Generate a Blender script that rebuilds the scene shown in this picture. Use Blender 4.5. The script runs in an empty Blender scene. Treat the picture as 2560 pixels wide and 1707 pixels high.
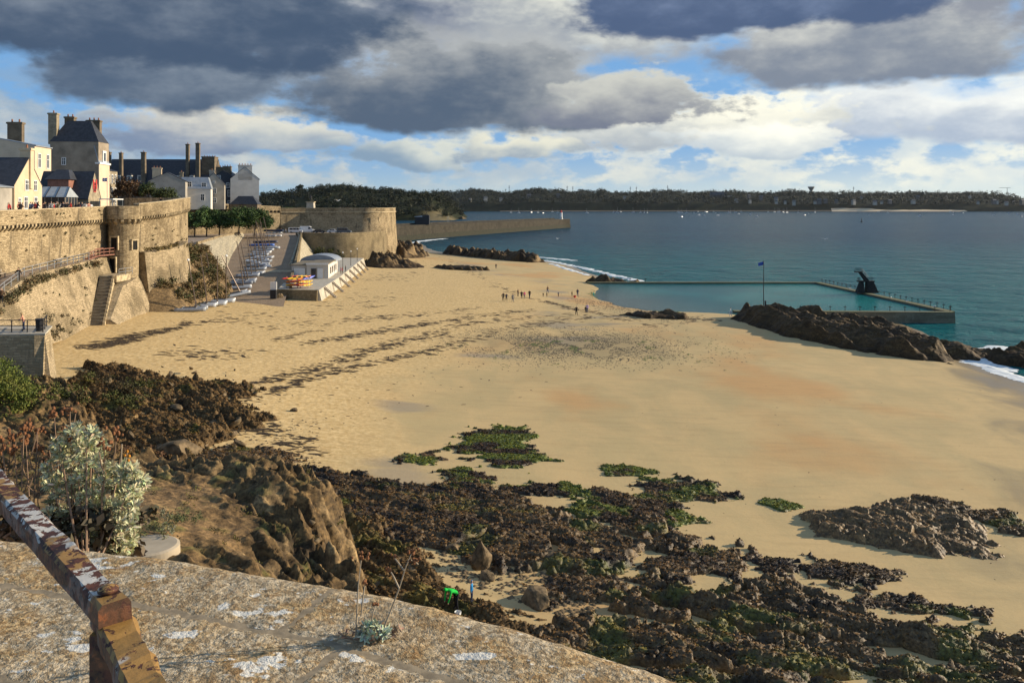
import bpy, bmesh, math, random
import numpy as np
from mathutils import Vector, Matrix, Euler
R = math.radians
rnd = random.Random(7)
scene = bpy.context.scene
COL = scene.collection

# ---------------------------------------------------------------- camera
F, CX, YH, H = 2050.0, 1280.0, 514.0, 23.0      # focal length and horizon in photo pixels, eye height above low water
cam_d = bpy.data.cameras.new('camera'); cam = bpy.data.objects.new('camera', cam_d); COL.objects.link(cam)
cam_d.sensor_fit = 'HORIZONTAL'; cam_d.sensor_width = 22.3; cam_d.lens = F / 2560 * 22.3
cam_d.shift_y = -(853.5 - YH) / 2560
cam_d.clip_start = 0.05; cam_d.clip_end = 30000
cam.location = (0, 0, H); cam.rotation_euler = (R(90), 0, 0)
scene.camera = cam

# ---------------------------------------------------------------- exposure
vs = scene.view_settings
scene.display_settings.display_device = 'sRGB'
vs.view_transform = 'Standard'; vs.look = 'None'; vs.exposure = 0.52; vs.gamma = 1.0; vs.use_curve_mapping = False
scene.render.engine = 'CYCLES'
scene.cycles.use_denoising = True
scene.cycles.max_bounces = 5; scene.cycles.diffuse_bounces = 3; scene.cycles.glossy_bounces = 2
scene.cycles.transmission_bounces = 2; scene.cycles.volume_bounces = 0
scene.cycles.caustics_reflective = False; scene.cycles.caustics_refractive = False

# ---------------------------------------------------------------- sun
SUN_AZ, SUN_EL = 76.0, 17.5                     # degrees clockwise from the viewing direction (+Y), and above the horizon
sd = bpy.data.lights.new('sun', 'SUN'); sun = bpy.data.objects.new('sun', sd); COL.objects.link(sun)
sd.energy = 5.0; sd.angle = R(0.5); sd.color = (1.0, 0.84, 0.62)
SUNV = Vector((math.sin(R(SUN_AZ)) * math.cos(R(SUN_EL)), math.cos(R(SUN_AZ)) * math.cos(R(SUN_EL)), math.sin(R(SUN_EL))))
sun.rotation_euler = SUNV.to_track_quat('Z', 'Y').to_euler()

# ---------------------------------------------------------------- node helper
class NT:
    def __init__(s, tree): s.t = tree; s.n = tree.nodes; s.l = tree.links
    def node(s, typ, **kw):
        n = s.n.new(typ)
        for k, v in kw.items(): setattr(n, k, v)
        return n
    def put(s, sock, v):
        if isinstance(v, bpy.types.NodeSocket): s.l.new(v, sock)
        elif v is not None:
            if hasattr(sock.default_value, '__len__') and not hasattr(v, '__len__'): v = (v,) * len(sock.default_value)
            if hasattr(sock.default_value, '__len__') and len(sock.default_value) == 4 and len(v) == 3: v = (*v, 1)
            sock.default_value = v
    def m(s, op, a, b=None, c=None, clamp=False):
        n = s.node('ShaderNodeMath', operation=op, use_clamp=clamp)
        for i, v in enumerate((a, b, c)):
            if v is not None: s.put(n.inputs[i], v)
        return n.outputs[0]
    def vm(s, op, a, b=None):
        n = s.node('ShaderNodeVectorMath', operation=op); s.put(n.inputs[0], a)
        if b is not None: s.put(n.inputs[1], b)
        return n.outputs['Value' if op in ('LENGTH', 'DOT_PRODUCT') else 'Vector']
    def mix(s, f, a, b, blend='MIX'):
        n = s.node('ShaderNodeMix', data_type='RGBA', blend_type=blend)
        s.put(n.inputs[0], f); s.put(n.inputs[6], a); s.put(n.inputs[7], b); return n.outputs[2]
    def ss(s, v, a, b, lo=0.0, hi=1.0):
        n = s.node('ShaderNodeMapRange', interpolation_type='SMOOTHSTEP')
        for i, x in enumerate((v, a, b, lo, hi)): s.put(n.inputs[i], x)
        return n.outputs[0]
    def noise(s, vec, scale, detail=4, rough=.55, dist=0.0):
        n = s.node('ShaderNodeTexNoise'); s.put(n.inputs['Vector'], vec); n.inputs['Scale'].default_value = scale
        n.inputs['Detail'].default_value = detail; n.inputs['Roughness'].default_value = rough; n.inputs['Distortion'].default_value = dist
        return n.outputs['Fac']
    def voro(s, vec, scale, feature='F1', out='Distance', rand=1.0):
        n = s.node('ShaderNodeTexVoronoi', feature=feature); s.put(n.inputs['Vector'], vec); n.inputs['Scale'].default_value = scale
        n.inputs['Randomness'].default_value = rand
        return n.outputs[out]
    def sep(s, v):
        n = s.node('ShaderNodeSeparateXYZ'); s.put(n.inputs[0], v); return n.outputs
    def comb(s, x, y, z):
        n = s.node('ShaderNodeCombineXYZ')
        for i, v in enumerate((x, y, z)): s.put(n.inputs[i], v)
        return n.outputs[0]
    def scale(s, v, k): return s.vm('MULTIPLY', v, k if hasattr(k, '__len__') else (k, k, k))

# ---------------------------------------------------------------- world: Nishita sky seen through broken cumulus
world = bpy.data.worlds.new('World'); scene.world = world; world.use_nodes = True
world.cycles.sampling_method = 'MANUAL'; world.cycles.sample_map_resolution = 256
WT = NT(world.node_tree); WT.n.clear()
WS = 0.06                                        # background strength
K = 1.0 / WS
tc = WT.node('ShaderNodeTexCoord'); dv = tc.outputs['Generated']
x, y, z = WT.sep(dv)
nd = WT.node('ShaderNodeTexNoise'); WT.put(nd.inputs['Vector'], WT.scale(dv, (1, 1, 1.8))); nd.inputs['Scale'].default_value = 6.0; nd.inputs['Detail'].default_value = 4; nd.inputs['Roughness'].default_value = .55
wx, wy, wz = WT.sep(WT.vm('SUBTRACT', nd.outputs['Color'], (.5, .5, .5)))
az = WT.m('ADD', WT.m('ARCTAN2', x, y), WT.m('MULTIPLY', wx, .20)); el = WT.m('ADD', z, WT.m('MULTIPLY', wy, .055))
n1 = WT.m('MULTIPLY', WT.m('SUBTRACT', WT.noise(WT.scale(dv, (1, 1, 1.9)), 7.5, 7, .60), .5), 2.0)
n2 = WT.m('MULTIPLY', WT.m('SUBTRACT', WT.noise(WT.scale(dv, (1, 1, 2.2)), 19.0, 5, .60), .5), 2.0)
nb = WT.noise(WT.vm('ADD', WT.scale(dv, (1, 1, 1.4)), (3.1, 1.7, .4)), 4.0, 5, .55)
sky = WT.node('ShaderNodeTexSky', sky_type='NISHITA'); sky.sun_disc = False
sky.sun_elevation = R(SUN_EL); sky.sun_rotation = R(SUN_AZ); sky.air_density = 1.0; sky.dust_density = .6; sky.ozone_density = 1.6
glow = WT.m('POWER', WT.m('MAXIMUM', WT.vm('DOT_PRODUCT', dv, tuple(Vector((math.sin(R(46)), math.cos(R(46)), .10)).normalized())), 0.0), 3.0)
def rad(c): return tuple(q * K for q in c)
hz = WT.m('SUBTRACT', 1.0, WT.ss(z, 0.0, .075))
hazecol = WT.mix(glow, rad((.24, .36, .44)), rad((.56, .62, .58)))
blue = WT.mix(.6, WT.scale(sky.outputs[0], .75), rad((.15, .37, .72)))
out = WT.mix(WT.m('MULTIPLY', hz, .85), blue, hazecol)
# broken fair-weather heaps low down, and a general deck overhead and behind
band_ = WT.m('MULTIPLY', WT.ss(z, .006, .03), WT.m('SUBTRACT', 1.0, WT.ss(z, .10, .17)))
hp_ = WT.m('ADD', n2, WT.m('MULTIPLY', WT.m('SUBTRACT', nb, .5), 1.2))
ha = WT.m('MULTIPLY', WT.ss(hp_, -.22, .12), band_)
hc_ = WT.mix(WT.ss(n1, -.25, .25), WT.mix(glow, rad((.20, .28, .37)), rad((.56, .60, .58))), WT.mix(glow, rad((.44, .45, .42)), rad((.80, .77, .62))))
out = WT.mix(WT.m('MULTIPLY', ha, .85), out, hc_)
ov = WT.m('MULTIPLY', WT.ss(WT.m('ADD', nb, WT.m('MULTIPLY', n1, .25)), .44, .56), WT.ss(z, .26, .36))
out = WT.mix(ov, out, WT.mix(WT.ss(n1, -.3, .4), rad((.075, .095, .15)), rad((.30, .32, .36))))
#         px    py   half-width up  down amp soft  dark                 light              noise
LAYERS = ((2400, 330, 560, 110, 50, .7, .30, (.30, .36, .45), (.86, .85, .76), 0), (1660, 330, 430, 100, 60, .95, .25, (.30, .34, .38), (.88, .84, .67), 1), (540, 345, 330, 80, 50, .7, .25, (.15, .20, .29), (.66, .62, .50), 1),
          (770, 355, 170, 50, 35, .7, .25, (.20, .26, .34), (.62, .60, .50), 1), (1010, 392, 190, 60, 32, .7, .25, (.17, .25, .34), (.62, .62, .52), 1), (1275, 372, 150, 48, 32, .7, .25, (.17, .24, .33), (.70, .67, .52), 1), (1880, 375, 230, 60, 28, .7, .25, (.36, .42, .47), (.86, .83, .70), 1),
          (1330, 80, 420, 200, 120, .8, .30, (.20, .23, .28), (.88, .86, .70), 0), (900, 60, 330, 160, 110, .8, .35, (.10, .13, .20), (.50, .50, .46), 0), (1140, 235, 500, 170, 105, .75, .20, (.064, .094, .142), (.38, .39, .38), 0), (1550, 270, 260, 90, 50, .7, .2, (.13, .15, .20), (.52, .52, .46), 1), (2130, 165, 380, 110, 80, .7, .20, (.155, .185, .235), (.62, .61, .54), 0),
          (420, 235, 330, 120, 70, .7, .25, (.060, .092, .145), (.26, .30, .34), 0), (250, 60, 760, 330, 150, .6, .22, (.046, .074, .124), (.24, .275, .32), 0), (1860, 35, 470, 190, 88, .55, .18, (.058, .090, .165), (.23, .29, .42), 0), (-1000, 100, 520, 320, 130, .7, .2, (.05, .07, .12), (.25, .27, .32), 0), (3500, 80, 620, 300, 130, .7, .2, (.2, .22, .26), (.8, .78, .7), 0))
for (bx, by, rw, ru, rd, amp, soft, dk_, lt_, wn_) in LAYERS:
    nz_ = n2 if wn_ else n1
    da = WT.m('MULTIPLY', WT.m('SUBTRACT', az, math.atan((bx - CX) / F)), F / rw); de = WT.m('SUBTRACT', el, (YH - by) / F)
    up_ = WT.m('MULTIPLY', WT.m('MAXIMUM', de, 0.0), F / ru); dn_ = WT.m('MULTIPLY', WT.m('MINIMUM', de, 0.0), -F / rd)
    dn_ = WT.m('POWER', dn_, 1.6)
    rr_ = WT.m('SQRT', WT.m('ADD', WT.m('MULTIPLY', da, da), WT.m('ADD', WT.m('MULTIPLY', up_, up_), WT.m('MULTIPLY', dn_, dn_))))
    D_ = WT.m('ADD', WT.m('SUBTRACT', 1.0, rr_), WT.m('ADD', WT.m('MULTIPLY', nz_, amp), WT.m('MULTIPLY', n2, .22)))
    al_ = WT.ss(D_, -.06, soft * 1.5)
    hgt_ = WT.m('ADD', WT.m('SUBTRACT', WT.m('MULTIPLY', up_, 1.0), WT.m('MULTIPLY', dn_, .55)), WT.m('ADD', WT.m('MULTIPLY', da, .22), WT.m('ADD', WT.m('MULTIPLY', n1, -.75), WT.m('ADD', WT.m('MULTIPLY', n2, -.6), WT.m('MULTIPLY', WT.m('SUBTRACT', nb, .5), 1.6)))))
    rim = WT.m('MULTIPLY', WT.m('SUBTRACT', 1.0, WT.ss(D_, .05, .55)), WT.ss(hgt_, -.2, .7))
    sh_ = WT.m('MAXIMUM', WT.m('MULTIPLY', WT.ss(hgt_, -.5, 1.1), .85), rim, clamp=True)
    out = WT.mix(al_, out, WT.mix(sh_, rad(dk_), rad(lt_)))
out = WT.mix(WT.m('MULTIPLY', WT.m('SUBTRACT', 1.0, WT.ss(z, .0, .042)), .55), out, hazecol)
bg = WT.node('ShaderNodeBackground'); WT.put(bg.inputs[0], out); bg.inputs[1].default_value = WS
wo = WT.node('ShaderNodeOutputWorld'); WT.l.new(bg.outputs[0], wo.inputs[0])

# ---------------------------------------------------------------- materials
MATS = {}
def new_mat(name):
    m = bpy.data.materials.new(name); m.use_nodes = True
    t = NT(m.node_tree); b = t.n['Principled BSDF']; MATS[name] = m
    return m, t, b
def bump(t, b, h, strength=.4, dist=.02):
    n = t.node('ShaderNodeBump'); n.inputs['Strength'].default_value = strength; n.inputs['Distance'].default_value = dist
    t.put(n.inputs['Height'], h); t.l.new(n.outputs[0], b.inputs['Normal'])
def simple(name, col, rough=.7, var=.25, scale=3.0, bumpd=0.0, metal=0.0, spec=.3, col2=None):
    m, t, b = new_mat(name)
    v = t.node('ShaderNodeTexCoord').outputs['Object']
    n = t.noise(v, scale, 5, .6)
    c2 = col2 if col2 else tuple(c * (1 - var) for c in col)
    c1 = tuple(min(1, c * (1 + var * .6)) for c in col)
    t.put(b.inputs['Base Color'], t.mix(t.ss(n, .3, .7), c2, c1))
    b.inputs['Roughness'].default_value = rough; b.inputs['Metallic'].default_value = metal
    b.inputs['Specular IOR Level'].default_value = spec
    if bumpd: bump(t, b, n, .5, bumpd)
    return m
def posn(t): return t.node('ShaderNodeNewGeometry').outputs['Position']

# ---------------------------------------------------------------- numpy noise
def _hash(ix, iy, seed):
    h = (ix.astype(np.int64) * 374761393 + iy.astype(np.int64) * 668265263 + seed * 974711) & 0xffffffff
    h = ((h ^ (h >> 13)) * 1274126177) & 0xffffffff
    return ((h ^ (h >> 16)) & 0xffffff) / float(0xffffff)
def vnoise(x, y, seed=0):
    ix = np.floor(x); iy = np.floor(y); fx = x - ix; fy = y - iy
    ux = fx * fx * fx * (fx * (fx * 6 - 15) + 10); uy = fy * fy * fy * (fy * (fy * 6 - 15) + 10)
    a = _hash(ix, iy, seed); b = _hash(ix + 1, iy, seed); c = _hash(ix, iy + 1, seed); dd = _hash(ix + 1, iy + 1, seed)
    return (a + (b - a) * ux) * (1 - uy) + (c + (dd - c) * ux) * uy
def fbm(x, y, octv=4, seed=0, gain=.5):
    s = 0; a = 1; t = 0
    for i in range(octv):
        s = s + a * (vnoise(x, y, seed + i * 17) - .5); t += a; a *= gain
        x, y = x * 1.63 + y * 1.21 + 5.3, y * 1.63 - x * 1.21 + 9.1      # turned between octaves so no lattice shows
    return s / t * 2
def ridged(x, y, octv=4, seed=0, gain=.5):
    s = 0; a = 1; t = 0
    for i in range(octv):
        v = 1 - np.abs(2 * vnoise(x, y, seed + i * 31) - 1); s = s + a * v * v; t += a; a *= gain
        x, y = x * 1.63 + y * 1.21 + 3.1, y * 1.63 - x * 1.21 + 7.7
    return s / t
def blocks(x, y, seed=0, tilt=.8):
    """fractured rock: every cell of a random mosaic is a tilted facet; also returns the distance to the crack"""
    ix = np.floor(x); iy = np.floor(y); f1 = np.full(x.shape, 9.0); f2 = np.full(x.shape, 9.0); hh = np.zeros(x.shape)
    for i in (-1, 0, 1):
        for j in (-1, 0, 1):
            cx_ = ix + i; cy_ = iy + j; px_ = cx_ + .1 + .8 * _hash(cx_, cy_, seed); py_ = cy_ + .1 + .8 * _hash(cx_, cy_, seed + 1)
            dx_ = x - px_; dy_ = y - py_; d_ = np.hypot(dx_, dy_)
            v = _hash(cx_, cy_, seed + 2) - .5 + tilt * ((_hash(cx_, cy_, seed + 3) - .5) * dx_ + (_hash(cx_, cy_, seed + 4) - .5) * dy_) * 2
            nw = d_ < f1; f2 = np.where(nw, f1, np.minimum(f2, d_)); hh = np.where(nw, v, hh); f1 = np.where(nw, d_, f1)
    return hh, f2 - f1
def sstep(a, b, x):
    t = np.clip((x - a) / (b - a), 0, 1); return t * t * (3 - 2 * t)

# ---------------------------------------------------------------- pixels to places
def P(px, py, z):
    Y = F * (H - z) / (py - YH); return Vector(((px - CX) / F * Y, Y, z))
def PY(px, py, Y): return Vector(((px - CX) / F * Y, Y, H - (py - YH) / F * Y))
def W(px, Y): return (px - CX) / F * Y

# ---------------------------------------------------------------- the beach as a height function (thin-plate spline)
ctl = [P(1380, 655, 0), P(1500, 690, 0), P(2450, 905, 0), P(2560, 940, .0), P(1040, 606, 0),
       Vector((45, 268, -1.8)), Vector((100, 120, -2.2)), Vector((110, 80, -2)), Vector((30, 360, -2)), Vector((-40, 600, -3)),
       Vector((120, 200, -2.6)), Vector((70, 300, -2.6)), Vector((100, 40, -1.2)), Vector((90, 250, -2.6)),
       P(380, 770, 5.6), Vector((-61, 112, 6)), Vector((-58, 120, 6.0)), P(700, 775, 4.6), P(795, 752, 4.4), P(905, 662, 3.8), P(1000, 672, 3.2),
       P(1330, 747, 2.9), P(1350, 788, 2.5), P(1900, 1000, 1.2), P(1500, 1150, 1.5), P(2500, 1250, .5), P(1200, 1300, 1.9), P(2500, 1600, .6),
       P(700, 1050, 3.4), P(1300, 1707, 2.0), P(500, 1000, 4.4), P(1650, 780, 1.75), P(1480, 742, 1.75), P(1560, 768, 1.75),
       Vector((30, 152, 2.15)), Vector((38, 153, 2.2)), Vector((22, 149, 2.3)), Vector((44, 154, 2.0)), P(1462, 716, 2.05), P(1440, 712, 2.1), Vector((70, 200, .4)), Vector((60, 180, .4)), Vector((40, 205, .5)), P(2200, 900, .75), P(800, 850, 4.0), P(1200, 900, 2.3), P(1000, 1000, 2.3),
       Vector((-70, 200, 5)), Vector((-60, 280, 4.5)), Vector((-80, 330, 3)), Vector((-100, 120, 6)), Vector((-90, 60, 6)), Vector((-40, 30, 4.5)), Vector((0, 10, 2.5)), Vector((60, 15, .8))]
_cx = np.array([[c.x, c.y] for c in ctl]); _cz = np.array([c.z for c in ctl])
def _U(r2): return np.where(r2 > 1e-9, .5 * r2 * np.log(np.maximum(r2, 1e-9)), 0)
_n = len(ctl)
_A = np.zeros((_n + 3, _n + 3))
_A[:_n, :_n] = _U(((_cx[:, None] - _cx[None]) ** 2).sum(-1)) + np.eye(_n) * 60
_A[:_n, _n] = 1; _A[:_n, _n + 1:] = _cx; _A[_n, :_n] = 1; _A[_n + 1:, :_n] = _cx.T
_sol = np.linalg.solve(_A, np.concatenate([_cz, np.zeros(3)]))
def sandz(x, y):
    x = np.asarray(x, float); y = np.asarray(y, float)
    z = _sol[_n] + _sol[_n + 1] * x + _sol[_n + 2] * y
    for i in range(_n): z = z + _sol[i] * _U((x - _cx[i, 0]) ** 2 + (y - _cx[i, 1]) ** 2)
    return np.clip(z, -4, 6.6) + .05 * fbm(x / 7, y / 5, 3, 5)
def sz(x, y): return float(sandz(np.array([x]), np.array([y]))[0])
def PS(px, py, n=12):
    z = 2.5
    for _ in range(n):
        p = P(px, py, z); z = .5 * z + .5 * sz(p.x, p.y)
    p = P(px, py, z); p.z = sz(p.x, p.y); return p
def PSv(px, py):
    px = np.asarray(px, float); py = np.asarray(py, float); z = np.full(px.shape, 2.5)
    for _ in range(10):
        Y = F * (H - z) / (py - YH); X = (px - CX) / F * Y; z = .5 * z + .5 * sandz(X, Y)
    return X, Y, sandz(X, Y)

# ---------------------------------------------------------------- objects
def link(o, parent=None):
    COL.objects.link(o)
    if parent is not None: o.parent = parent
    return o
def tag(o, label=None, cat=None, group=None, kind=None):
    if label: o['label'] = label
    if cat: o['category'] = cat
    if group: o['group'] = group
    if kind or cat: o['kind'] = kind or 'thing'
    return o
def empty(name, loc=(0, 0, 0), rz=0.0):
    o = bpy.data.objects.new(name, None); o.location = loc; o.rotation_euler = (0, 0, rz); o.empty_display_size = .2
    return link(o)
def M(m): return MATS[m] if isinstance(m, str) else m
def mesh_from(name, verts, faces, mats=(), midx=None, uvs=None, smooth=False):
    me = bpy.data.meshes.new(name); me.from_pydata([tuple(v) for v in verts], [], faces)
    for mm in (mats if isinstance(mats, (list, tuple)) else [mats]): me.materials.append(M(mm))
    if midx is not None: me.polygons.foreach_set('material_index', midx)
    if uvs is not None:
        l = me.uv_layers.new(name='UVMap'); l.data.foreach_set('uv', [c for f in uvs for uv in f for c in uv])
    if smooth: me.polygons.foreach_set('use_smooth', [True] * len(me.polygons))
    me.update(); return me
class MB:
    """collects shapes for ONE mesh"""
    def __init__(s): s.v = []; s.f = []; s.m = []
    def add(s, vs_, fs, m=0):
        k = len(s.v); s.v += [Vector(v) for v in vs_]; s.f += [[i + k for i in f] for f in fs]; s.m += [m] * len(fs); return s
    def hexa(s, b, t, m=0):            # bottom ring, top ring (counter-clockwise seen from above)
        n = len(b)
        return s.add(list(b) + list(t), [list(range(n))[::-1], [i + n for i in range(n)]] + [[i, (i + 1) % n, (i + 1) % n + n, i + n] for i in range(n)], m)
    def box(s, x0, x1, y0, y1, z0, z1, m=0):
        return s.hexa([(x0, y0, z0), (x1, y0, z0), (x1, y1, z0), (x0, y1, z0)], [(x0, y0, z1), (x1, y0, z1), (x1, y1, z1), (x0, y1, z1)], m)
    def tube(s, pts, radii, n=6, m=0, cap=True):
        pts = [Vector(p) for p in pts]
        if not hasattr(radii, '__len__'): radii = [radii] * len(pts)
        rings = []; ref = Vector((0, 0, 1))
        for i, p in enumerate(pts):
            t = (pts[min(i + 1, len(pts) - 1)] - pts[max(i - 1, 0)])
            if t.length < 1e-9: t = Vector((0, 0, 1))
            t.normalize()
            a = t.cross(ref)
            if a.length < .05: a = t.cross(Vector((1, 0, 0)))
            a.normalize(); b = t.cross(a)
            rings.append([p + (a * math.cos(2 * math.pi * k / n) + b * math.sin(2 * math.pi * k / n)) * radii[i] for k in range(n)])
        vs_ = [v for r_ in rings for v in r_]; fs = []
        for i in range(len(pts) - 1):
            for k in range(n): fs.append([i * n + k, i * n + (k + 1) % n, (i + 1) * n + (k + 1) % n, (i + 1) * n + k][::-1])
        if cap: fs += [list(range(n)), [len(vs_) - n + k for k in range(n)][::-1]]
        return s.add(vs_, fs, m)
    def bar(s, a, b, w_, h_, m=0, up=Vector((0, 0, 1))):     # rectangular bar between two points
        a = Vector(a); b = Vector(b); t = (b - a).normalized(); sx = t.cross(up)
        if sx.length < .05: sx = t.cross(Vector((1, 0, 0)))
        sx.normalize(); u = sx.cross(t)
        q = [(-1, -1), (1, -1), (1, 1), (-1, 1)]
        return s.hexa([a + sx * w_ / 2 * i + u * h_ / 2 * j for i, j in q], [b + sx * w_ / 2 * i + u * h_ / 2 * j for i, j in q], m)
    def lathe(s, prof, c=(0, 0, 0), n=16, m=0, a0=0, a1=2 * math.pi):
        full = abs(a1 - a0 - 2 * math.pi) < 1e-6; k = n if full else n + 1
        vs_ = [(c[0] + r_ * math.cos(a0 + (a1 - a0) * i / n), c[1] + r_ * math.sin(a0 + (a1 - a0) * i / n), c[2] + h_) for (r_, h_) in prof for i in range(k)]
        fs = []
        for j in range(len(prof) - 1):
            for i in range(n):
                fs.append([j * k + i, j * k + (i + 1) % k, (j + 1) * k + (i + 1) % k, (j + 1) * k + i])
        return s.add(vs_, fs, m)
    def ball(s, c, r_, n=8, k=5, m=0, sq=(1, 1, 1)):
        prof = [(max(1e-4, math.sin(math.pi * i / k)) * r_, -math.cos(math.pi * i / k) * r_) for i in range(k + 1)]
        i0 = len(s.v); s.lathe(prof, (0, 0, 0), n, m)
        for i in range(i0, len(s.v)): s.v[i] = Vector((s.v[i].x * sq[0] + c[0], s.v[i].y * sq[1] + c[1], s.v[i].z * sq[2] + c[2]))
        return s
    def mesh(s, name, mats, smooth=False, origin=None):
        o = Vector(origin) if origin is not None else Vector((0, 0, 0))
        return mesh_from(name, [v - o for v in s.v], s.f, mats if isinstance(mats, (list, tuple)) else [mats], s.m, None, smooth)
    def build(s, name, mats, parent=None, origin=None, smooth=False):
        """world-space verts; origin shifts the object's pivot. With a parent, verts are in the parent's space."""
        me = s.mesh(name, mats, smooth, origin)
        ob = bpy.data.objects.new(name, me)
        if origin is not None: ob.location = origin
        return link(ob, parent)
def place(name, me, parent=None, loc=(0, 0, 0), rz=0.0, sc=1.0):
    o = bpy.data.objects.new(name, me); o.location = loc; o.rotation_euler = (0, 0, rz) if not hasattr(rz, '__len__') else rz
    o.scale = (sc,) * 3 if not hasattr(sc, '__len__') else sc
    return link(o, parent)
def copy_tree(o, parent=None):
    c = o.copy(); COL.objects.link(c); c.parent = parent
    for ch in list(o.children): copy_tree(ch, c)
    return c
def grid_mesh(name, X, Y, Z, mat, keep=None, color=None, smooth=True):
    """heightfield; X, Y, Z are 2-D arrays; keep is a per-cell mask; color an (…,3) array"""
    ny, nx = X.shape
    idx = np.arange(nx * ny).reshape(ny, nx)
    q = np.stack([idx[:-1, :-1], idx[:-1, 1:], idx[1:, 1:], idx[1:, :-1]], -1).reshape(-1, 4)
    if keep is not None: q = q[keep.reshape(-1)]
    used, inv = np.unique(q.reshape(-1), return_inverse=True)
    co = np.stack([X, Y, Z], -1).reshape(-1, 3)[used]
    me = bpy.data.meshes.new(name)
    me.vertices.add(len(co)); me.vertices.foreach_set('co', co.astype(np.float32).reshape(-1))
    me.loops.add(len(q) * 4); me.loops.foreach_set('vertex_index', inv.astype(np.int32))
    me.polygons.add(len(q)); me.polygons.foreach_set('loop_start', (np.arange(len(q)) * 4).astype(np.int32))
    me.polygons.foreach_set('loop_total', np.full(len(q), 4, np.int32))
    if smooth: me.polygons.foreach_set('use_smooth', np.ones(len(q), bool))
    if color is not None:
        at = me.color_attributes.new('col', 'FLOAT_COLOR', 'POINT')
        cc_ = np.concatenate([color.reshape(-1, 3)[used], np.ones((len(used), 1))], 1)
        at.data.foreach_set('color', cc_.astype(np.float32).reshape(-1))
    me.materials.append(M(mat)); me.update(calc_edges=True); me.validate()
    return me
def many_mesh(name, verts, faces, mats, midx=None, color=None, smooth=False):
    """big soup of quads or triangles from numpy arrays"""
    me = bpy.data.meshes.new(name); k = faces.shape[1]
    me.vertices.add(len(verts)); me.vertices.foreach_set('co', verts.astype(np.float32).reshape(-1))
    me.loops.add(faces.size); me.loops.foreach_set('vertex_index', faces.astype(np.int32).reshape(-1))
    me.polygons.add(len(faces)); me.polygons.foreach_set('loop_start', (np.arange(len(faces)) * k).astype(np.int32))
    me.polygons.foreach_set('loop_total', np.full(len(faces), k, np.int32))
    if smooth: me.polygons.foreach_set('use_smooth', np.ones(len(faces), bool))
    for mm in (mats if isinstance(mats, (list, tuple)) else [mats]): me.materials.append(M(mm))
    if midx is not None: me.polygons.foreach_set('material_index', midx.astype(np.int32))
    if color is not None:
        at = me.color_attributes.new('col', 'FLOAT_COLOR', 'POINT')
        at.data.foreach_set('color', np.concatenate([color, np.ones((len(verts), 1))], 1).astype(np.float32).reshape(-1))
    me.update(calc_edges=True); return me
def sdf(poly, X, Y):
    """signed distance to a polygon, positive inside"""
    d2 = np.full(X.shape, 1e18); ins = np.zeros(X.shape, bool); n = len(poly)
    for i in range(n):
        ax, ay = poly[i][0], poly[i][1]; bx_, by_ = poly[(i + 1) % n][0], poly[(i + 1) % n][1]
        ex, ey = bx_ - ax, by_ - ay
        t = np.clip(((X - ax) * ex + (Y - ay) * ey) / (ex * ex + ey * ey + 1e-12), 0, 1)
        d2 = np.minimum(d2, (X - ax - t * ex) ** 2 + (Y - ay - t * ey) ** 2)
        c = ((ay > Y) != (by_ > Y)) & (X < (bx_ - ax) * (Y - ay) / (by_ - ay + 1e-12) + ax)
        ins ^= c
    return np.where(ins, 1, -1) * np.sqrt(d2)
# ================================================================ setting: sand, sea, pool water
m, t, b = new_mat('sand')
p = posn(t); px_, py_, pz_ = t.sep(p)
big = t.noise(t.scale(p, (1, .7, 0)), .045, 4, .5)
mid = t.noise(t.scale(p, (1, .55, 0)), .16, 5, .6, .6)
fine = t.noise(p, 2.2, 6, .65)
drift = t.noise(t.scale(p, (.5, 1.6, 0)), .35, 5, .65, .8)
dry = t.mix(t.ss(fine, .3, .72), (.46, .31, .125), (.72, .53, .26))
dry = t.mix(t.m('MULTIPLY', t.ss(drift, .5, .72), .38), dry, (.43, .285, .125))
damp = t.mix(t.ss(mid, .36, .66), (.45, .345, .170), (.53, .385, .185))
damp = t.mix(t.m('MULTIPLY', t.ss(big, .5, .66), .75), damp, (.50, .285, .115))      # ochre bands on the flat
damp = t.mix(t.m('MULTIPLY', t.ss(drift, .5, .75), .22), damp, (.33, .25, .14))
hgt = t.m('ADD', pz_, t.m('MULTIPLY', t.m('SUBTRACT', mid, .5), .9))
c = t.mix(t.ss(hgt, 2.1, 3.0), damp, dry)
wet = t.m('SUBTRACT', 1.0, t.ss(hgt, .1, .55))
c = t.mix(t.m('MULTIPLY', wet, .8), c, (.19, .145, .085))
# shallow water left lying in the runnel
run = t.m('MULTIPLY', t.ss(t.noise(t.scale(p, (.5, 1, 0)), .11, 3, .5), .53, .62), t.m('SUBTRACT', 1.0, t.ss(t.m('ABSOLUTE', t.m('SUBTRACT', pz_, 2.35)), .05, .35)))
c = t.mix(t.m('MULTIPLY', run, .5), c, (.22, .19, .15))
streak = t.noise(t.scale(p, (.22, 1.4, 0)), .8, 6, .7, .5)
c = t.mix(t.m('MULTIPLY', t.ss(streak, .46, .70), .20), c, (.25, .175, .085))
c = t.mix(t.m('MULTIPLY', t.ss(t.noise(p, 5.5, 5, .75), .50, .72), .22), c, (.24, .17, .085))
sx_ = t.m('MULTIPLY', t.m('SUBTRACT', px_, 9.0), .048); sy_ = t.m('MULTIPLY', t.m('SUBTRACT', py_, 124.0), .085)
sh_ = t.m('SUBTRACT', 1.0, t.ss(t.m('ADD', t.m('SQRT', t.m('ADD', t.m('MULTIPLY', sx_, sx_), t.m('MULTIPLY', sy_, sy_))), t.m('MULTIPLY', t.m('SUBTRACT', mid, .5), 1.6)), .35, 1.1))
c = t.mix(t.m('MULTIPLY', sh_, .42), c, (.20, .155, .085))      # grit worked into the sand round the shingle
t.put(b.inputs['Base Color'], c)
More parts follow.
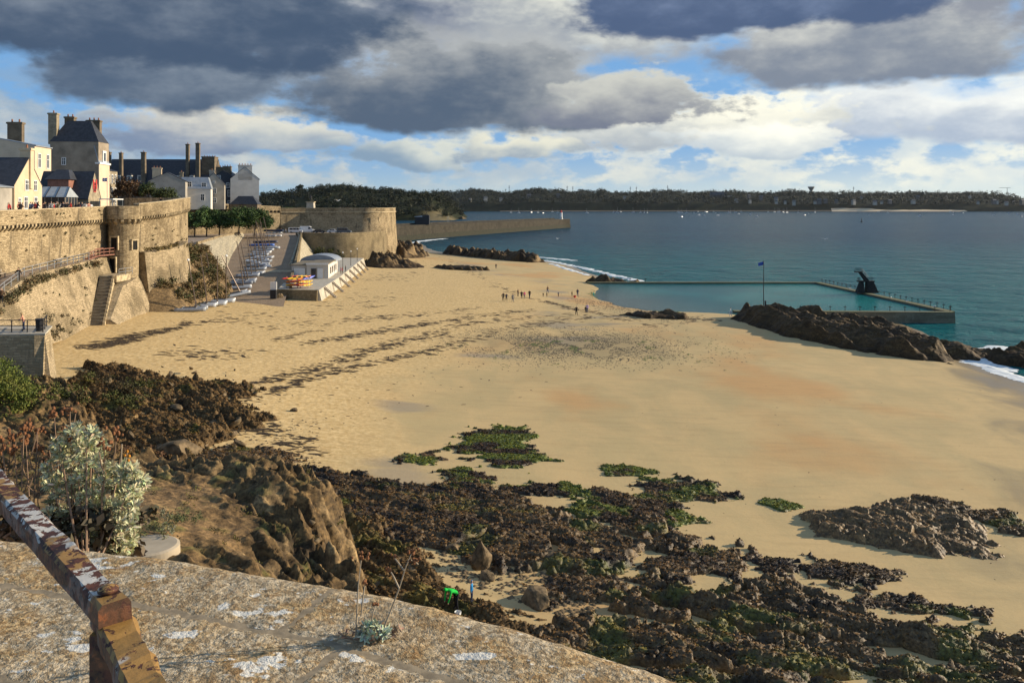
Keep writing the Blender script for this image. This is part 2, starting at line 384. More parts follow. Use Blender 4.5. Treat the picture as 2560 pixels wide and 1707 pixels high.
t.put(b.inputs['Roughness'], t.m('SUBTRACT', .92, t.m('ADD', t.m('MULTIPLY', wet, .6), t.m('MULTIPLY', run, .35), clamp=True)))
b.inputs['Specular IOR Level'].default_value = .22
foot = t.voro(t.scale(p, (1, 1, 0)), 1.5, 'SMOOTH_F1')
rough_dry = t.ss(pz_, 2.2, 3.4)
hh = t.m('ADD', t.m('MULTIPLY', fine, .35), t.m('MULTIPLY', t.m('MULTIPLY', foot, rough_dry), .9))
bump(t, b, hh, .55, .10)

ys = [14.0]
while ys[-1] < 720: ys.append(ys[-1] + max(.5, ys[-1] * .009))
xs = np.arange(-125, 175, 1.0)
X, Y = np.meshgrid(xs, np.array(ys)); Z = sandz(X, Y)
ob = link(bpy.data.objects.new('sand_beach', grid_mesh('sand_beach', X, Y, Z, 'sand'))); tag(ob, 'broad beach of golden sand with ochre damp bands', 'beach', kind='structure')

m, t, b = new_mat('sea')
p = posn(t); px_, py_, pz_ = t.sep(p)
chop = t.noise(t.scale(p, (1, 2.2, 1)), .4, 6, .68, .3)
chop2 = t.noise(t.scale(p, (1, 1.5, 1)), .06, 5, .6, .2)
swell = t.noise(t.scale(p, (.35, 1, 1)), .012, 4, .55)
dist = t.m('MULTIPLY', py_, 1.0)
teal = t.m('SUBTRACT', 1.0, t.ss(dist, 150, 620))
c = t.mix(teal, (.004, .030, .066), (.009, .130, .138))
c = t.mix(t.m('MULTIPLY', t.ss(swell, .45, .65), .4), c, (.008, .062, .088))
c = t.mix(t.m('MULTIPLY', t.ss(t.m('ADD', chop, t.m('MULTIPLY', chop2, .5)), .62, .95), .5), c, (.022, .10, .125))
# spilling crests
cap = t.m('MULTIPLY', t.ss(t.noise(t.scale(p, (.6, 1.5, 1)), .30, 5, .7), .71, .75), t.ss(t.noise(p, .02, 2, .5), .42, .55))
c = t.mix(cap, c, (.75, .78, .78))
t.put(b.inputs['Base Color'], c)
t.put(b.inputs['Roughness'], t.m('ADD', .22, t.m('MULTIPLY', cap, .5)))
b.inputs['IOR'].default_value = 1.045; b.inputs['Specular IOR Level'].default_value = .5
hh = t.m('ADD', t.m('MULTIPLY', chop, .7), t.m('MULTIPLY', chop2, 5.0))
bump(t, b, hh, 1.0, 1.5)
seap = [(-9000, 40, 0), (9000, 40, 0), (9000, 12000, 0), (-9000, 12000, 0)]
# the sea sheet starts off the beach and runs beyond the far shore
ob = MB().add([(62, 40, 0), (9000, 40, 0), (9000, 20000, 0), (-9000, 20000, 0), (-9000, 330, 0), (-120, 330, 0), (10, 230, 0)], [[0, 1, 2, 3, 4, 5, 6]]).build('sea', 'sea')
tag(ob, 'dark teal and navy sea ruffled by wind', 'sea', kind='structure')
m, t, b = new_mat('pool_water')
p = posn(t)
chop = t.noise(t.scale(p, (1, 1.6, 1)), .9, 5, .6, .3)
c = t.mix(t.ss(t.noise(p, .035, 3, .5), .35, .65), (.010, .095, .105), (.018, .165, .160))
shal = t.m('SUBTRACT', 1.0, t.ss(t.m('ADD', t.sep(p)[0], t.m('MULTIPLY', t.sep(p)[1], .28)), 72, 98))
c = t.mix(t.m('MULTIPLY', shal, .85), c, (.105, .125, .12))
t.put(b.inputs['Base Color'], c); b.inputs['Roughness'].default_value = .15; b.inputs['IOR'].default_value = 1.06; b.inputs['Specular IOR Level'].default_value = .5
bump(t, b, chop, .8, .25)
ob = MB().add([(16, 222.5, 1.75), (12, 150, 1.75), (60, 150, 1.75), (60, 162.6, 1.75), (86, 162, 1.75), (83, 222.5, 1.75)], [[0, 1, 2, 3, 4, 5]]).build('pool_water', 'pool_water')
tag(ob, 'calm teal sea water held inside the tidal pool walls', 'water', kind='structure')
# ================================================================ masonry and building materials
def masonry(name, c1, c2, mortar, bw=.42, bh=.2, stain=.5, bd=.05, streak=.25, msize=.02):
    m, t, b = new_mat(name)
    uv = t.node('ShaderNodeTexCoord').outputs['UV']; p = posn(t)
    wv = t.node('ShaderNodeTexNoise'); t.put(wv.inputs['Vector'], p); wv.inputs['Scale'].default_value = .9; wv.inputs['Detail'].default_value = 3
    u2 = t.vm('ADD', uv, t.scale(t.vm('SUBTRACT', wv.outputs['Color'], (.5, .5, .5)), .42))
    br_ = t.node('ShaderNodeTexBrick'); t.put(br_.inputs['Vector'], u2); br_.offset = .43; br_.squash = 1.35; br_.squash_frequency = 3
    br_.inputs['Color1'].default_value = (*c1, 1); br_.inputs['Color2'].default_value = (*c2, 1); br_.inputs['Mortar'].default_value = (*mortar, 1)
    br_.inputs['Scale'].default_value = 1; br_.inputs['Brick Width'].default_value = bw; br_.inputs['Row Height'].default_value = bh
    br_.inputs['Mortar Size'].default_value = msize; br_.inputs['Mortar Smooth'].default_value = .4; br_.inputs['Bias'].default_value = -.15
    n1 = t.noise(p, .22, 5, .6); n2 = t.noise(p, 2.4, 5, .65)
    st = t.noise(t.scale(p, (1, 1, .12)), 1.1, 4, .6)
    c = t.mix(t.m('MULTIPLY', t.ss(n1, .42, .66), stain), br_.outputs['Color'], tuple(q * .52 for q in c2))
    c = t.mix(t.m('MULTIPLY', t.ss(n2, .5, .75), .45), c, tuple(min(1, q * 1.35) for q in c1))
    c = t.mix(t.m('MULTIPLY', t.ss(st, .55, .72), streak), c, (.07, .06, .045))
    c = t.mix(t.m('MULTIPLY', t.ss(t.noise(p, 6.0, 2, .5), .62, .7), .5), c, (.05, .045, .035))
    t.put(b.inputs['Base Color'], c); b.inputs['Roughness'].default_value = .9; b.inputs['Specular IOR Level'].default_value = .15
    bump(t, b, t.m('ADD', t.m('MULTIPLY', br_.outputs['Fac'], -1.0), t.m('MULTIPLY', n2, .9)), .9, bd)
    return m
masonry('masonry', (.47, .37, .225), (.225, .168, .095), (.21, .17, .105), stain=.75, streak=.65)
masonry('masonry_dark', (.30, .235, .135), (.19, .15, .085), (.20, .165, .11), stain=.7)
masonry('masonry_old', (.44, .345, .215), (.26, .205, .12), (.30, .25, .17), .5, .24, .8, .07, .5)
masonry('revetment', (.48, .42, .30), (.34, .30, .21), (.24, .215, .15), .9, .4, .3, .09, .2)
masonry('paving', (.31, .235, .16), (.24, .175, .115), (.18, .135, .09), .35, .25, .3, .012, .1, .012)
masonry('harbour_wall', (.065, .057, .042), (.042, .037, .028), (.034, .03, .023), 1.6, .7, .6, .05, .7)
simple('coping', (.46, .37, .23), .9, .4, 1.5, .03)
simple('opening_shade_black', (.010, .009, .008), .9, .2)  # near-black for door openings and for shade painted between the corbels
simple('render_cream', (.60, .47, .31), .85, .12, .6)
simple('render_pink', (.62, .485, .345), .85, .1, .6)
simple('render_grey', (.34, .31, .26), .88, .22, .4)
simple('render_brown', (.30, .245, .18), .9, .35, .35)
simple('render_white', (.60, .565, .50), .8, .1, .5)
simple('slate', (.040, .043, .052), .55, .3, 2.0, .02)
simple('zinc', (.32, .35, .38), .45, .15, 1.0, 0, .3)
simple('stone_far', (.30, .25, .17), .9, .35, 1.2)
simple('stone_brown', (.16, .125, .085), .9, .35, .8)
simple('white_paint', (.78, .77, .73), .5, .06, 4)
simple('glass_dark', (.030, .036, .045), .12, .2, 2, 0, 0, .6)
simple('glass_roof', (.36, .38, .38), .18, .12, 1.5, 0, 0, .5)
simple('red_paint', (.50, .06, .05), .6, .15, 3)
simple('terracotta', (.30, .13, .07), .8, .25, 4)
simple('dark_metal', (.035, .035, .038), .5, .3, 5, 0, .3)
simple('grey_metal', (.42, .43, .43), .4, .2, 5, 0, .6)
simple('wood_red', (.26, .12, .085), .75, .25, 3)
simple('wood_pale', (.40, .34, .26), .8, .2, 3)
simple('concrete', (.44, .40, .32), .88, .2, .8, .01)
simple('concrete_dark', (.20, .17, .12), .9, .35, .9, .02)
simple('earth', (.22, .155, .085), .95, .35, .7, .08)
simple('town_paving', (.26, .22, .17), .9, .2, .5)
simple('dry_grass', (.34, .26, .12), .95, .35, 2.5, .06)

# ================================================================ walls
def resample(pts, step=2.0):
    out = []
    for i in range(len(pts) - 1):
        a = np.array(pts[i], float); c = np.array(pts[i + 1], float); n = max(1, int(np.hypot(*(c - a)[:2]) / step))
        for k in range(n): out.append(a + (c - a) * k / n)
    out.append(np.array(pts[-1], float)); return out
def curve(pts, n=5):
    """Catmull-Rom through the points"""
    p_ = [np.array(a, float) for a in pts]; p_ = [2 * p_[0] - p_[1]] + p_ + [2 * p_[-1] - p_[-2]]; out = []
    for i in range(1, len(p_) - 2):
        for k in range(n):
            t_ = k / n; out.append(.5 * (2 * p_[i] + (p_[i + 1] - p_[i - 1]) * t_ + (2 * p_[i - 1] - 5 * p_[i] + 4 * p_[i + 1] - p_[i + 2]) * t_ ** 2 + (3 * p_[i] - p_[i - 1] - 3 * p_[i + 1] + p_[i + 2]) * t_ ** 3))
    return out + [p_[-2]]
def band(name, pts, thick, mat, parent=None, batter=0.0, side=1, kind=None, step=2.0, off=0.0, vert=3):
    """wall along pts (x, y, z0, z1); its face looks to the right of travel (side=1)."""
    q = resample(pts, step); n = len(q); nor = []
    for i in range(n):
        tt = q[min(i + 1, n - 1)][:2] - q[max(i - 1, 0)][:2]; tt = tt / (np.hypot(*tt) + 1e-9)
        nor.append(np.array([tt[1], -tt[0]]) * side)
    vs_, fs, uv = [], [], []; s_ = 0; ring = vert + 3
    us = []
    for i in range(n):
        if i: s_ += np.hypot(*(q[i][:2] - q[i - 1][:2]))
        us.append(s_); z0, z1 = q[i][2], q[i][3]
        for k in range(vert + 1):
            f_ = k / vert; o = q[i][:2] + nor[i] * (off + batter * (1 - f_)); vs_.append((o[0], o[1], z0 + (z1 - z0) * f_))
        o = q[i][:2] - nor[i] * (thick - off); vs_.append((o[0], o[1], z1)); vs_.append((o[0], o[1], z0))
    for i in range(n - 1):
        for k in range(ring):
            k2 = (k + 1) % ring
            a, b2, c, d2 = i * ring + k, (i + 1) * ring + k, (i + 1) * ring + k2, i * ring + k2
            f = [a, b2, c, d2] if side == 1 else [d2, c, b2, a]
            def u_(v):
                ii, kk = divmod(v, ring)
                if k < vert: return (us[ii], vs_[v][2])
                return (us[ii], kk * .6)
            fs.append(f); uv.append([u_(v) for v in f])
    for i in (0, n - 1):
        f = [i * ring + k for k in range(ring)]
        if (i == 0) == (side == 1): f = f[::-1]
        fs.append(f); uv.append([(vs_[v][0] + vs_[v][1], vs_[v][2]) for v in f])
    me = mesh_from(name, vs_, fs, [mat], None, uv, True); me.set_sharp_from_angle(angle=R(35))
    return link(bpy.data.objects.new(name, me), parent), q, nor
cb = MB()
cb.add([(-.22, 0, .75), (.22, 0, .75), (.22, .55, .75), (-.22, .55, .75), (-.22, 0, 0), (.22, 0, 0), (.22, .18, 0), (-.22, .18, 0), (-.22, .55, .42), (.22, .55, .42)],
       [[0, 3, 2, 1][::-1], [3, 8, 9, 2][::-1], [8, 7, 6, 9][::-1], [7, 4, 5, 6][::-1], [0, 4, 7, 8, 3][::-1], [1, 2, 9, 6, 5][::-1]])
CORBEL = cb.mesh('corbel', 'masonry')
def rampart(name, label, pts, parent_z, spacing=1.0, wallmat='masonry', corb=True, proj=.5, parh=None, batter=0.0, thick=2.2, bottoms=None):
    """pts: (x, y, wall foot z, corbel foot z, parapet top z)"""
    root = empty(name, (pts[0][0], pts[0][1], pts[0][2]))
    tag(root, label, 'wall')
    inv = Matrix.Translation(-root.location)
    w1, q, nor = band('wall_face', [(a[0], a[1], a[2], a[3] + .75) for a in pts], thick, wallmat, None, batter)
    w2, q2, nor2 = band('parapet', [(a[0], a[1], a[3] + .75, a[4]) for a in pts], .95, wallmat, None, 0, 1, None, 2.0, proj, 2)
    w3, _, _ = band('coping', [(a[0], a[1], a[4], a[4] + .12) for a in pts], 1.0, 'coping', None, 0, 1, None, 2.0, proj + .04, 1)
    w4, _, _ = band('corbel_shade_strip', [(a[0], a[1], a[3] + .16, a[3] + .74) for a in pts], .2, 'opening_shade_black', None, 0, 1, None, 2.0, .04, 1)  # solid near-black strip on the wall face, paints the shade between corbels
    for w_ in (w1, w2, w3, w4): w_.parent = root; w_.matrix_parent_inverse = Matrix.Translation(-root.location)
    if corb:
        cq = resample([(a[0], a[1], a[3], 0) for a in pts], spacing)
        for i in range(len(cq)):
            a = cq[max(i - 1, 0)]; c = cq[min(i + 1, len(cq) - 1)]; ang = math.atan2(c[1] - a[1], c[0] - a[0])
            o = place('corbel', CORBEL, root, (cq[i][0] - root.location.x, cq[i][1] - root.location.y, cq[i][2] - root.location.z), ang + math.pi + rnd.uniform(-.05, .05), (1, 1, rnd.uniform(.93, 1.03)))
    return root
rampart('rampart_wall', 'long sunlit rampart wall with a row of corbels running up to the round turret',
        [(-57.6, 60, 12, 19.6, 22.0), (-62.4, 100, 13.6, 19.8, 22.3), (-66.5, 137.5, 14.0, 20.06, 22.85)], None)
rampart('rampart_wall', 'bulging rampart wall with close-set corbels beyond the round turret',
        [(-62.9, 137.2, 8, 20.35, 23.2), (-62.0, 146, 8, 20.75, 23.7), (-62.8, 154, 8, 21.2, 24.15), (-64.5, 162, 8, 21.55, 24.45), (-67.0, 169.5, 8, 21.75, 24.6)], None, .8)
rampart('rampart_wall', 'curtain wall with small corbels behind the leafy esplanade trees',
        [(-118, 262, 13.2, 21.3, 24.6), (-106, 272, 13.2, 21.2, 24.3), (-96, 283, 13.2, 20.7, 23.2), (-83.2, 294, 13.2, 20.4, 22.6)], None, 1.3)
# return wall closing the bulge
o, _, _ = band('rampart_return_wall', [(-67.0, 169.5, 9, 24.6), (-82, 177, 9, 24.6)], 2, 'masonry'); tag(o, 'plain end of the bulging rampart turning in from the corner', 'wall')
# bastion at the harbour end
ba = empty('bastion_wall', (-83, 294, 13.2)); tag(ba, 'rounded stone bastion with pale sunlit prow above the parked vans', 'wall')
bpts = [(-83.2, 294.5, 13.2, 0), (-72, 298.5, 13.2, 0), (-60, 299, 13.2, 0), (-54.5, 299.3, 12.8, 0), (-50.5, 301, 10, 0), (-48.2, 304.5, 8, 0), (-46.8, 312, 5, 0), (-46.4, 326, 4, 0), (-50, 345, 4, 0)]
bpts = curve(bpts)
for nm, z0, z1, of, th, mt in (('wall_face', None, 20.4, 0, 2.4, 'masonry'), ('string_course', 20.4, 20.75, .3, 2.4, 'coping'), ('parapet', 20.75, 22.0, .12, 1.6, 'masonry'), ('coping', 22.0, 22.12, .18, 1.8, 'coping')):
    w_, _, _ = band(nm, [(a[0], a[1], a[2] if z0 is None else z0, z1) for a in bpts], th, mt, None, 1.0 if z0 is None else 0, 1, None, 2.0, of, 2)
    w_.parent = ba; w_.matrix_parent_inverse = Matrix.Translation(-ba.location)
for k, (x_, y_) in enumerate(((-52.2, 300.2), (-49.6, 302.4), (-47.55, 308.5), (-46.75, 316), (-46.5, 322))):
    MB().box(-.09, .09, -.2, .2, 12.5 - 13.2, 18.6 - 13.2).build('drain_pipe', 'masonry_dark', ba).location = (x_ + 83 + .42, y_ - 294 - .3, 0)
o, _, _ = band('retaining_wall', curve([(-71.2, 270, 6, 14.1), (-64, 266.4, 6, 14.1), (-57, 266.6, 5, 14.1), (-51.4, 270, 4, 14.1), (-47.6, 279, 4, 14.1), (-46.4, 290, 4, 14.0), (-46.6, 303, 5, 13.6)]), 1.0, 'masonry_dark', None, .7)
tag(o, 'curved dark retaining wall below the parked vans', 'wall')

# ---------------------------------------------------------------- round turret with flared foot
TX, TY = -63.6, 134.2
tw = empty('turret', (TX, TY, 6)); tag(tw, 'round stone turret with corbelled crown and flared foot', 'turret')
def lathe_uv(prof, n=28):
    vs_, fs, uv = [], [], []
    for r_, h_ in prof:
        for i in range(n): vs_.append((r_ * math.cos(2 * math.pi * i / n), r_ * math.sin(2 * math.pi * i / n), h_))
    for j in range(len(prof) - 1):
        for i in range(n):
            i2 = (i + 1) % n; fs.append([j * n + i, j * n + i2, (j + 1) * n + i2, (j + 1) * n + i])
            a, c = i / n * 2 * math.pi * 2.4, (i + 1) / n * 2 * math.pi * 2.4
            uv.append([(a, prof[j][1]), (c, prof[j][1]), (c, prof[j + 1][1]), (a, prof[j + 1][1])])
    return vs_, fs, uv
for nm, pr, mt in (('shaft', [(2.55, 4.6), (2.3, 5.2), (2.28, 14.3), (2.28, 15.1)], 'masonry'), ('flared_foot', [(4.6, -.6), (4.3, 0), (3.2, 3.0), (2.62, 4.6), (2.3, 4.7)], 'masonry_old'), ('crown', [(2.3, 14.75), (2.85, 14.8), (2.85, 16.9), (2.3, 16.92), (.0, 16.95)], 'masonry')):
    v_, f_, u_ = lathe_uv(pr); link(bpy.data.objects.new(nm, mesh_from(nm, v_, f_, [mt], None, u_)), tw)
for i in range(16):
    a = 2 * math.pi * i / 16
    place('corbel', CORBEL, tw, (2.22 * math.cos(a), 2.22 * math.sin(a), 14.0), a - math.pi / 2)
def opening(parent, c, n, w_, h_, name='doorway', fr='coping', dk='opening_shade_black'):
    """framed dark opening on a wall: c centre of foot (parent space), n outward normal in plan"""
    n = Vector((n[0], n[1], 0)).normalized(); s_ = Vector((-n.y, n.x, 0)); c = Vector(c)
    mb = MB()
    for sg in (-1, 1): mb.hexa(*[[c + s_ * (sg * (w_ / 2 + .1) + i * .1) + n * j + Vector((0, 0, k)) for i, j in ((-1, -.3), (1, -.3), (1, .16), (-1, .16))] for k in (0, h_)])
    mb.hexa(*[[c + s_ * i + n * j + Vector((0, 0, k)) for i, j in ((-w_ / 2 - .2, -.3), (w_ / 2 + .2, -.3), (w_ / 2 + .2, .2), (-w_ / 2 - .2, .2))] for k in (h_, h_ + .25)])
    o = mb.build(name, fr, parent)
    MB().hexa(*[[c + s_ * i + n * j + Vector((0, 0, k)) for i, j in ((-w_ / 2, -.3), (w_ / 2, -.3), (w_ / 2, .05), (-w_ / 2, .05))] for k in (0, h_)]).build('dark_interior', dk, o)
    return o
def radial(px, r_=2.28):         # point on the shaft seen at photo column px
    off_ = (px - (CX + F * TX / TY)) / F * TY * .98
    v = Vector((TX, TY)).normalized(); right = Vector((v.y, -v.x)); k = max(-.97, min(.97, off_ / r_)); n = right * k - v * math.sqrt(1 - k * k)
    return n
n = radial(288); opening(tw, (n.x * 2.27, n.y * 2.27, 15.0 - 5.15), n, 1.1, 2.0)
n = radial(334); opening(tw, (n.x * 2.27, n.y * 2.27, 15.0 - 5.2), n, 1.0, 1.5, 'window_opening')
n = radial(284); opening(tw, (n.x * 2.27, n.y * 2.27, 12.2 - 6), n, 1.2, 2.3)

# ---------------------------------------------------------------- lower wall under the rampart path, path, stairs
o, _, _ = band('lower_sea_wall', [(-54.8, 84, 8.0, 11.6), (-56.6, 92, 7.0, 13.4), (-58.6, 99, 6.2, 14.4), (-60.6, 108, 5.6, 14.6), (-62.6, 117, 5.6, 14.7), (-64.6, 128, 5.6, 14.8), (-65.2, 133, 5.6, 14.8)], 1.2, 'masonry_old', None, 2.7, 1, None, 2.0, 0, 6)
tag(o, 'leaning weathered sea wall beside the stone stairs', 'wall')
m_, t_, b_ = new_mat('path_paving'); pp_ = posn(t_)
t_.put(b_.inputs['Base Color'], t_.mix(t_.ss(t_.noise(pp_, .8, 5, .6), .3, .7), (.22, .165, .12), (.36, .28, .205))); b_.inputs['Roughness'].default_value = .9
o = MB().add([(-50.5, 62, 9.2), (-53.0, 74, 10.9), (-54.7, 84, 11.7), (-57, 92, 13.3), (-58.6, 99, 14.4), (-62.4, 117, 14.72), (-65, 131, 14.82), (-67, 131.5, 14.85), (-62.6, 100, 14.5), (-60.5, 84, 12.2), (-58.5, 62, 9.6)],
             [[0, 1, 9, 10], [1, 2, 9], [2, 3, 8, 9], [3, 4, 8], [4, 5, 6, 7, 8]]).build('rampart_path', 'path_paving')
tag(o, 'sloping footpath at the foot of the rampart', 'path', kind='structure')
st = empty('stone_stairs', (-58.6, 116.5, 6)); tag(st, 'steep stone stairs climbing the sea wall to the turret door', 'stairs')
sa = Vector((-58.6, 116.5, 5.9)); sb_ = Vector((-61.9, 126.2, 12.2)); NS = 34; sdir = (Vector((sb_.x, sb_.y)) - Vector((sa.x, sa.y))); slen = sdir.length; sdir.normalize(); sr = Vector((sdir.y, -sdir.x))
for i in range(NS):
    p0 = Vector((sa.x, sa.y)) + sdir * slen * i / NS; zt = sa.z + (sb_.z - sa.z) * (i + 1) / NS
    ring = [(p0 - sr * 1.35), (p0 + sr * .35), (p0 + sr * .35 + sdir * (slen / NS + .06)), (p0 - sr * 1.35 + sdir * (slen / NS + .06))]
    MB().hexa([(v.x - sa.x - 0, v.y - sa.y, zt - .45 - 6) for v in ring], [(v.x - sa.x, v.y - sa.y, zt - 6) for v in ring]).build('step', 'concrete_dark' if i % 2 else 'stone_brown', st)
for i in range(13):
    p0 = Vector((sa.x, sa.y)) + sdir * slen * (i + .25) / 13; zt = sa.z + (sb_.z - sa.z) * (i + .9) / 13
    ring = [p0 + sr * .36, p0 + sr * .66, p0 + sr * .66 + sdir * .72, p0 + sr * .36 + sdir * .72]
    MB().hexa([(v.x - sa.x, v.y - sa.y, zt - 1.3 - 6) for v in ring], [(v.x - sa.x, v.y - sa.y, zt - 6 + .1) for v in ring]).build('side_block', 'coping', st)
mbx = MB(); mbx.hexa([(v.x - sa.x, v.y - sa.y, -1) for v in (Vector((sa.x, sa.y)) + sr * -1.3, Vector((sa.x, sa.y)) + sr * .5, Vector((sb_.x, sb_.y)) + sr * .5 + sdir * 2.2, Vector((sb_.x, sb_.y)) - sr * 1.3 + sdir * 2.2)],
                     [(v.x - sa.x, v.y - sa.y, z_ - 6) for v, z_ in ((Vector((sa.x, sa.y)) + sr * -1.3, 5.6), (Vector((sa.x, sa.y)) + sr * .5, 5.6), (Vector((sb_.x, sb_.y)) + sr * .5 + sdir * 2.2, 11.8), (Vector((sb_.x, sb_.y)) - sr * 1.3 + sdir * 2.2, 11.8))])
mbx.build('stair_core', 'masonry_old', st)
MB().box(-5.4, -2.2, 9.6, 14.2, 5.2, 6.2).build('landing', 'coping', st)
# battered stone apron between stairs and turret
o, _, _ = band('apron_wall', [(-57.8, 118, 5.4, 6.6), (-59.8, 126, 5.4, 10.6), (-60.2, 131.5, 5.4, 11.4)], 1.6, 'masonry_old', None, 1.6, 1, None, 1.5, 0, 4)
tag(o, 'low sloping stone apron between the stairs and the turret foot', 'wall')
# buttress wall with dry grass on top
o, _, _ = band('buttress_wall', [(-61.2, 136.6, 8, 15.2), (-59.6, 141, 8, 15.4), (-59.2, 147, 8, 15.8), (-60.3, 152.5, 8, 16.3), (-62.6, 156, 8, 16.3)], 1.4, 'masonry_old', None, 1.0, 1, None, 1.5, 0, 5)
tag(o, 'streaked buttress wall tufted with dry grass beyond the turret', 'wall')

# ---------------------------------------------------------------- railings
def railing(name, label, pts, h_=1.05, rails=(1.05, .55), step=2.2, r_=.028, mat='grey_metal', cat='railing', group=None, post_r=None):
    root = empty(name, pts[0]); tag(root, label, cat, group); o0 = Vector(pts[0])
    q = resample([tuple(p_) for p_ in pts], step)
    for i in range(len(q)):
        a = Vector(q[i]) - o0; MB().tube([a, a + Vector((0, 0, h_))], post_r or r_ * 1.2, 6).build('post', mat, root)
    for hh_ in rails: MB().tube([Vector(p_) - o0 + Vector((0, 0, hh_)) for p_ in pts], r_, 6).build('rail', mat, root)
    return root
railing('handrail', 'long pale metal handrail along the edge of the rampart path', [(-53.2, 74, 10.9), (-54.9, 84, 11.65), (-57.0, 92, 13.35), (-58.9, 99, 14.45), (-62.6, 117, 14.75), (-64.8, 127, 14.8)], 1.05, (1.05, .6), 2.4, .045)
wd = empty('wooden_footbridge', (-66, 128.4, 14.8)); tag(wd, 'small red-brown wooden footbridge with rails at the turret door', 'footbridge')
A_ = Vector((-65.0, 124.5, 14.8)); B_ = Vector((-65.0, 127.3, 15.15)); C_ = Vector((-64.6, 131.9, 15.15)); oo = wd.location.copy()
for a, c in ((A_, B_), (B_, C_)): MB().bar(a - oo, c - oo, 1.5, .16).build('deck', 'wood_red', wd)
for sx in (-.72, .72):
    for a, c in ((A_, B_), (B_, C_)):
        for hz_ in (.55, 1.05): MB().bar(a - oo + Vector((sx, 0, hz_)), c - oo + Vector((sx, 0, hz_)), .07, .10).build('rail', 'wood_red', wd)
        for k in range(4): pz0 = a.lerp(c, k / 3.0) - oo; MB().bar(pz0 + Vector((sx, 0, 0)), pz0 + Vector((sx, 0, 1.05)), .09, .09).build('post', 'wood_red', wd)
railing('landing_handrail', 'short grey handrail on the stair landing below the turret door', [(-60.7, 126.6, 12.2), (-60.4, 130.4, 12.2)], 1.0, (1.0, .5), 1.3, .04)
def bench(loc, rz, label):
    root = empty('bench', loc, rz); tag(root, label, 'bench', 'benches on the rampart path')
    for k in range(3): MB().box(-1.1, 1.1, -.28 + k * .19, -.12 + k * .19, .43, .48).build('seat_slat', 'wood_pale', root)
    for k in range(2): MB().box(-1.1, 1.1, .27, .31, .62 + k * .17, .75 + k * .17).build('back_slat', 'wood_pale', root)
    for sx in (-.8, .8):
        MB().box(sx - .05, sx + .05, -.25, -.17, 0, .43).build('leg', 'dark_metal', root); MB().hexa([(sx - .05, .22, 0), (sx + .05, .22, 0), (sx + .05, .3, 0), (sx - .05, .3, 0)], [(sx - .05, .26, .92), (sx + .05, .26, .92), (sx + .05, .33, .92), (sx - .05, .33, .92)]).build('leg', 'dark_metal', root)
bench((-61.3, 98.2, 14.4), R(100), 'slatted bench against the rampart where the path bends')
bench((-63.5, 115.5, 14.68), R(98), 'slatted bench against the rampart nearer the wooden footbridge')

# ---------------------------------------------------------------- viewing platform with railing (below the path)
pl = empty('lookout_platform', (-44, 75, 7)); tag(pl, 'small stone lookout platform with rubble front wall', 'platform')
b1, _, _ = band('front_wall', [(-47.6, 73.6, 5.5, 11.3), (-42.3, 74.2, 5.5, 11.3)], 1.0, 'masonry_old', None, .5, 1, None, 1.5, 0, 4)
b2, _, _ = band('side_wall', [(-42.3, 74.2, 5.5, 11.3), (-44.5, 79, 5.5, 11.3)], .8, 'masonry_old', None, .7, 1, None, 1.5, 0, 4)
for w_ in (b1, b2): w_.parent = pl; w_.matrix_parent_inverse = Matrix.Translation(-pl.location)
MB().hexa([(-6, -1.3, 4.25), (1.75, -.8, 4.25), (-.4, 4.2, 4.25), (-8, 4.2, 4.25)], [(-6, -1.3, 4.42), (1.75, -.8, 4.42), (-.4, 4.2, 4.42), (-8, 4.2, 4.42)]).build('deck', 'concrete', pl)
railing('lookout_railing', 'dark railing round the stone lookout platform', [(-47.2, 75.0, 11.42), (-42.9, 75.0, 11.42), (-44.6, 78.6, 11.42)], 1.1, (1.1, .6, .25), 1.4, .04, 'dark_metal')
mb = MB().lathe([(.0, 0), (.3, 0), (.36, 1.05), (.38, 1.15), (.0, 1.16)], (0, 0, 0), 12); bn = mb.build('litter_bin', 'dark_metal'); bn.location = (-43.6, 75.7, 11.42); tag(bn, 'dark litter bin at the lookout railing', 'bin')

# ---------------------------------------------------------------- esplanade, ramp, revetments
RB = [(-52.5, 151.0), (-41.8, 150.2)]; RTOP = [(-87.5, 269.5), (-69.3, 269.5)]
def rampz(y): return 4.75 + (13.3 - 4.75) * max(0, min(1, (y - 151) / 118.5))
esp = MB().add([(-70.5, 269.5, 13.3), (-64, 266, 13.3), (-57, 266, 13.3), (-51.4, 270, 13.3), (-47.6, 279, 13.3), (-46.5, 303, 13.3), (-60, 301, 13.3), (-83, 296, 13.3), (-118, 264, 13.3), (-84, 176, 13.3), (-68, 172, 13.3), (-77, 201, 13.3), (-83.4, 235, 13.3), (-88, 269.5, 13.3)],
               [[0, 1, 2, 3, 4, 5, 6, 7, 8, 13], [13, 8, 9, 10, 11, 12]]).build('esplanade', 'path_paving'); tag(esp, 'paved esplanade under the bastion', 'esplanade', kind='structure')
lf = [(-53.5, 150.5), (-57.5, 160), (-62.8, 177), (-75.2, 220), (-87.8, 269.5)]
rt = [(-41.8, 150.2), (-44.0, 160), (-47.9, 177), (-57.7, 220), (-69.3, 269.5)]
vs_ = []; uv_ = []; fs_ = []
for k, (a, c) in enumerate(zip(lf, rt)):
    for j in range(2): vs_.append((*(a, c)[j], rampz(a[1])))
for k in range(4):
    f = [2 * k, 2 * k + 1, 2 * k + 3, 2 * k + 2]; fs_.append(f); uv_.append([(vs_[i][0], vs_[i][1]) for i in f])
fs_.append([8, 9, 11, 10]); vs_ += [(-52.0, 143.5, 4.1), (-40.6, 145.5, 4.1)]; fs_[-1] = [10, 11, 1, 0]; uv_.append([(vs_[i][0], vs_[i][1]) for i in fs_[-1]])
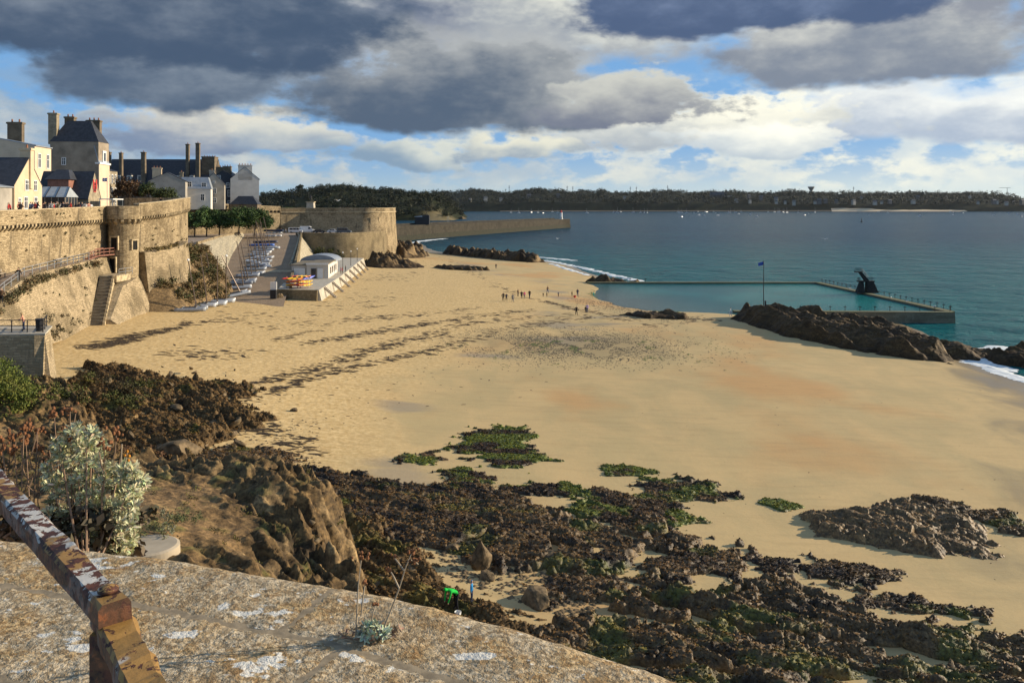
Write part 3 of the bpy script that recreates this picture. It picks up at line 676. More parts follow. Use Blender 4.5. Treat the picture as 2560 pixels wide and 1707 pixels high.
o = link(bpy.data.objects.new('slipway', mesh_from('slipway', vs_, fs_, ['paving'], None, uv_))); tag(o, 'brown paved slipway running down to the beach', 'slipway', kind='structure')
# pale band crossing the slipway and sloping toe edges
MB().add([(-51.6 - 11, 190.5, rampz(190.5) + .012), (-50.9, 190.5, rampz(190.5) + .012), (-51.6, 193, rampz(193) + .012), (-52.3 - 11, 193, rampz(193) + .012)], [[0, 1, 2, 3]]).build('paving_band', 'coping', o)
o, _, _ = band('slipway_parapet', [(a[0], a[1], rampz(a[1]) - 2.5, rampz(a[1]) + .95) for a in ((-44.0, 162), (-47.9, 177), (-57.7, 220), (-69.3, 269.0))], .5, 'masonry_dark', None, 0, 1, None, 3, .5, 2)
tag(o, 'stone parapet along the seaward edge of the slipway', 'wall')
def quadsheet(name, A, B, label, mat, cat='wall', nu=16, nv=6, thick=.5, rough=.12, kind=None):
    """sloped stone face between polyline A (foot) and B (top)"""
    A = resample(A, 1e9); B = resample(B, 1e9)
    def at(Q, f):
        f *= len(Q) - 1; i = min(int(f), len(Q) - 2); return Vector(Q[i]).lerp(Vector(Q[i + 1]), f - i)
    vs_, fs, uv = [], [], []
    for i in range(nu + 1):
        a, c = at(A, i / nu), at(B, i / nu)
        for j in range(nv + 1):
            p_ = a.lerp(c, j / nv); vs_.append(p_ + Vector((rnd.uniform(-1, 1), rnd.uniform(-1, 1), rnd.uniform(-1, 1))) * (rough if 0 < i < nu and 0 < j < nv else 0))
    L = sum((Vector(A[i + 1]) - Vector(A[i])).length for i in range(len(A) - 1)); h_ = (Vector(A[0]) - Vector(B[0])).length
    h_ = max(h_, (Vector(A[-1]) - Vector(B[-1])).length)
    for i in range(nu):
        for j in range(nv):
            k = i * (nv + 1) + j; fs.append([k, k + nv + 1, k + nv + 2, k + 1])
            uv.append([(L * i / nu, h_ * j / nv), (L * (i + 1) / nu, h_ * j / nv), (L * (i + 1) / nu, h_ * (j + 1) / nv), (L * i / nu, h_ * (j + 1) / nv)])
    me = mesh_from(name, vs_, fs, [mat], None, uv); o = link(bpy.data.objects.new(name, me)); tag(o, label, cat, None, kind)
    if thick:
        md = o.modifiers.new('solid', 'SOLIDIFY'); md.thickness = thick; md.offset = -1
    return o
quadsheet('sloping_revetment', [(-60.2, 170, 5.4), (-62.8, 177, rampz(177)), (-75.2, 220, rampz(220)), (-87.8, 269, 13.3)], [(-74.5, 193, 12.6), (-77, 201, 13.5), (-83.4, 235, 14.0), (-88.4, 269, 14.2)], 'stone-faced sloping bank behind the row of beached catamarans', 'revetment')
quadsheet('sloping_revetment', [(-56.6, 200, 5.0), (-60.0, 240, 5.0), (-62.0, 262, 5.2), (-63.5, 274, 5.6)], [(-54.0, 201, rampz(201) + .2), (-61.8, 236, rampz(236) + .6), (-67.8, 262, rampz(262) + .9), (-70.2, 269, 14.2)], 'pale stone-faced sloping bank behind the white beach clubhouse', 'revetment')
o, _, _ = band('terrace_wall', [(-77, 201, 13, 14.1), (-83.4, 235, 13.3, 14.5), (-88.2, 269, 13.3, 14.5)], .5, 'masonry', None, 0, 1, None, 3, 0, 1); tag(o, 'low wall edging the esplanade above the catamarans', 'wall')
rs = empty('bank_stairs', (-59, 172, 5.6)); tag(rs, 'narrow flight of steps on the edge of the stone bank', 'stairs')
for i in range(36):
    p0 = Vector((-59.4, 168, 5.4)).lerp(Vector((-75.6, 196.5, 13.3)), i / 36); MB().box(-.5, .9, 0, .95, -.5, .12).build('step', 'coping', rs).location = p0 - rs.location

# ---------------------------------------------------------------- clubhouse deck and clubhouse
dk = empty('clubhouse_deck', (-38, 160, 4)); tag(dk, 'raised stone deck of the beach clubhouse', 'deck')
dp = [(-38.0, 160), (-40.2, 190), (-43.2, 220), (-47.0, 258)]; di = [(-46.2, 161.5), (-51.5, 190), (-57.5, 220), (-63, 262)]
w_, _, _ = band('sea_wall', [(a[0], a[1], 3.0, 6.5) for a in dp], .8, 'concrete', None, .9, 1, None, 3, .3, 2); w_.parent = dk; w_.matrix_parent_inverse = Matrix.Translation(-dk.location)
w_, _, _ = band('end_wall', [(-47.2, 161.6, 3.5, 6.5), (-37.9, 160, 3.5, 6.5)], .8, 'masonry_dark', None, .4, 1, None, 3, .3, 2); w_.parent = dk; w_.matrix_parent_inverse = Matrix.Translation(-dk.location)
MB().add([(a[0] + 38, a[1] - 160, 2.49) for a in dp] + [(a[0] + 38, a[1] - 160, 2.49) for a in di[::-1]], [[0, 1, 6, 7], [1, 2, 5, 6], [2, 3, 4, 5]]).build('deck_surface', 'concrete', dk)
for k in range(8):                                     # timber steps down to the sand, side by side along the deck
    yy = 166.5 + k * 11.3; xx = np.interp(yy, [a[1] for a in dp], [a[0] for a in dp])
    sr_ = empty('beach_steps', (xx + .35, yy, 6.4)); tag(sr_, ('timber steps down to the sand nearest the kayak rack' if k == 0 else '%s timber steps along the clubhouse deck counting from the kayak rack' % ('', 'second', 'third', 'fourth', 'fifth', 'sixth', 'seventh', 'eighth')[k]), 'steps', 'timber steps along the clubhouse deck')
    zf = sz(xx + 2.6, yy) - 6.4
    for sy in (-.55, .55): MB().bar((0, sy, 0), (2.5, sy, zf - .1), .12, .3).build('stringer', 'wood_pale', sr_)
    for j in range(8):
        f_ = (j + .5) / 8; MB().box(2.5 * f_ - .14, 2.5 * f_ + .14, -.55, .55, zf * f_ - .02, zf * f_ + .05).build('tread', 'wood_pale', sr_)
def face_fn(C, ang):
    a = Vector((-math.sin(ang), math.cos(ang), 0)); bb = Vector((-math.cos(ang), -math.sin(ang), 0))
    return lambda s, d_, z_: Vector(C) + a * s + bb * d_ + Vector((0, 0, z_))
def house(name, label, C, ang, L, Dp, zb, ze, zr, ridge, wall, roof, wins=(), chims=(), flat=False, over=.25, pots=True, cat='house', frame='white_paint'):
    """C: near sea-side corner. s runs along the sea front, d inland. ridge 'd': gables on front and back; 's': gables on the near and far sides."""
    root = empty(name, (C[0], C[1], zb)); tag(root, label, cat)
    T0 = face_fn((0, 0, 0), ang); T = lambda s, d_, z_: T0(s, d_, z_ - zb)
    mb = MB(); ring = [(0, 0), (L, 0), (L, Dp), (0, Dp)]
    mb.hexa([T(s, d_, zb) for s, d_ in ring][::-1], [T(s, d_, ze) for s, d_ in ring][::-1])
    if not flat:
        if ridge == 'd':
            for d_ in (0, Dp): mb.add([T(0, d_, ze), T(L, d_, ze), T(L / 2, d_, zr)], [[0, 1, 2]])
        elif ridge == 's':
            for s in (0, L): mb.add([T(s, 0, ze), T(s, Dp, ze), T(s, Dp / 2, zr)], [[0, 1, 2]])
    mb.build('wall', wall, root)
    rm = MB(); th = .16; o_ = over
    def slab(q): rm.hexa([Vector(v) for v in q], [Vector(v) + Vector((0, 0, th)) for v in q])
    if flat: slab([T(-o_, -o_, ze), T(-o_, Dp + o_, ze), T(L + o_, Dp + o_, ze), T(L + o_, -o_, ze)])
    elif ridge == 'd':
        k = (zr - ze) / (L / 2)
        slab([T(-o_, -o_ * .2, ze - k * o_), T(L / 2, -o_ * .2, zr), T(L / 2, Dp + o_ * .2, zr), T(-o_, Dp + o_ * .2, ze - k * o_)])
        slab([T(L / 2, -o_ * .2, zr), T(L + o_, -o_ * .2, ze - k * o_), T(L + o_, Dp + o_ * .2, ze - k * o_), T(L / 2, Dp + o_ * .2, zr)])
    elif ridge == 's':
        k = (zr - ze) / (Dp / 2)
        slab([T(-o_ * .2, -o_, ze - k * o_), T(-o_ * .2, Dp / 2, zr), T(L + o_ * .2, Dp / 2, zr), T(L + o_ * .2, -o_, ze - k * o_)])
        slab([T(-o_ * .2, Dp / 2, zr), T(-o_ * .2, Dp + o_, ze - k * o_), T(L + o_ * .2, Dp + o_, ze - k * o_), T(L + o_ * .2, Dp / 2, zr)])
    elif ridge == 'hip':
        i_ = min(L, Dp) * .42
        q = [T(-o_, -o_, ze), T(L + o_, -o_, ze), T(L + o_, Dp + o_, ze), T(-o_, Dp + o_, ze)]; tq = [T(i_, i_, zr), T(L - i_, i_, zr), T(L - i_, Dp - i_, zr), T(i_, Dp - i_, zr)]
        rm.hexa(q[::-1], tq[::-1])
    elif ridge == 'mansard':
        i_ = (zr - ze) * .22; q = [T(-o_, -o_, ze), T(L + o_, -o_, ze), T(L + o_, Dp + o_, ze), T(-o_, Dp + o_, ze)]; tq = [T(i_, i_, zr), T(L - i_, i_, zr), T(L - i_, Dp - i_, zr), T(i_, Dp - i_, zr)]
        rm.hexa(q[::-1], tq[::-1])
    ro = rm.build('roof', roof, root)
    for wn in wins:
        f_, u, z_, w_, h_ = wn[:5]; fm = wn[5] if len(wn) > 5 else frame
        def Q(uu, out, zz_): return T(uu, -out, zz_) if f_ == 'f' else (T(-out, uu, zz_) if f_ == 'n' else T(L + out, uu, zz_))
        fr = MB(); e = .12
        for (u0, u1, z0, z1) in ((u - w_ / 2 - e, u - w_ / 2, z_ - e, z_ + h_ + e), (u + w_ / 2, u + w_ / 2 + e, z_ - e, z_ + h_ + e), (u - w_ / 2, u + w_ / 2, z_ + h_, z_ + h_ + e), (u - w_ / 2, u + w_ / 2, z_ - e, z_), (u - .04, u + .04, z_, z_ + h_), (u - w_ / 2, u + w_ / 2, z_ + h_ * .62, z_ + h_ * .62 + .07)):
            fr.hexa([Q(u0, -.05, z0), Q(u1, -.05, z0), Q(u1, .09, z0), Q(u0, .09, z0)], [Q(u0, -.05, z1), Q(u1, -.05, z1), Q(u1, .09, z1), Q(u0, .09, z1)])
        wo_ = fr.build('window', fm, root)
        MB().hexa([Q(u - w_ / 2, -.05, z_), Q(u + w_ / 2, -.05, z_), Q(u + w_ / 2, .03, z_), Q(u - w_ / 2, .03, z_)], [Q(u - w_ / 2, -.05, z_ + h_), Q(u + w_ / 2, -.05, z_ + h_), Q(u + w_ / 2, .03, z_ + h_), Q(u - w_ / 2, .03, z_ + h_)]).build('pane', 'glass_dark', wo_)
    for (s, d_, w_, dd, zt, mt) in chims:
        cm = MB(); ring = [(s - w_ / 2, d_ - dd / 2), (s + w_ / 2, d_ - dd / 2), (s + w_ / 2, d_ + dd / 2), (s - w_ / 2, d_ + dd / 2)]
        cm.hexa([T(a, c, ze - .5) for a, c in ring][::-1], [T(a, c, zt) for a, c in ring][::-1])
        g = .14; ring2 = [(s - w_ / 2 - g, d_ - dd / 2 - g), (s + w_ / 2 + g, d_ - dd / 2 - g), (s + w_ / 2 + g, d_ + dd / 2 + g), (s - w_ / 2 - g, d_ + dd / 2 + g)]
        cm.hexa([T(a, c, zt - .35) for a, c in ring2][::-1], [T(a, c, zt - .05) for a, c in ring2][::-1])
        co = cm.build('chimney', mt, root)
        if pots:
            np_ = max(1, int(dd / .85))
            for k in range(np_):
                cc_ = T(s, d_ - dd / 2 + (k + .5) * dd / np_, zt); MB().lathe([(.13, -.05), (.16, .0), (.12, .5), (.14, .52), (.0, .53)], cc_, 8).build('chimney_pot', 'terracotta', co)
    return root
AA = R(6.8)
G0 = 21.75
tg = MB().add([(-57, 55, G0), (-66.6, 133, G0), (-64.5, 138, G0 + .2), (-66, 165, G0 + .6), (-84, 176, G0 + .4), (-119, 262, G0 + .6), (-106, 273, G0 + .6), (-83, 296, G0 - .2), (-48, 303, 20.6), (-48, 345, 20.6), (-200, 360, G0), (-260, 200, G0), (-160, 60, G0)],
              [list(range(13))]).build('town_ground', 'town_paving'); tag(tg, 'paved streets inside the ramparts', 'ground', kind='structure')
house('gabled_house', 'cream gabled house with dark slate roof nearest the rampart terrace', (-71.6, 118, 0), AA, 8.8, 6.5, G0, 26.0, 30.0, 'd', 'render_cream', 'slate',
      [('f', 1.5, 22.9, .7, 1.1), ('f', 3.4, 22.6, .95, 1.6), ('f', 6.6, 22.6, .9, 1.6), ('f', 3.7, 25.3, .9, 1.4), ('f', 6.4, 25.3, .9, 1.4)], [(5.0, .5, 1.1, 1.5, 31.6, 'render_cream')])
house('lean_to_house', 'low grey lean-to with stout chimney beside the cream gabled house', (-71.4, 113.8, 0), AA, 4.4, 9, G0, 25.6, 26.4, 's', 'render_grey', 'zinc', (), [(3.9, 4.2, 1.0, 1.9, 29.2, 'render_grey')])
house('tall_house', 'tall cream house with white windows behind the gabled house', (-81.5, 140, 0), AA, 6.4, 12, G0, 33.2, 34.4, 's', 'render_pink', 'zinc',
      [('f', 1.7, 29.6, .9, 2.3), ('f', 5.0, 29.6, .9, 2.3), ('f', 1.8, 25.0, .9, 2.2)], [(2, 8.4, 1.0, 2.4, 37.6, 'stone_brown'), (4.4, 5.0, 1.0, 2.4, 37.6, 'stone_brown')])
bb = house('town_house', 'tall brown-walled town house with slate pavilion roof and cream sea front', (-83.2, 165, 0), AA, 5.6, 9.2, G0, 35.8, 40.2, 'hip', 'render_brown', 'slate',
      [('f', 2.8, 22.6, .9, 2.2), ('f', 2.8, 26.4, .9, 2.4), ('n', 6.6, 31.2, .6, 1.3)], [(1.2, 9.0, 1.3, 1.6, 41.6, 'stone_far'), (4.2, 7.0, 1.3, 1.8, 41.2, 'stone_brown'), (4.8, 2.6, 1.2, 2.6, 40.6, 'stone_brown')], over=.05)
T0 = face_fn((0, 0, 0), AA)
MB().hexa([T0(s, d_, 0) for s, d_ in ((-.04, -.12), (-.04, .0), (5.64, .0), (5.64, -.12))], [T0(s, d_, 9.6) for s, d_ in ((-.04, -.12), (-.04, .0), (5.64, .0), (5.64, -.12))]).build('sea_front', 'render_pink', bb)
MB().hexa([T0(s, d_, 9.6) for s, d_ in ((-.2, -.35), (-.2, .6), (5.8, .6), (5.8, -.35))], [T0(s, d_, 9.95) for s, d_ in ((-.2, -.35), (-.2, .6), (5.8, .6), (5.8, -.35))]).build('cornice', 'white_paint', bb)
MB().hexa([T0(s, d_, 9.95) for s, d_ in ((-.06, -.1), (-.06, .1), (5.66, .1), (5.66, -.1))], [T0(s, d_, 13.3) for s, d_ in ((-.06, .75), (-.06, .9), (5.66, .9), (5.66, .75))]).build('mansard_slope', 'zinc', bb)
dm = MB().hexa([T0(s, d_, 10) for s, d_ in ((1.9, -.2), (1.9, .9), (3.7, .9), (3.7, -.2))], [T0(s, d_, 12.4) for s, d_ in ((1.9, -.2), (1.9, .9), (3.7, .9), (3.7, -.2))]).build('dormer', 'white_paint', bb)
MB().hexa([T0(s, d_, 10.3) for s, d_ in ((2.3, -.24), (2.3, -.1), (3.3, -.1), (3.3, -.24))], [T0(s, d_, 12.0) for s, d_ in ((2.3, -.24), (2.3, -.1), (3.3, -.1), (3.3, -.24))]).build('pane', 'glass_dark', dm)
rh = house('restaurant_house', 'low slate-roofed restaurant with stone gable and red shutters', (-71.3, 138, 0), AA, 5.4, 8.2, G0, 24.4, 28.7, 'd', 'stone_far', 'slate', [('f', 2.7, 25.4, .8, 1.5, 'red_paint')], ())
MB().hexa([T0(s, d_, 4.2) for s, d_ in ((-.6, 2.9), (-.6, 6.2), (2.2, 6.2), (2.2, 2.9))], [T0(s, d_, 5.6) for s, d_ in ((-.6, 2.9), (-.6, 6.2), (2.2, 6.2), (2.2, 2.9))]).build('dormer', 'wood_red', rh)
MB().hexa([T0(s, d_, 5.6) for s, d_ in ((-1.0, 2.5), (-1.0, 6.6), (2.6, 6.6), (2.6, 2.5))], [T0(s, d_, 7.3) for s, d_ in ((1.2, 3.6), (1.2, 5.5), (2.4, 5.5), (2.4, 3.6))]).build('dormer_roof', 'slate', rh)
for sx in (-.62, .62): MB().hexa([T0(2.7 + sx + k, -.02, 4.1) - T0(0, j, 0) * -1 for k, j in ((-.2, -.1), (-.2, 0), (.2, 0), (.2, -.1))], [T0(2.7 + sx + k, -.02, 5.7) - T0(0, j, 0) * -1 for k, j in ((-.2, -.1), (-.2, 0), (.2, 0), (.2, -.1))]).build('shutter', 'red_paint', rh)
cg = empty('conservatory', (-71.6, 131.4, G0)); tag(cg, 'glazed conservatory dining room in front of the restaurant', 'conservatory')
def gl(nm, s0, s1, d0, d1, z0, z1, mt): MB().hexa([T0(s, d_, z0) for s, d_ in ((s0, d0), (s0, d1), (s1, d1), (s1, d0))], [T0(s, d_, z1) for s, d_ in ((s0, d0), (s0, d1), (s1, d1), (s1, d0))]).build(nm, mt, cg)
gl('glass_wall', 0, 4.6, 0, 6.2, 0, 2.6, 'glass_dark')
for k in range(7): gl('mullion', -.06, .02, k * 1.0, k * 1.0 + .09, 0, 2.6, 'wood_pale')
for k in range(5): gl('mullion', k * 1.12, k * 1.12 + .09, -.06, .02, 0, 2.6, 'wood_pale')
MB().add([T0(-.2, -.2, 2.6), T0(-.2, 6.4, 2.6), T0(2.3, 6.0, 4.3), T0(2.3, .2, 4.3), T0(4.8, 6.4, 2.6), T0(4.8, -.2, 2.6)], [[0, 3, 2, 1], [3, 5, 4, 2], [0, 5, 3], [1, 2, 4]]).build('glass_roof', 'glass_roof', cg)
for k in range(5): MB().bar(T0(-.2, -.2 + k * 1.6, 2.64), T0(2.3, .2 + k * 1.45, 4.34), .07, .07).build('roof_bar', 'dark_metal', cg)
aw = empty('awning', (-69.2, 139.2, G0)); tag(aw, 'flat white awning over the restaurant terrace', 'awning')
MB().hexa([T0(s, d_, 2.25) for s, d_ in ((0, -1.4), (0, .9), (5, .9), (5, -1.4))], [T0(s, d_, 2.42) for s, d_ in ((0, -1.4), (0, .9), (5, .9), (5, -1.4))]).build('canvas', 'white_paint', aw)
for s, d_ in ((.1, -1.3), (4.9, -1.3), (.1, .8), (4.9, .8)): MB().tube([T0(s, d_, 0), T0(s, d_, 2.25)], .04, 6).build('post', 'grey_metal', aw)
house('stone_house', 'narrow stone house with balconies behind the brown tree', (-92.5, 187, 0), AA, 7, 6, G0, 31.0, 32, 'hip', 'stone_far', 'slate', [('f', s, z_, .8, 1.9) for s in (1.6, 3.6, 5.6) for z_ in (22.2, 25.2, 28.2)])
lrb = house('long_roofed_block', 'long dark block with slate roof, tall chimneys and white dormers', (-106.5, 292, 0), R(2), 12, 38, G0, 31.0, 39.6, 'd', 'stone_brown', 'slate', [],
      [(-.2, 5.2, 1.2, 1.3, 45.2, 'stone_brown'), (1.0, 9.2, 1.2, 1.1, 44.9, 'stone_brown'), (.5, 24.5, 1.3, 1.4, 42.0, 'stone_brown'), (1, 32.6, 1.3, 1.0, 41.8, 'stone_brown'), (.2, 36.5, 1.3, 1.2, 42.0, 'stone_brown'), (4, 2.4, 4, 4.6, 40.6, 'stone_brown')])
T1 = face_fn((0, 0, 0), R(2))
for d_ in (7.5, 12, 16, 20.5, 25.8, 29.5, 33.2, 36.2):
    dm = MB().hexa([T1(a, c, 9.5) for a, c in ((.1, d_ - .75), (.1, d_ + .75), (2.6, d_ + .75), (2.6, d_ - .75))][::-1], [T1(a, c, 12.0) for a, c in ((.1, d_ - .75), (.1, d_ + .75), (2.6, d_ + .75), (2.6, d_ - .75))][::-1]).build('dormer', 'render_white', lrb)
    MB().hexa([T1(a, c, 10.0) for a, c in ((.04, d_ - .42), (.04, d_ + .42), (.3, d_ + .42), (.3, d_ - .42))][::-1], [T1(a, c, 11.6) for a, c in ((.04, d_ - .42), (.04, d_ + .42), (.3, d_ + .42), (.3, d_ - .42))][::-1]).build('pane', 'glass_dark', dm)
    MB().hexa([T1(a, c, 12.0) for a, c in ((-.1, d_ - .95), (-.1, d_ + .95), (3.2, d_ + .95), (3.2, d_ - .95))][::-1], [T1(a, c, 12.5) for a, c in ((.2, d_ - .3), (.2, d_ + .3), (3.2, d_ + .3), (3.2, d_ - .3))][::-1]).build('dormer_roof', 'slate', dm)
house('hip_roofed_house', 'low grey house with broad gable behind the dark bushes', (-99.6, 250, 0), R(16), 10, 10.4, G0, 30.4, 33.0, 's', 'render_grey', 'slate', (), [(5, 8.6, 1.2, 2.6, 34.6, 'render_cream')])
house('white_mansard_house', 'white house with ribbed zinc mansard roof and white dormers', (-94.8, 258, 0), R(16), 8, 9.4, G0, 28.2, 31.9, 'mansard', 'render_white', 'zinc', [('n', 2.4, 24.6, 1.0, 1.9), ('n', 6.2, 28.7, 1.0, 1.7), ('n', 2.0, 28.7, 1.2, 1.4)], [(4, 9.0, 1, 1.0, 33.6, 'stone_far')])
house('narrow_gabled_house', 'narrow grey gabled house with three small windows one above another', (-94.0, 268, 0), R(17), 8, 6.6, G0, 30.0, 33.6, 's', 'render_grey', 'slate', [('n', 3.0, 24.0, .9, 1.4), ('n', 3.0, 27.0, .9, 1.5), ('n', 3.2, 30.3, .5, .6)], [(1.5, 3.9, 1, 1.6, 34.6, 'render_grey')])
house('dark_tall_house', 'tall dark slate-hung house between the grey gable and the white gable', (-96.4, 283, 0), R(2), 9, 6.6, G0, 33.0, 35.0, 's', 'slate', 'slate', [('n', 1.6, 29.2, .9, 1.5), ('n', 1.2, 26.2, .8, 2), ('n', 1.2, 22.6, .8, 2), ('n', 4.6, 32, .8, 1.3)], [(1.5, 2.2, 1, 2.6, 36.6, 'stone_brown'), (2.5, 5.0, 1, 2.6, 36.4, 'stone_brown')])
house('white_gabled_house', 'tall blank white gable with wide chimney and dark side roof', (-87.6, 284, 0), R(17.5), 10, 9.4, G0, 32.2, 36.2, 's', 'render_white', 'slate', (), [(.7, 4.6, 1.4, 4.6, 37.0, 'render_white')])
house('slate_lodge', 'small lodge with dark hipped slate roof before the white gable', (-85.9, 276.5, 0), R(2), 5, 9, G0, 23.4, 26.2, 'hip', 'stone_brown', 'slate')
# ================================================================ rocks
def rockmat(name, rough=.8, spec=.25, bs=5.0, bd=.05):
    m, t, b = new_mat(name)
    at = t.node('ShaderNodeVertexColor'); at.layer_name = 'col'; p = posn(t)
    n1 = t.noise(p, bs, 6, .7); n2 = t.noise(t.scale(p, (1, 1, 2.5)), bs * .25, 5, .6)
    c = t.mix(1.0, at.outputs['Color'], t.mix(t.ss(n1, .3, .72), (.42, .42, .42), (1.5, 1.45, 1.35)), 'MULTIPLY')
    c = t.mix(1.0, c, t.mix(t.ss(n2, .35, .65), (.62, .62, .62), (1.25, 1.25, 1.22)), 'MULTIPLY')
    t.put(b.inputs['Base Color'], c); b.inputs['Roughness'].default_value = rough; b.inputs['Specular IOR Level'].default_value = spec
    bump(t, b, t.m('ADD', n1, t.m('MULTIPLY', n2, 1.2)), .9, bd)
    return m
rockmat('rock'); rockmat('rock_wet', .55, .4, 7.0, .05)
WEED = np.array([.040, .023, .008]); ROCK = np.array([.125, .080, .034]); TAN = np.array([.29, .205, .105]); GREEN = np.array([.105, .135, .014]); BLACK = np.array([.011, .008, .005]); SANDC = np.array([.36, .265, .145])
def mixc(c, d_, f): return c * (1 - f[..., None]) + d_ * f[..., None]
def patch(poly, res, pad=1.5):
    xs_ = np.array([p_[0] for p_ in poly]); ys_ = np.array([p_[1] for p_ in poly])
    X, Y = np.meshgrid(np.arange(xs_.min() - pad, xs_.max() + pad, res), np.arange(ys_.min() - pad, ys_.max() + pad, res))
    X = X + (vnoise(X * 9.1, Y * 8.3, 91) - .5) * res * .7; Y = Y + (vnoise(X * 7.7, Y * 9.9, 92) - .5) * res * .7
    return X, Y
def finish(name, label, X, Y, hgt, S, color, mat='rock', cat='rock', kind=None, thresh=-.06, group=None, smooth=True):
    Z = S + hgt
    up = hgt > thresh
    keep = up[:-1, :-1] | up[1:, :-1] | up[:-1, 1:] | up[1:, 1:]
    ob = link(bpy.data.objects.new(name, grid_mesh(name, X, Y, Z, mat, keep, color, smooth)))
    tag(ob, label, cat, group, kind); return ob
WEEDS = []
def reef(name, label, pxpoly, res=.07, height=.7, edge=2.0, jag=1.6, green=.0, bare=.3, dark=.5, seed=0, strata=.5, lump=.28, ang=-18, mat='rock_wet', world=None, gap=0.0, kind=None, cat='rock', greenedge=0.0, chan=0.0, tint=1.0, grow=.55):
    if world is None:
        x_, y_, _ = PSv([q[0] for q in pxpoly], [q[1] for q in pxpoly]); poly = list(zip(x_, y_))
    else: poly = world
    X, Y = patch(poly, res); S = sandz(X, Y); D = sdf(poly, X, Y)
    mk = D + grow + jag * fbm(X / 2.2, Y / 1.5, 5, seed) + jag * .8 * fbm(X / .7, Y / .5, 3, seed + 3) - gap
    if chan: mk = np.minimum(mk, (.80 - ridged(X / 8 + .3 * fbm(X / 3, Y / 3, 3, seed + 90), Y / 3.6, 2, seed + 91)) * chan * 14 + 1.0 * fbm(X / .8, Y / .6, 3, seed + 92))
    env = sstep(0, edge, mk)
    ca, sa_ = math.cos(R(ang)), math.sin(R(ang)); U = X * ca + Y * sa_; V = -X * sa_ + Y * ca
    st_ = ridged(U / 4.5 + .4 * fbm(U / 3, V / 3, 2, seed), V / 1.1, 4, seed + 5)
    bg_ = fbm(X / 3.5, Y / 2.6, 3, seed + 8)
    lm = np.abs(fbm(X / .55, Y / .42, 3, seed + 11)); lm2 = 1 - lm * 2.2
    bk, ck = blocks(U / 1.5 + .3 * bg_, V / .75, seed + 12); bk2, ck2 = blocks(U / .5, V / .32, seed + 14)
    wv_ = 1 - vnoise(X / .22, Y / .17, seed + 15)
    height = height * .72
    body_ = height * (.36 + .5 * bg_ + strata * .8 * (st_ - .35) + .26 * bk + .10 * bk2) - .16 * height * (1 - sstep(0, .10, ck)) - .05 * (1 - sstep(0, .12, ck2))
    h_ = env * (body_ + lump * (.22 * lm2 + .20 * wv_ - .12)) + (env - 1) * .5 + .10 * sstep(-.3, .2, mk) - .02
    col = np.broadcast_to(WEED, X.shape + (3,)).copy()
    wn = fbm(X / 1.7, Y / 1.2, 4, seed + 20); gn = fbm(X / 2.4, Y / 1.6, 4, seed + 23)
    gy, gx = np.gradient(h_, res); slope = np.hypot(gx, gy)
    col = mixc(col, BLACK, np.maximum(sstep(.15, .5, -wn) * dark, (1 - sstep(.02, .12, ck)) * .6))
    col = mixc(col, ROCK, sstep(.55 - bare, 1.0 - bare, .5 + .6 * wn + .35 * (st_ - .4)) * .95)
    col = mixc(col, TAN, sstep(.7, 1.3, slope * .35 + wn * .8) * bare * .6)
    gm = sstep(.66 - green * .8, .92 - green * .8, .42 + .8 * gn + .05 * lm2) * (green > 0) * (.35 + .65 * min(1, green * 2))
    if greenedge: gm = np.maximum(gm, greenedge * sstep(1.6, .1, mk) * sstep(-.15, .25, gn))
    col = mixc(col, GREEN, gm)
    col = col * (.75 + .5 * vnoise(X / .2, Y / .17, seed + 50))[..., None]
    col = col * tint
    rr_ = np.random.RandomState(seed + 500); pk = np.argwhere((mk > .05) & (rr_.rand(*X.shape) < (.16 if tint == 1 else .03) * (res / .055) ** 2)); i_, j_ = pk[:, 0], pk[:, 1]
    WEEDS.append((np.stack([X[i_, j_], Y[i_, j_], (S + h_)[i_, j_]], 1), col[i_, j_]))
    return finish(name, label, X, Y, h_, S, col, mat, cat, kind)
reef('weedy_reef', 'broad low reef thick with brown seaweed below the headland', [(740, 1190), (900, 1180), (1000, 1215), (1180, 1200), (1300, 1240), (1420, 1300), (1520, 1310), (1640, 1290), (1800, 1330), (1740, 1385), (1600, 1405), (1610, 1440), (1400, 1455), (1150, 1410), (960, 1360), (820, 1300)], .065, .95, 1.8, 1.5, .10, .34, .6, 1, chan=1)
reef('weedy_reef', 'reef mottled with bright green algae and brown weed on the open sand', [(1400, 1270), (1480, 1222), (1560, 1235), (1610, 1200), (1740, 1195), (1840, 1240), (1790, 1262), (1690, 1275), (1830, 1300), (1700, 1330), (1500, 1318)], .06, .55, 1.4, 1.4, .40, .2, .4, 2, greenedge=.8)
reef('weedy_reef', 'line of small green-topped rocks beside the broad brown reef', [(1200, 1215), (1330, 1205), (1420, 1210), (1500, 1225), (1480, 1250), (1380, 1245), (1260, 1235)], .05, .4, .9, 1.3, .45, .1, .4, 3, gap=.5, greenedge=.9)
reef('rock_outcrop', 'big bare brown outcrop standing alone on the sand', [(1995, 1290), (2120, 1282), (2270, 1252), (2330, 1272), (2420, 1310), (2480, 1360), (2490, 1415), (2350, 1400), (2180, 1352), (2050, 1335)], .06, 1.5, 2.4, .8, .0, .7, .2, 4, .7, .08, -25, tint=1.35, grow=1.5)
reef('weedy_reef', 'green-fringed rocks beyond the bare brown outcrop', [(2290, 1245), (2380, 1258), (2440, 1275), (2540, 1285), (2600, 1330), (2600, 1350), (2480, 1322), (2400, 1290), (2330, 1272)], .06, .6, 1.2, 1.2, .2, .35, .5, 5, greenedge=.8)
reef('weedy_reef', 'weed-covered reef between the wet sand channels', [(1640, 1390), (1720, 1365), (1850, 1365), (1900, 1420), (1880, 1442), (1780, 1452), (1680, 1478), (1590, 1430)], .055, .6, 1.3, 1.4, .12, .25, .5, 6)
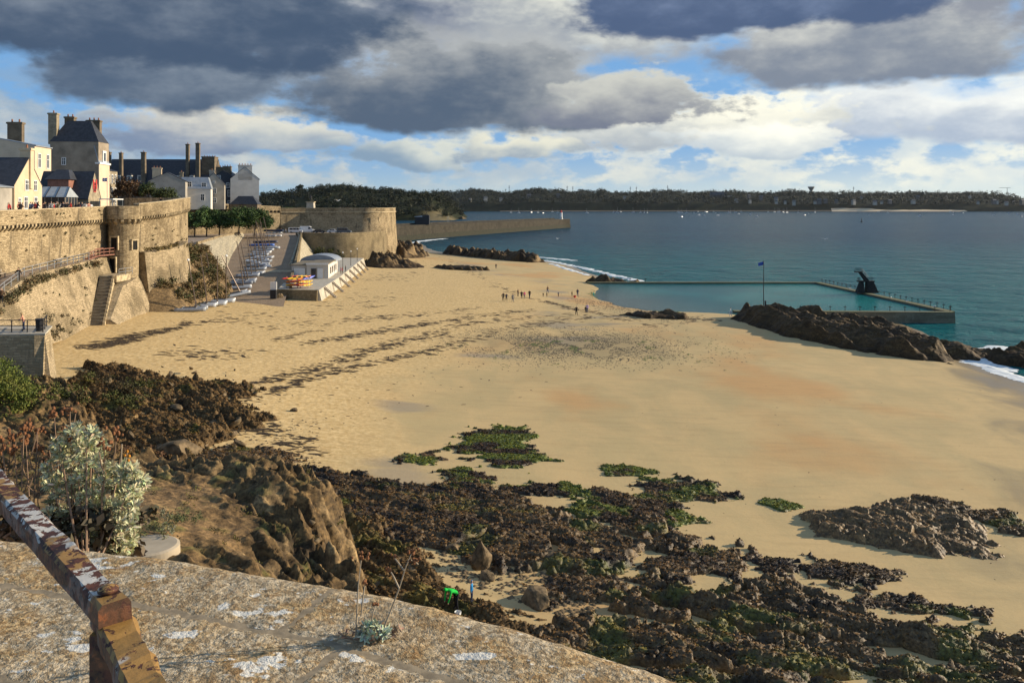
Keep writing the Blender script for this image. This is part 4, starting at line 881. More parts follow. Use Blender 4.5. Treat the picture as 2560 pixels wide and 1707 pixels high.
reef('weedy_reef', 'dark seaweed tufts strung out along the wet sand', [(1830, 1395), (1960, 1370), (2150, 1400), (2300, 1430), (2290, 1470), (2120, 1480), (1960, 1450)], .05, .3, .7, 1.5, .12, .05, .7, 7, .3, .2, gap=1.15)
reef('weedy_reef', 'long weedy rock ribs crossing the wet sand', [(2020, 1475), (2140, 1470), (2320, 1500), (2470, 1530), (2480, 1560), (2300, 1550), (2120, 1510)], .05, .5, .9, 1.1, .2, .25, .6, 8, gap=.3)
reef('weedy_reef', 'wide field of ribbed brown reef with pools below the rampart', [(1240, 1680), (1290, 1590), (1400, 1520), (1500, 1480), (1640, 1452), (1760, 1495), (1850, 1465), (1990, 1470), (2100, 1510), (2230, 1545), (2340, 1575), (2420, 1580), (2600, 1590), (2750, 1850), (1800, 2000), (1300, 1900)], .055, 1.3, 1.5, 1.3, .16, .5, .5, 9, .9, .2, -22, chan=1)
reef('weedy_reef', 'lump of mixed weed and rock by the shingle strip', [(1380, 1440), (1480, 1425), (1620, 1432), (1700, 1462), (1600, 1480), (1460, 1500), (1330, 1520), (1300, 1470)], .055, .6, 1.2, 1.5, .12, .4, .5, 10, gap=.2)
reef('weedy_reef', 'dark rounded rocks edging the green reef at the headland foot', [(700, 1175), (780, 1165), (860, 1185), (980, 1195), (1000, 1212), (860, 1222), (760, 1220)], .05, .7, 1.2, 1.0, .05, .1, .9, 11)
reef('green_algae_patch', 'bright green algae carpet lying on open sand', [(1130, 1118), (1190, 1072), (1310, 1068), (1330, 1095), (1300, 1118), (1380, 1150), (1290, 1172), (1170, 1142)], .05, .16, .7, 1.6, .62, .0, .3, 12, .2, .14, cat='seaweed', greenedge=1)
reef('green_algae_patch', 'small dark and green algae clump beside the algae carpet', [(1100, 1180), (1150, 1168), (1215, 1182), (1240, 1206), (1130, 1212)], .045, .3, .7, .9, .45, .0, .6, 13, .2, .14, cat='seaweed', greenedge=1)
reef('green_algae_patch', 'scattered algae flecks leading from the carpet to the rocks', [(960, 1140), (1100, 1125), (1140, 1150), (1060, 1168), (980, 1165)], .045, .1, .6, 1.5, .5, .0, .3, 14, .2, .12, cat='seaweed', gap=.9, greenedge=1)
reef('green_algae_patch', 'thin green algae strip alone on the pale sand', [(1495, 1168), (1560, 1165), (1640, 1178), (1600, 1186), (1520, 1184)], .045, .12, .5, .8, .6, .0, .3, 15, .2, .12, cat='seaweed', greenedge=1)
reef('green_algae_patch', 'green algae tuft before the bare brown outcrop', [(1905, 1258), (1950, 1254), (1995, 1268), (1960, 1276)], .045, .14, .4, .6, .6, .0, .3, 16, .2, .12, cat='seaweed', greenedge=1)
reef('rock_outcrop', 'low tangle of brown rock and wrack under the lookout platform', [(190, 912), (330, 918), (440, 950), (560, 948), (665, 975), (650, 1000), (610, 1000), (690, 1042), (660, 1072), (600, 1080), (560, 1120), (520, 1160), (400, 1200), (250, 1230), (140, 1140), (120, 1000)], .08, 1.7, 3.5, 1.6, .03, .48, .7, 17, .65, .3, -35, 'rock')
reef('pebble_rocks', 'fringe of small stones where the sand meets the headland rocks', [(480, 1150), (560, 1110), (680, 1120), (760, 1150), (740, 1180), (600, 1180)], .05, .4, .8, 1.3, .05, .6, .4, 18, gap=.4)
# --- outcrop with the flagpole beside the tidal pool
def slab_rock(name, label, world, res, height, edge, jag, seed, period, dirx, diry, mat='rock', zlow=None, sharp=1.0, cat='rock', tilt=0.0, darkf=.5, taper=None):
    X, Y = patch(world, res, 2.5); S = sandz(X, Y); D = sdf(world, X, Y)
    mk = D + jag * fbm(X / 4, Y / 3, 5, seed)
    env = sstep(0, edge, mk) ** .8
    u = (X * dirx + Y * diry) / period + .5 * fbm(X / 7, Y / 7, 3, seed + 2); fr = u - np.floor(u)
    k = _hash(np.floor(u), np.zeros_like(u), seed + 9)
    saw = np.where(fr < .78, fr / .78, (1 - fr) / .22)
    rg = ridged(X / 2.4 + Y * .1, Y / 2.0, 5, seed + 4); bk, ck = blocks((X * dirx + Y * diry) / 2.2, (Y * dirx - X * diry) / 3.6, seed + 14, 1.2); bk2, ck2 = blocks((X * dirx + Y * diry) / .8, (Y * dirx - X * diry) / 1.3, seed + 16)
    hh_ = height if taper is None else height * taper(X, Y)
    h_ = env * hh_ * (.38 + .62 * saw * (.5 + .8 * k) * sharp + .40 * fbm(X / 5, Y / 4, 4, seed + 6) + .15 * (rg - .4) + .14 * bk + .07 * bk2 - .04 * (1 - sstep(0, .1, ck))) + (env - 1) * .7 + .13 * env * fbm(X / .6, Y / .5, 3, seed + 7)
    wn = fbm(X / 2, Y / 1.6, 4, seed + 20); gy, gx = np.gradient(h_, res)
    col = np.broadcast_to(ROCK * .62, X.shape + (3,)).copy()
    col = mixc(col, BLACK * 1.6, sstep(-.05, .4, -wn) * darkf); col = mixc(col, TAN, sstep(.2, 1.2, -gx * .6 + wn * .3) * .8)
    col = mixc(col, WEED * .8, sstep(1.0, .2, h_) * .7)
    return finish(name, label, X, Y, h_, S, col, mat, cat, smooth=False)
slab_rock('rock_outcrop', 'long ridge of dark tilted slabs carrying the flagpole beside the tidal pool',
          [(38.5, 152), (41, 143.5), (44, 134), (47.5, 127.5), (53, 121.5), (59, 117.5), (63, 116.5), (65, 119), (70, 120.5), (76, 122), (78, 126), (73, 135), (68, 147), (60, 156), (50, 158), (42, 157)], .14, 2.35, 4.0, 1.5, 30, 6.2, 1.0, .28, taper=lambda x, y: np.interp(x, [38, 44, 55, 62, 70, 78], [.75, 1.0, 1.0, .95, .75, .45]))
slab_rock('rock_outcrop', 'low rocks trailing from the slab ridge into the surf', [(68, 119), (73, 114.5), (80, 114.5), (88, 117), (96, 121), (94, 130), (82, 131), (72, 128)], .16, 2.1, 2.4, 1.6, 31, 3.0, 1, .3)
slab_rock('rock_outcrop', 'small flat rocks on the sand before the slab ridge', [(20, 156), (25, 150), (32, 149), (36, 153), (31, 157), (24, 159)], .15, 1.0, 1.5, 1.4, 32, 3.0, 1, .3)
x_, y_, _ = PSv([1075, 1130, 1200, 1290, 1370, 1385, 1300, 1230, 1150, 1085], [632, 634, 640, 650, 652, 648, 636, 626, 618, 620])
slab_rock('rock_outcrop', 'dark reef between the far beach and the breaking sea', [(-34, 385), (-26, 368), (-14, 345), (-3, 325), (6, 318), (14, 322), (13, 334), (3, 350), (-10, 372), (-24, 398), (-33, 400)], .35, 3.3, 4.5, 2.5, 33, 6, 1, .3, darkf=.9)
slab_rock('rock_outcrop', 'small olive rock where the pool wall meets the waves', [(19, 228), (25, 224), (33, 223), (38, 226), (33, 231), (25, 233)], .25, 2.1, 2.4, 1.2, 34, 4, 1, .3)
slab_rock('rock_outcrop', 'jagged rocks spilling to the sand at the foot of the bastion', [(-52, 262), (-46, 256), (-40, 254), (-33, 256), (-25, 262), (-24, 268), (-32, 284), (-40, 300), (-44, 318), (-48, 318), (-48, 285)], .25, 6.8, 9.0, 2.0, 35, 3.2, .9, .5, sharp=.35, taper=lambda x, y: np.interp(x, [-52, -44, -38, -30, -24], [1.15, 1.0, .55, .25, .1]))
slab_rock('rock_outcrop', 'row of low jagged rocks running out over the far sand', [(-26, 266), (-20, 258), (-12, 258), (-6, 262), (-10, 267), (-20, 272)], .25, 1.1, 2.0, 1.6, 36, 2.5, .9, .5)
slab_rock('rock_outcrop', 'rocks below the harbour wall behind the bastion', [(-48, 318), (-40, 312), (-34, 330), (-36, 360), (-44, 390), (-60, 390), (-60, 330)], .6, 5.0, 6, 3, 37, 5, .9, .5, darkf=.9)
# --- headland under the viewpoint
hp = [(-75, 12), (-75, 80), (-49, 83), (-43.5, 77), (-37, 75), (-32, 67), (-26, 59), (-20, 51), (-13.5, 48.8), (-9.0, 46), (-6.2, 41), (-4.4, 36), (-2.5, 30), (2, 20), (8, 8)]
hc = np.array([(-15, 30, 10), (-20, 32, 10.5), (-11.7, 30, 9.4), (-18, 44, 8.6), (-13, 46, 8.3), (-10, 43, 7.8), (-8.8, 40, 7.2), (-7.6, 36, 6.6), (-6, 30, 6.0), (-26, 52, 6.4), (-30, 45, 7.8), (-38, 65, 6.8), (-45, 72, 7.6), (-50, 60, 8.0), (-40, 40, 8.8), (-30, 25, 10.8), (-3, 15, 8), (-33, 70, 5.2), (-60, 75, 8.6), (-70, 40, 10), (-24, 46, 7.8), (-32, 56, 6.2)])
def tps_fit(c, lam):
    n_ = len(c); A = np.zeros((n_ + 3, n_ + 3)); A[:n_, :n_] = _U(((c[:, None, :2] - c[None, :, :2]) ** 2).sum(-1)) + np.eye(n_) * lam
    A[:n_, n_] = 1; A[:n_, n_ + 1:] = c[:, :2]; A[n_, :n_] = 1; A[n_ + 1:, :n_] = c[:, :2].T
    s_ = np.linalg.solve(A, np.concatenate([c[:, 2], np.zeros(3)]))
    return lambda X, Y: s_[n_] + s_[n_ + 1] * X + s_[n_ + 2] * Y + sum(s_[i] * _U((X - c[i, 0]) ** 2 + (Y - c[i, 1]) ** 2) for i in range(n_))
headz = tps_fit(hc, 8)
def headland():
    xs_ = np.arange(-56, 6, .1); ys_ = np.arange(25, 82, .1); X, Y = np.meshgrid(xs_, ys_)
    X = X + (vnoise(X * 6, Y * 6, 93) - .5) * .1
    S = sandz(X, Y); D = sdf(hp, X, Y)
    mk = D + 1.5 * fbm(X / 5, Y / 4, 5, 60) + 1.0 * (ridged(X / 2.6, Y / 2.6, 3, 61) - .5)
    env = sstep(0, 3.2, mk) ** .75
    top = headz(X, Y)
    rockf = .45 + .55 * sstep(9, 1.0, mk)                       # bare rock towards the edge, earth and scrub behind
    bl = ridged(X / 3.2 + .5 * fbm(X / 2, Y / 2, 2, 62), (Y + .5 * X) / 1.6, 5, 63)
    det = (rockf * 1.15) * (1.25 * (bl - .42) + .5 * fbm(X / 1.1, Y / .9, 4, 64)) + .10 * fbm(X / .4, Y / .35, 3, 66)
    wx_ = X + .8 * fbm(X / 2.5, Y / 2.5, 3, 68); wy_ = Y + .8 * fbm(X / 2.5, Y / 2.5, 3, 69)
    b1, c1_ = blocks((wx_ * .85 - wy_ * .53) / 4.2, (wy_ * .85 + wx_ * .53) / 1.5, 81, 1.0); b2_, c2_ = blocks((wx_ * .85 - wy_ * .53) / 1.6, (wy_ * .85 + wx_ * .53) / .6, 83, 1.0); b3_, c3_ = blocks(wx_ / .42, wy_ / .3, 85, 1.0)
    soilm = sstep(6.0, 2.8, np.hypot(X + 17.5, (Y - 35.5) * .8) + 2.5 * fbm(X / 3, Y / 3, 3, 71))
    rk = rockf * (1 - .8 * soilm)
    tq = (top + 1.6 * fbm(X / 4.5, Y / 3.2, 3, 73) + .7 * fbm((X + Y) / 1.6, (Y - X) / 4.0, 3, 74)) / .8; terr = (np.floor(tq) + sstep(.0, .30, tq - np.floor(tq))) * .8 - (tq * .8)
    Us = wx_ * .80 - wy_ * .60; Vs = wy_ * .80 + wx_ * .60
    r1_ = ridged(Us / 6.0, Vs / 1.5, 3, 86, .45); r2_ = ridged(Us / 2.2, Vs / .55, 3, 87, .5)
    Zt = top + .25 * det * (1 - .5 * soilm) + rk * (1.0 * terr + 1.5 * (r1_ - .4) + .55 * (r2_ - .4) + .30 * b2_ + .13 * b3_ - .10 * (1 - sstep(0, .08, c2_)))
    h_ = (Zt - S) * env + (env - 1) * .6
    gy, gx = np.gradient(S + h_, .1); sl = np.hypot(gx, gy)
    wn = fbm(X / 2, Y / 1.6, 4, 70); cr = ridged(X / 1.3, Y / 1.0, 4, 72)
    col = np.broadcast_to(ROCK * 1.05, X.shape + (3,)).copy()
    col = mixc(col, TAN * .95, sstep(.0, .6, wn + .3 * (bl - .4)) * .7)
    col = mixc(col, BLACK * 2.0, np.maximum(sstep(.6, .9, cr) * .4, np.maximum(sstep(.34, .14, r1_) * .75, (1 - sstep(.02, .12, c2_)) * .45) * (1 - soilm)))
    col = col * (.8 + .55 * (b2_ + .5) * .8)[..., None]
    earth = np.array([.235, .150, .070]); soil = soilm * sstep(1.6, .6, sl)
    col = mixc(col, earth, soil * .85)
    gr = sstep(.08, .38, fbm(X / 1.8, Y / 1.5, 4, 75)) * sstep(2.5, 5.0, mk) * sstep(1.4, .5, sl)
    col = mixc(col, np.array([.115, .120, .030]), gr * .6)
    col = mixc(col, WEED * 1.2, sstep(4.2, 3.0, S + h_) * .8)
    col = col * (.8 + .4 * vnoise(X / .3, Y / .3, 77))[..., None]
    keepbox = (X > -2050 * 0 - 74)
    return finish('headland', 'rocky headland of brown earth and broken rock below the rampart', X, Y, h_, S, col, 'rock', 'headland', 'structure', smooth=False)
headland()
reef('rock_outcrop', 'stepped dark ledges at the foot of the headland by the green-jacketed person', [(850, 1300), (960, 1310), (1050, 1370), (1130, 1450), (1220, 1490), (1350, 1530), (1330, 1600), (1200, 1640), (1000, 1640), (850, 1560)], .06, 1.3, 2.2, 1.2, .02, .62, .7, 19, .85, .12, -30, 'rock')
# --- loose boulders
def boulder_mesh(seed, sq=(1, 1, 1), pointy=0):
    bm = bmesh.new(); bmesh.ops.create_icosphere(bm, subdivisions=3, radius=1.0); r2 = random.Random(seed)
    cuts = [(Vector((r2.uniform(-1, 1), r2.uniform(-1, 1), r2.uniform(-.6, 1))).normalized(), r2.uniform(.5, .85)) for _ in range(11)]
    for v in bm.verts:
        for n_, d_ in cuts:
            k = v.co.dot(n_) - d_
            if k > 0: v.co -= n_ * k * .92
        v.co *= 1 + .05 * math.sin(v.co.x * 9 + seed) * math.sin(v.co.y * 8)
        if pointy: v.co.x *= 1 - pointy * max(0, v.co.z); v.co.y *= 1 - pointy * max(0, v.co.z)
        v.co = Vector((v.co.x * sq[0], v.co.y * sq[1], v.co.z * sq[2]))
    me = bpy.data.meshes.new('boulder'); bm.to_mesh(me); bm.free(); return me
simple('boulder', (.17, .122, .068), .85, .5, 2.5, .06, 0, .2, (.05, .038, .022))
BM = [boulder_mesh(i, (1, .8, .6)) for i in range(5)]
for b_ in BM: b_.materials.append(M('boulder'))
pm = boulder_mesh(9, (.7, .6, 1.2), .55); pm.materials.append(M('boulder'))
x_ = PS(1204, 1420); o = place('boulder', pm, None, (x_.x, x_.y, x_.z + .7), .4, .95); tag(o, 'upright pointed boulder standing on the shingle strip', 'rock')
for (bx, by, s_, lb) in ((1375, 1395, .75, 'smooth brown boulder at the lower edge of the brown reef'), (1215, 1445, .6, 'squat boulder at the foot of the upright pointed boulder'), (1135, 1375, .6, 'rounded boulder between the reef and the ledges'),
                        (1340, 1505, 1.1, 'blocky boulder at the end of the dark ledges'), (735, 1027, .45, 'lone boulder among the wrack on the upper sand'), (450, 1140, 1.9, 'large dark boulder below the lookout rocks'), (330, 1175, 1.5, 'pale split boulder beside the silver bush')):
    p_ = PS(bx, by); o = place('boulder', BM[int(bx) % 5], None, (p_.x, p_.y, p_.z + s_ * .25), bx, s_); tag(o, lb, 'rock')
# --- shingle, pebbles and seaweed that nobody could count
def scatter_blobs(name, label, px, py, smin, smax, mat, cat, flat=.4, elong=None, dirs=None, seed=0, cols=None, on=None, lift=.0):
    rg = np.random.RandomState(seed); X, Y, Z = PSv(px, py); n_ = len(X)
    base = np.array([(1, 0, 0), (.3, .8, .02), (-.6, .7, 0), (-1, -.1, 0), (-.4, -.8, 0), (.6, -.75, 0), (.15, .1, 1), (-.25, -.15, .9)])
    tri = np.array([(0, 1, 6), (1, 2, 6), (2, 7, 6), (2, 3, 7), (3, 4, 7), (4, 5, 7), (5, 6, 7), (5, 0, 6)])
    s_ = smin + (smax - smin) * rg.rand(n_) ** 2; a = rg.rand(n_) * 6.28 if dirs is None else dirs + rg.randn(n_) * .35
    el_ = np.ones(n_) if elong is None else elong[0] + (elong[1] - elong[0]) * rg.rand(n_)
    V = np.repeat(base[None], n_, 0) * (1 + .35 * (rg.rand(n_, 8, 1) - .5))
    V = V * np.stack([s_ * el_, s_, s_ * flat], -1)[:, None, :]
    ca, sa_ = np.cos(a)[:, None], np.sin(a)[:, None]
    vx = V[..., 0] * ca - V[..., 1] * sa_ + X[:, None]; vy = V[..., 0] * sa_ + V[..., 1] * ca + Y[:, None]; vz = V[..., 2] + Z[:, None] - .01 + lift
    co = np.stack([vx, vy, vz], -1).reshape(-1, 3); f = (tri[None] + np.arange(n_)[:, None, None] * 8).reshape(-1, 3)
    me = many_mesh(name, co, f, mat); ob = link(bpy.data.objects.new(name, me)); tag(ob, label, cat, None, 'stuff'); return ob
simple('wrack', (.060, .038, .017), .8, .5, 3, 0, 0, .3); simple('pebble', (.12, .10, .066), .85, .5, 1.2, 0, 0, .25); simple('green_weed', (.10, .14, .018), .7, .4, 2, 0, 0, .3)
rg = np.random.RandomState(3)
def along(lines, per, jx, jy):
    px, py, an = [], [], []
    for (pts, n_, jj) in lines:
        pts = np.array(pts, float); seg = np.hypot(*(pts[1:] - pts[:-1]).T); cum = np.concatenate([[0], np.cumsum(seg)])
        cl = rg.rand(max(4, n_ // 9)) * cum[-1]
        u = np.where(rg.rand(n_) < .6, cl[rg.randint(0, len(cl), n_)] + rg.randn(n_) * 9, rg.rand(n_) * cum[-1]); u = np.clip(u, 0, cum[-1])
        px.append(np.interp(u, cum, pts[:, 0]) + rg.randn(n_) * jj * 1.4); py.append(np.interp(u, cum, pts[:, 1]) + rg.randn(n_) * jj * .45)
    return np.concatenate(px), np.concatenate(py)
lines = [([(195, 868), (260, 862), (340, 848)], 368, 8), ([(270, 850), (350, 838), (430, 822), (470, 806)], 390, 7), ([(440, 812), (520, 802), (620, 795)], 114, 10),
         ([(600, 1010), (720, 960), (830, 930), (960, 900), (1060, 880), (1160, 850), (1300, 815), (1480, 795)], 758, 9), ([(640, 960), (800, 915), (980, 860), (1120, 830)], 390, 12),
         ([(760, 860), (900, 835), (1050, 812), (1190, 790), (1330, 775)], 598, 7), ([(830, 905), (980, 860), (1150, 812), (1290, 795), (1480, 790), (1600, 800)], 459, 8), ([(700, 850), (860, 800), (1000, 790), (1180, 772)], 299, 8),
         ([(1310, 742), (1380, 758), (1440, 775), (1540, 790), (1680, 797), (1800, 800)], 436, 4), ([(1110, 640), (1180, 680), (1240, 712), (1290, 738)], 299, 7), ([(900, 700), (1010, 690), (1060, 680)], 138, 14),
         ([(1000, 655), (1080, 662), (1130, 668)], 92, 8), ([(520, 760), (700, 820), (860, 760), (980, 745)], 276, 26), ([(430, 880), (520, 890), (640, 880)], 138, 16), ([(560, 1060), (680, 1080), (790, 1140)], 206, 20), ([(1600, 815), (1700, 810), (1760, 790)], 92, 5)]
px, py = along(lines, 1, 1, 1)
scatter_blobs('seaweed_wrack', 'dark seaweed wrack strewn in curving tide lines over the sand', px, py, .06, .30, 'wrack', 'seaweed', .28, (1.5, 5.0), np.full(len(px), .15), 4)
px = rg.uniform(420, 1500, 900); py = rg.uniform(690, 1120, 900); k = (py < 1200 - .15 * px) & (py > 700 + .0 * px)
scatter_blobs('seaweed_scraps', 'tiny dark weed scraps dotted over the upper beach', px[k], py[k], .04, .17, 'wrack', 'seaweed', .25, (1, 3), None, 5)
px = rg.uniform(1500, 2560, 160); py = rg.uniform(900, 1450, 160)
scatter_blobs('seaweed_scraps', 'few dark scraps on the smooth damp sand', px, py, .02, .10, 'wrack', 'seaweed', .25, (1, 3), None, 6)
q = rg.randn(15000, 2); px = 1430 + q[:, 0] * 150 + q[:, 1] * 10; py = 862 + q[:, 1] * 24 + .02 * q[:, 0] * 150
k = (py > 815) & (py < 930) & (fbm(px / 60, py / 20, 3, 80) > -.3)
scatter_blobs('shingle', 'grey shingle spread over the middle of the beach', px[k], py[k], .04, .14, 'pebble', 'shingle', .5, (1, 1.8), None, 7)
k2 = k & (fbm(px / 45, py / 16, 3, 81) > .22) & (py > 850); scatter_blobs('green_weed', 'green weed flecks among the middle shingle', px[k2] + 3, py[k2], .05, .16, 'green_weed', 'seaweed', .4, (1, 2), None, 8)
u = rg.rand(2600); px = 1480 + u * 230 + rg.randn(2600) * 26; py = 742 + u * 50 + rg.randn(2600) * 7
scatter_blobs('shingle', 'shingle bank sloping into the tidal pool', px - 30, py + 5, .05, .17, 'pebble', 'shingle', .5, (1, 1.8), None, 9)
u = rg.rand(1500); px = 1478 + u * 220 + rg.randn(1500) * 8; py = 733 + u * 52 + rg.randn(1500) * 3
scatter_blobs('green_weed', 'strip of green weed along the edge of the tidal pool', px, py, .10, .32, 'green_weed', 'seaweed', .3, (1, 2.2), None, 10)
px = rg.uniform(1090, 1500, 1500); py = rg.uniform(1370, 1560, 1500); k = (np.abs(py - (1385 + (px - 1100) * .33)) < 55)
scatter_blobs('pebbles', 'loose brown pebbles lying below the reef', px[k], py[k], .05, .22, 'boulder', 'pebble', .6, (1, 1.5), None, 11)
px = rg.uniform(500, 800, 500); py = rg.uniform(1050, 1190, 500)
scatter_blobs('pebbles', 'stones strewn at the top of the beach by the headland', px, py, .04, .16, 'boulder', 'pebble', .6, (1, 1.5), None, 12)

def rubble(name, label, pts, smin, smax, seed, mat='boulder'):
    rg_ = np.random.RandomState(seed); VV, FF = [], []; k = 0
    base = []
    for i in range(4):
        bm = bmesh.new(); bmesh.ops.create_icosphere(bm, subdivisions=2, radius=1.0); r2 = random.Random(seed + i * 7)
        cuts = [(Vector((r2.uniform(-1, 1), r2.uniform(-1, 1), r2.uniform(-1, 1))).normalized(), r2.uniform(.28, .62)) for _ in range(8)]
        for v in bm.verts:
            for n__, d__ in cuts:
                q_ = v.co.dot(n__) - d__
                if q_ > 0: v.co -= n__ * q_
        bm.verts.ensure_lookup_table(); base.append((np.array([v.co[:] for v in bm.verts]), np.array([[v.index for v in f.verts] for f in bm.faces]))); bm.free()
    for p_ in pts:
        v, f = base[rg_.randint(0, 4)]; sc_ = smin + (smax - smin) * rg_.rand() ** 2.2; e_ = Euler((rg_.uniform(-.5, .5), rg_.uniform(-.5, .5), rg_.uniform(0, 6.28))).to_matrix(); Rm = np.array(e_)
        VV.append((v * np.array([1.9, 1.1, .8]) * sc_) @ Rm.T + np.array(p_)); FF.append(f + k); k += len(v)
    o = place(name, many_mesh(name, np.concatenate(VV), np.concatenate(FF), mat)); tag(o, label, 'rock', None, 'stuff'); return o
def on_head(n_, x0, x1, y0, y1, seed, test):
    rg_ = np.random.RandomState(seed); out = []
    x_ = rg_.uniform(x0, x1, n_ * 8); y_ = rg_.uniform(y0, y1, n_ * 8); d_ = sdf(hp, x_, y_); k = test(d_, x_, y_)
    x_, y_ = x_[k][:n_], y_[k][:n_]; z_ = headz(x_, y_); return np.stack([x_, y_, z_], 1)
q = on_head(45, -27, -4, 27, 51, 1, lambda d_, x_, y_: (d_ > 1.6) & (d_ < 5.5)); rubble('rubble', 'broken rock fragments along the brow of the headland', q, .08, .3, 21)
rg2 = np.random.RandomState(9); q = []
for _ in range(600):
    a_, c_ = rg2.uniform(-26, 2), rg2.uniform(26, 56); d_ = float(sdf(hp, np.array([a_]), np.array([c_]))[0])
    if -3.0 < d_ < -.2: q.append((a_, c_, sz(a_, c_) + .1))
rubble('rubble', 'fallen blocks heaped at the foot of the headland', q, .12, .7, 25)
q = [];
for _ in range(90):
    p_ = PS(rg2.uniform(200, 640), rg2.uniform(930, 1130))
    q.append((p_.x, p_.y, p_.z + rg2.uniform(.1, .8)))
rubble('rubble', 'loose blocks lying on the tangle of rock below the lookout', q, .12, .5, 29)
# ================================================================ people: one skinned body per pose, recoloured per person
simple('skin', (.50, .31, .22), .6, .1, 6)
def cloth(name, c): simple(name, c, .85, .15, 6, 0, 0, .15)
for nm, c in (('cloth_black', (.018, .018, .022)), ('cloth_navy', (.025, .035, .075)), ('cloth_grey', (.17, .17, .18)), ('cloth_jeans', (.06, .09, .16)), ('cloth_red', (.45, .045, .04)), ('cloth_white', (.72, .71, .68)),
              ('cloth_lilac', (.50, .36, .55)), ('cloth_green', (.02, .46, .06)), ('cloth_blue', (.03, .22, .48)), ('cloth_teal', (.02, .28, .25)), ('cloth_khaki', (.16, .13, .07)), ('cloth_salmon', (.62, .30, .20)), ('cloth_brown', (.12, .07, .04)), ('cloth_pink', (.62, .13, .22)), ('hair_dark', (.03, .02, .014)), ('hair_fair', (.30, .20, .09)), ('shoe', (.02, .018, .016))):
    cloth(nm, c)
def skinned(nodes, edges, root=0, sub=1):
    """nodes: (x, y, z, radius x, radius y); grows one continuous surface"""
    me = bpy.data.meshes.new('body'); me.from_pydata([n_[:3] for n_ in nodes], edges, [])
    ob = bpy.data.objects.new('body', me); COL.objects.link(ob)
    ob.modifiers.new('skin', 'SKIN'); ob.modifiers.new('sub', 'SUBSURF').levels = sub
    sv = me.skin_vertices[0].data
    for i, n_ in enumerate(nodes): sv[i].radius = (n_[3], n_[4]); sv[i].use_root = (i == root)
    dg = bpy.context.evaluated_depsgraph_get(); dg.update(); ev = ob.evaluated_get(dg); out = bpy.data.meshes.new_from_object(ev)
    bpy.data.objects.remove(ob); bpy.data.meshes.remove(me); out.materials.clear(); return out
def body(pose):
    # 1.74 m figure facing -Y; returns mesh with faces sorted into shoe, trousers, top, skin, hair
    st_, ar, bend = {'stand': (.10, .06, 0), 'walk': (.0, .10, .06), 'lean': (.10, .25, .25), 'bend': (.14, .1, 1.15), 'sit': (0, 0, 0)}[pose]
    hip = Vector((0, 0, .92)); N = []; E = []
    def add(p_, rx, ry, par=None):
        N.append((p_[0], p_[1], p_[2], rx, ry)); i = len(N) - 1
        if par is not None: E.append((par, i))
        return i
    def up(h_, fwd=0): return Vector((0, -math.sin(bend) * h_ - fwd, .92 + math.cos(bend) * h_))
    p0 = add(hip, .16, .12); sp = add(up(.18), .145, .11, p0); ch = add(up(.40), .175, .125, sp); nk = add(up(.56), .06, .06, ch)
    hd = add(up(.64, .01), .07, .085, nk); ht = add(up(.74, .015), .088, .10, hd); tp = add(up(.81, .01), .05, .06, ht)
    for sg in (-1, 1):
        sw = sg * (.22 if pose == 'walk' else .02)
        hj = add((sg * .09, 0, .86), .10, .11, p0); kn = add((sg * .10, -.05 * (1 if pose == 'bend' else .4) - sw * .55, .48), .065, .07, hj)
        an = add((sg * .105, .03 - sw * 1.1 + (.10 if pose == 'walk' and sg < 0 else 0) * -1, .09 + (.05 if sw < 0 else 0)), .042, .05, kn); add((sg * .115, -.13 - sw * 1.1, .035), .04, .035, an)
        shp = up(.47); sh = add(shp + Vector((sg * .19, 0, 0)), .065, .07, ch)
        a1 = -sw * .5
        if pose == 'bend': el_, wr, hn = shp + Vector((sg * .2, -.10, -.26)), shp + Vector((sg * .15, -.16, -.50)), shp + Vector((sg * .14, -.17, -.60))
        elif pose == 'lean': el_, wr, hn = shp + Vector((sg * .26, -.10, -.24)), shp + Vector((sg * .14, -.30, -.32)), shp + Vector((sg * .10, -.38, -.32))
        else: el_, wr, hn = shp + Vector((sg * (.06 + ar + .17), .03 + a1 * .5, -.27)), shp + Vector((sg * (.06 + ar + .14), -.05 + a1, -.50)), shp + Vector((sg * (.06 + ar + .13), -.07 + a1, -.59))
        e_ = add(el_, .045, .05, sh); w_ = add(wr, .032, .034, e_); add(hn, .035, .022, w_)
    me = skinned(N, E)
    hc_ = Vector(N[ht][:3]); nkp = Vector(N[nk][:3]); wr_ = [Vector(n_[:3]) for n_ in N if False]
    hands = [Vector(N[i][:3]) for i in range(len(N)) if N[i][3] == .035 and N[i][4] == .022]
    axis = (Vector(N[nk][:3]) - hip).normalized()
    idx = []
    for f in me.polygons:
        c = f.center; hgt = (c - hip).dot(axis); hh_ = c - hc_
        if any((c - h_).length < .07 for h_ in hands): k = 3
        elif hgt > .57 and (c - hc_).length < .30: k = 4 if (hh_.dot(axis) > .035 or hh_.y > .02 - bend * .05) else 3
        elif c.z < .075: k = 0
        elif hgt < .02 and c.z < .98 and (Vector((c.x, c.y, 0)).length < .4): k = 1
        else: k = 2
        if k == 1 and hgt > -.5 and abs(c.x) > .24 and c.z > .6: k = 2
        idx.append(k)
    me.polygons.foreach_set('material_index', idx); me.polygons.foreach_set('use_smooth', [True] * len(idx)); return me
BODY = {k: body(k) for k in ('stand', 'walk', 'lean', 'bend')}
_pc = {}
def person(loc, label, top, legs, pose='stand', rz=0.0, h_=1.74, hair='hair_dark', group=None, shoe='shoe'):
    key = (pose, top, legs, hair)
    if key not in _pc:
        me = BODY[pose].copy()
        for mm in (shoe, legs, top, 'skin', hair): me.materials.append(M(mm))
        _pc[key] = me
    o = place('person', _pc[key], None, loc, rz, h_ / 1.74); tag(o, label, 'person', group); return o
def at_sand(px, py): p_ = PS(px, py); return (p_.x, p_.y, p_.z - .01)
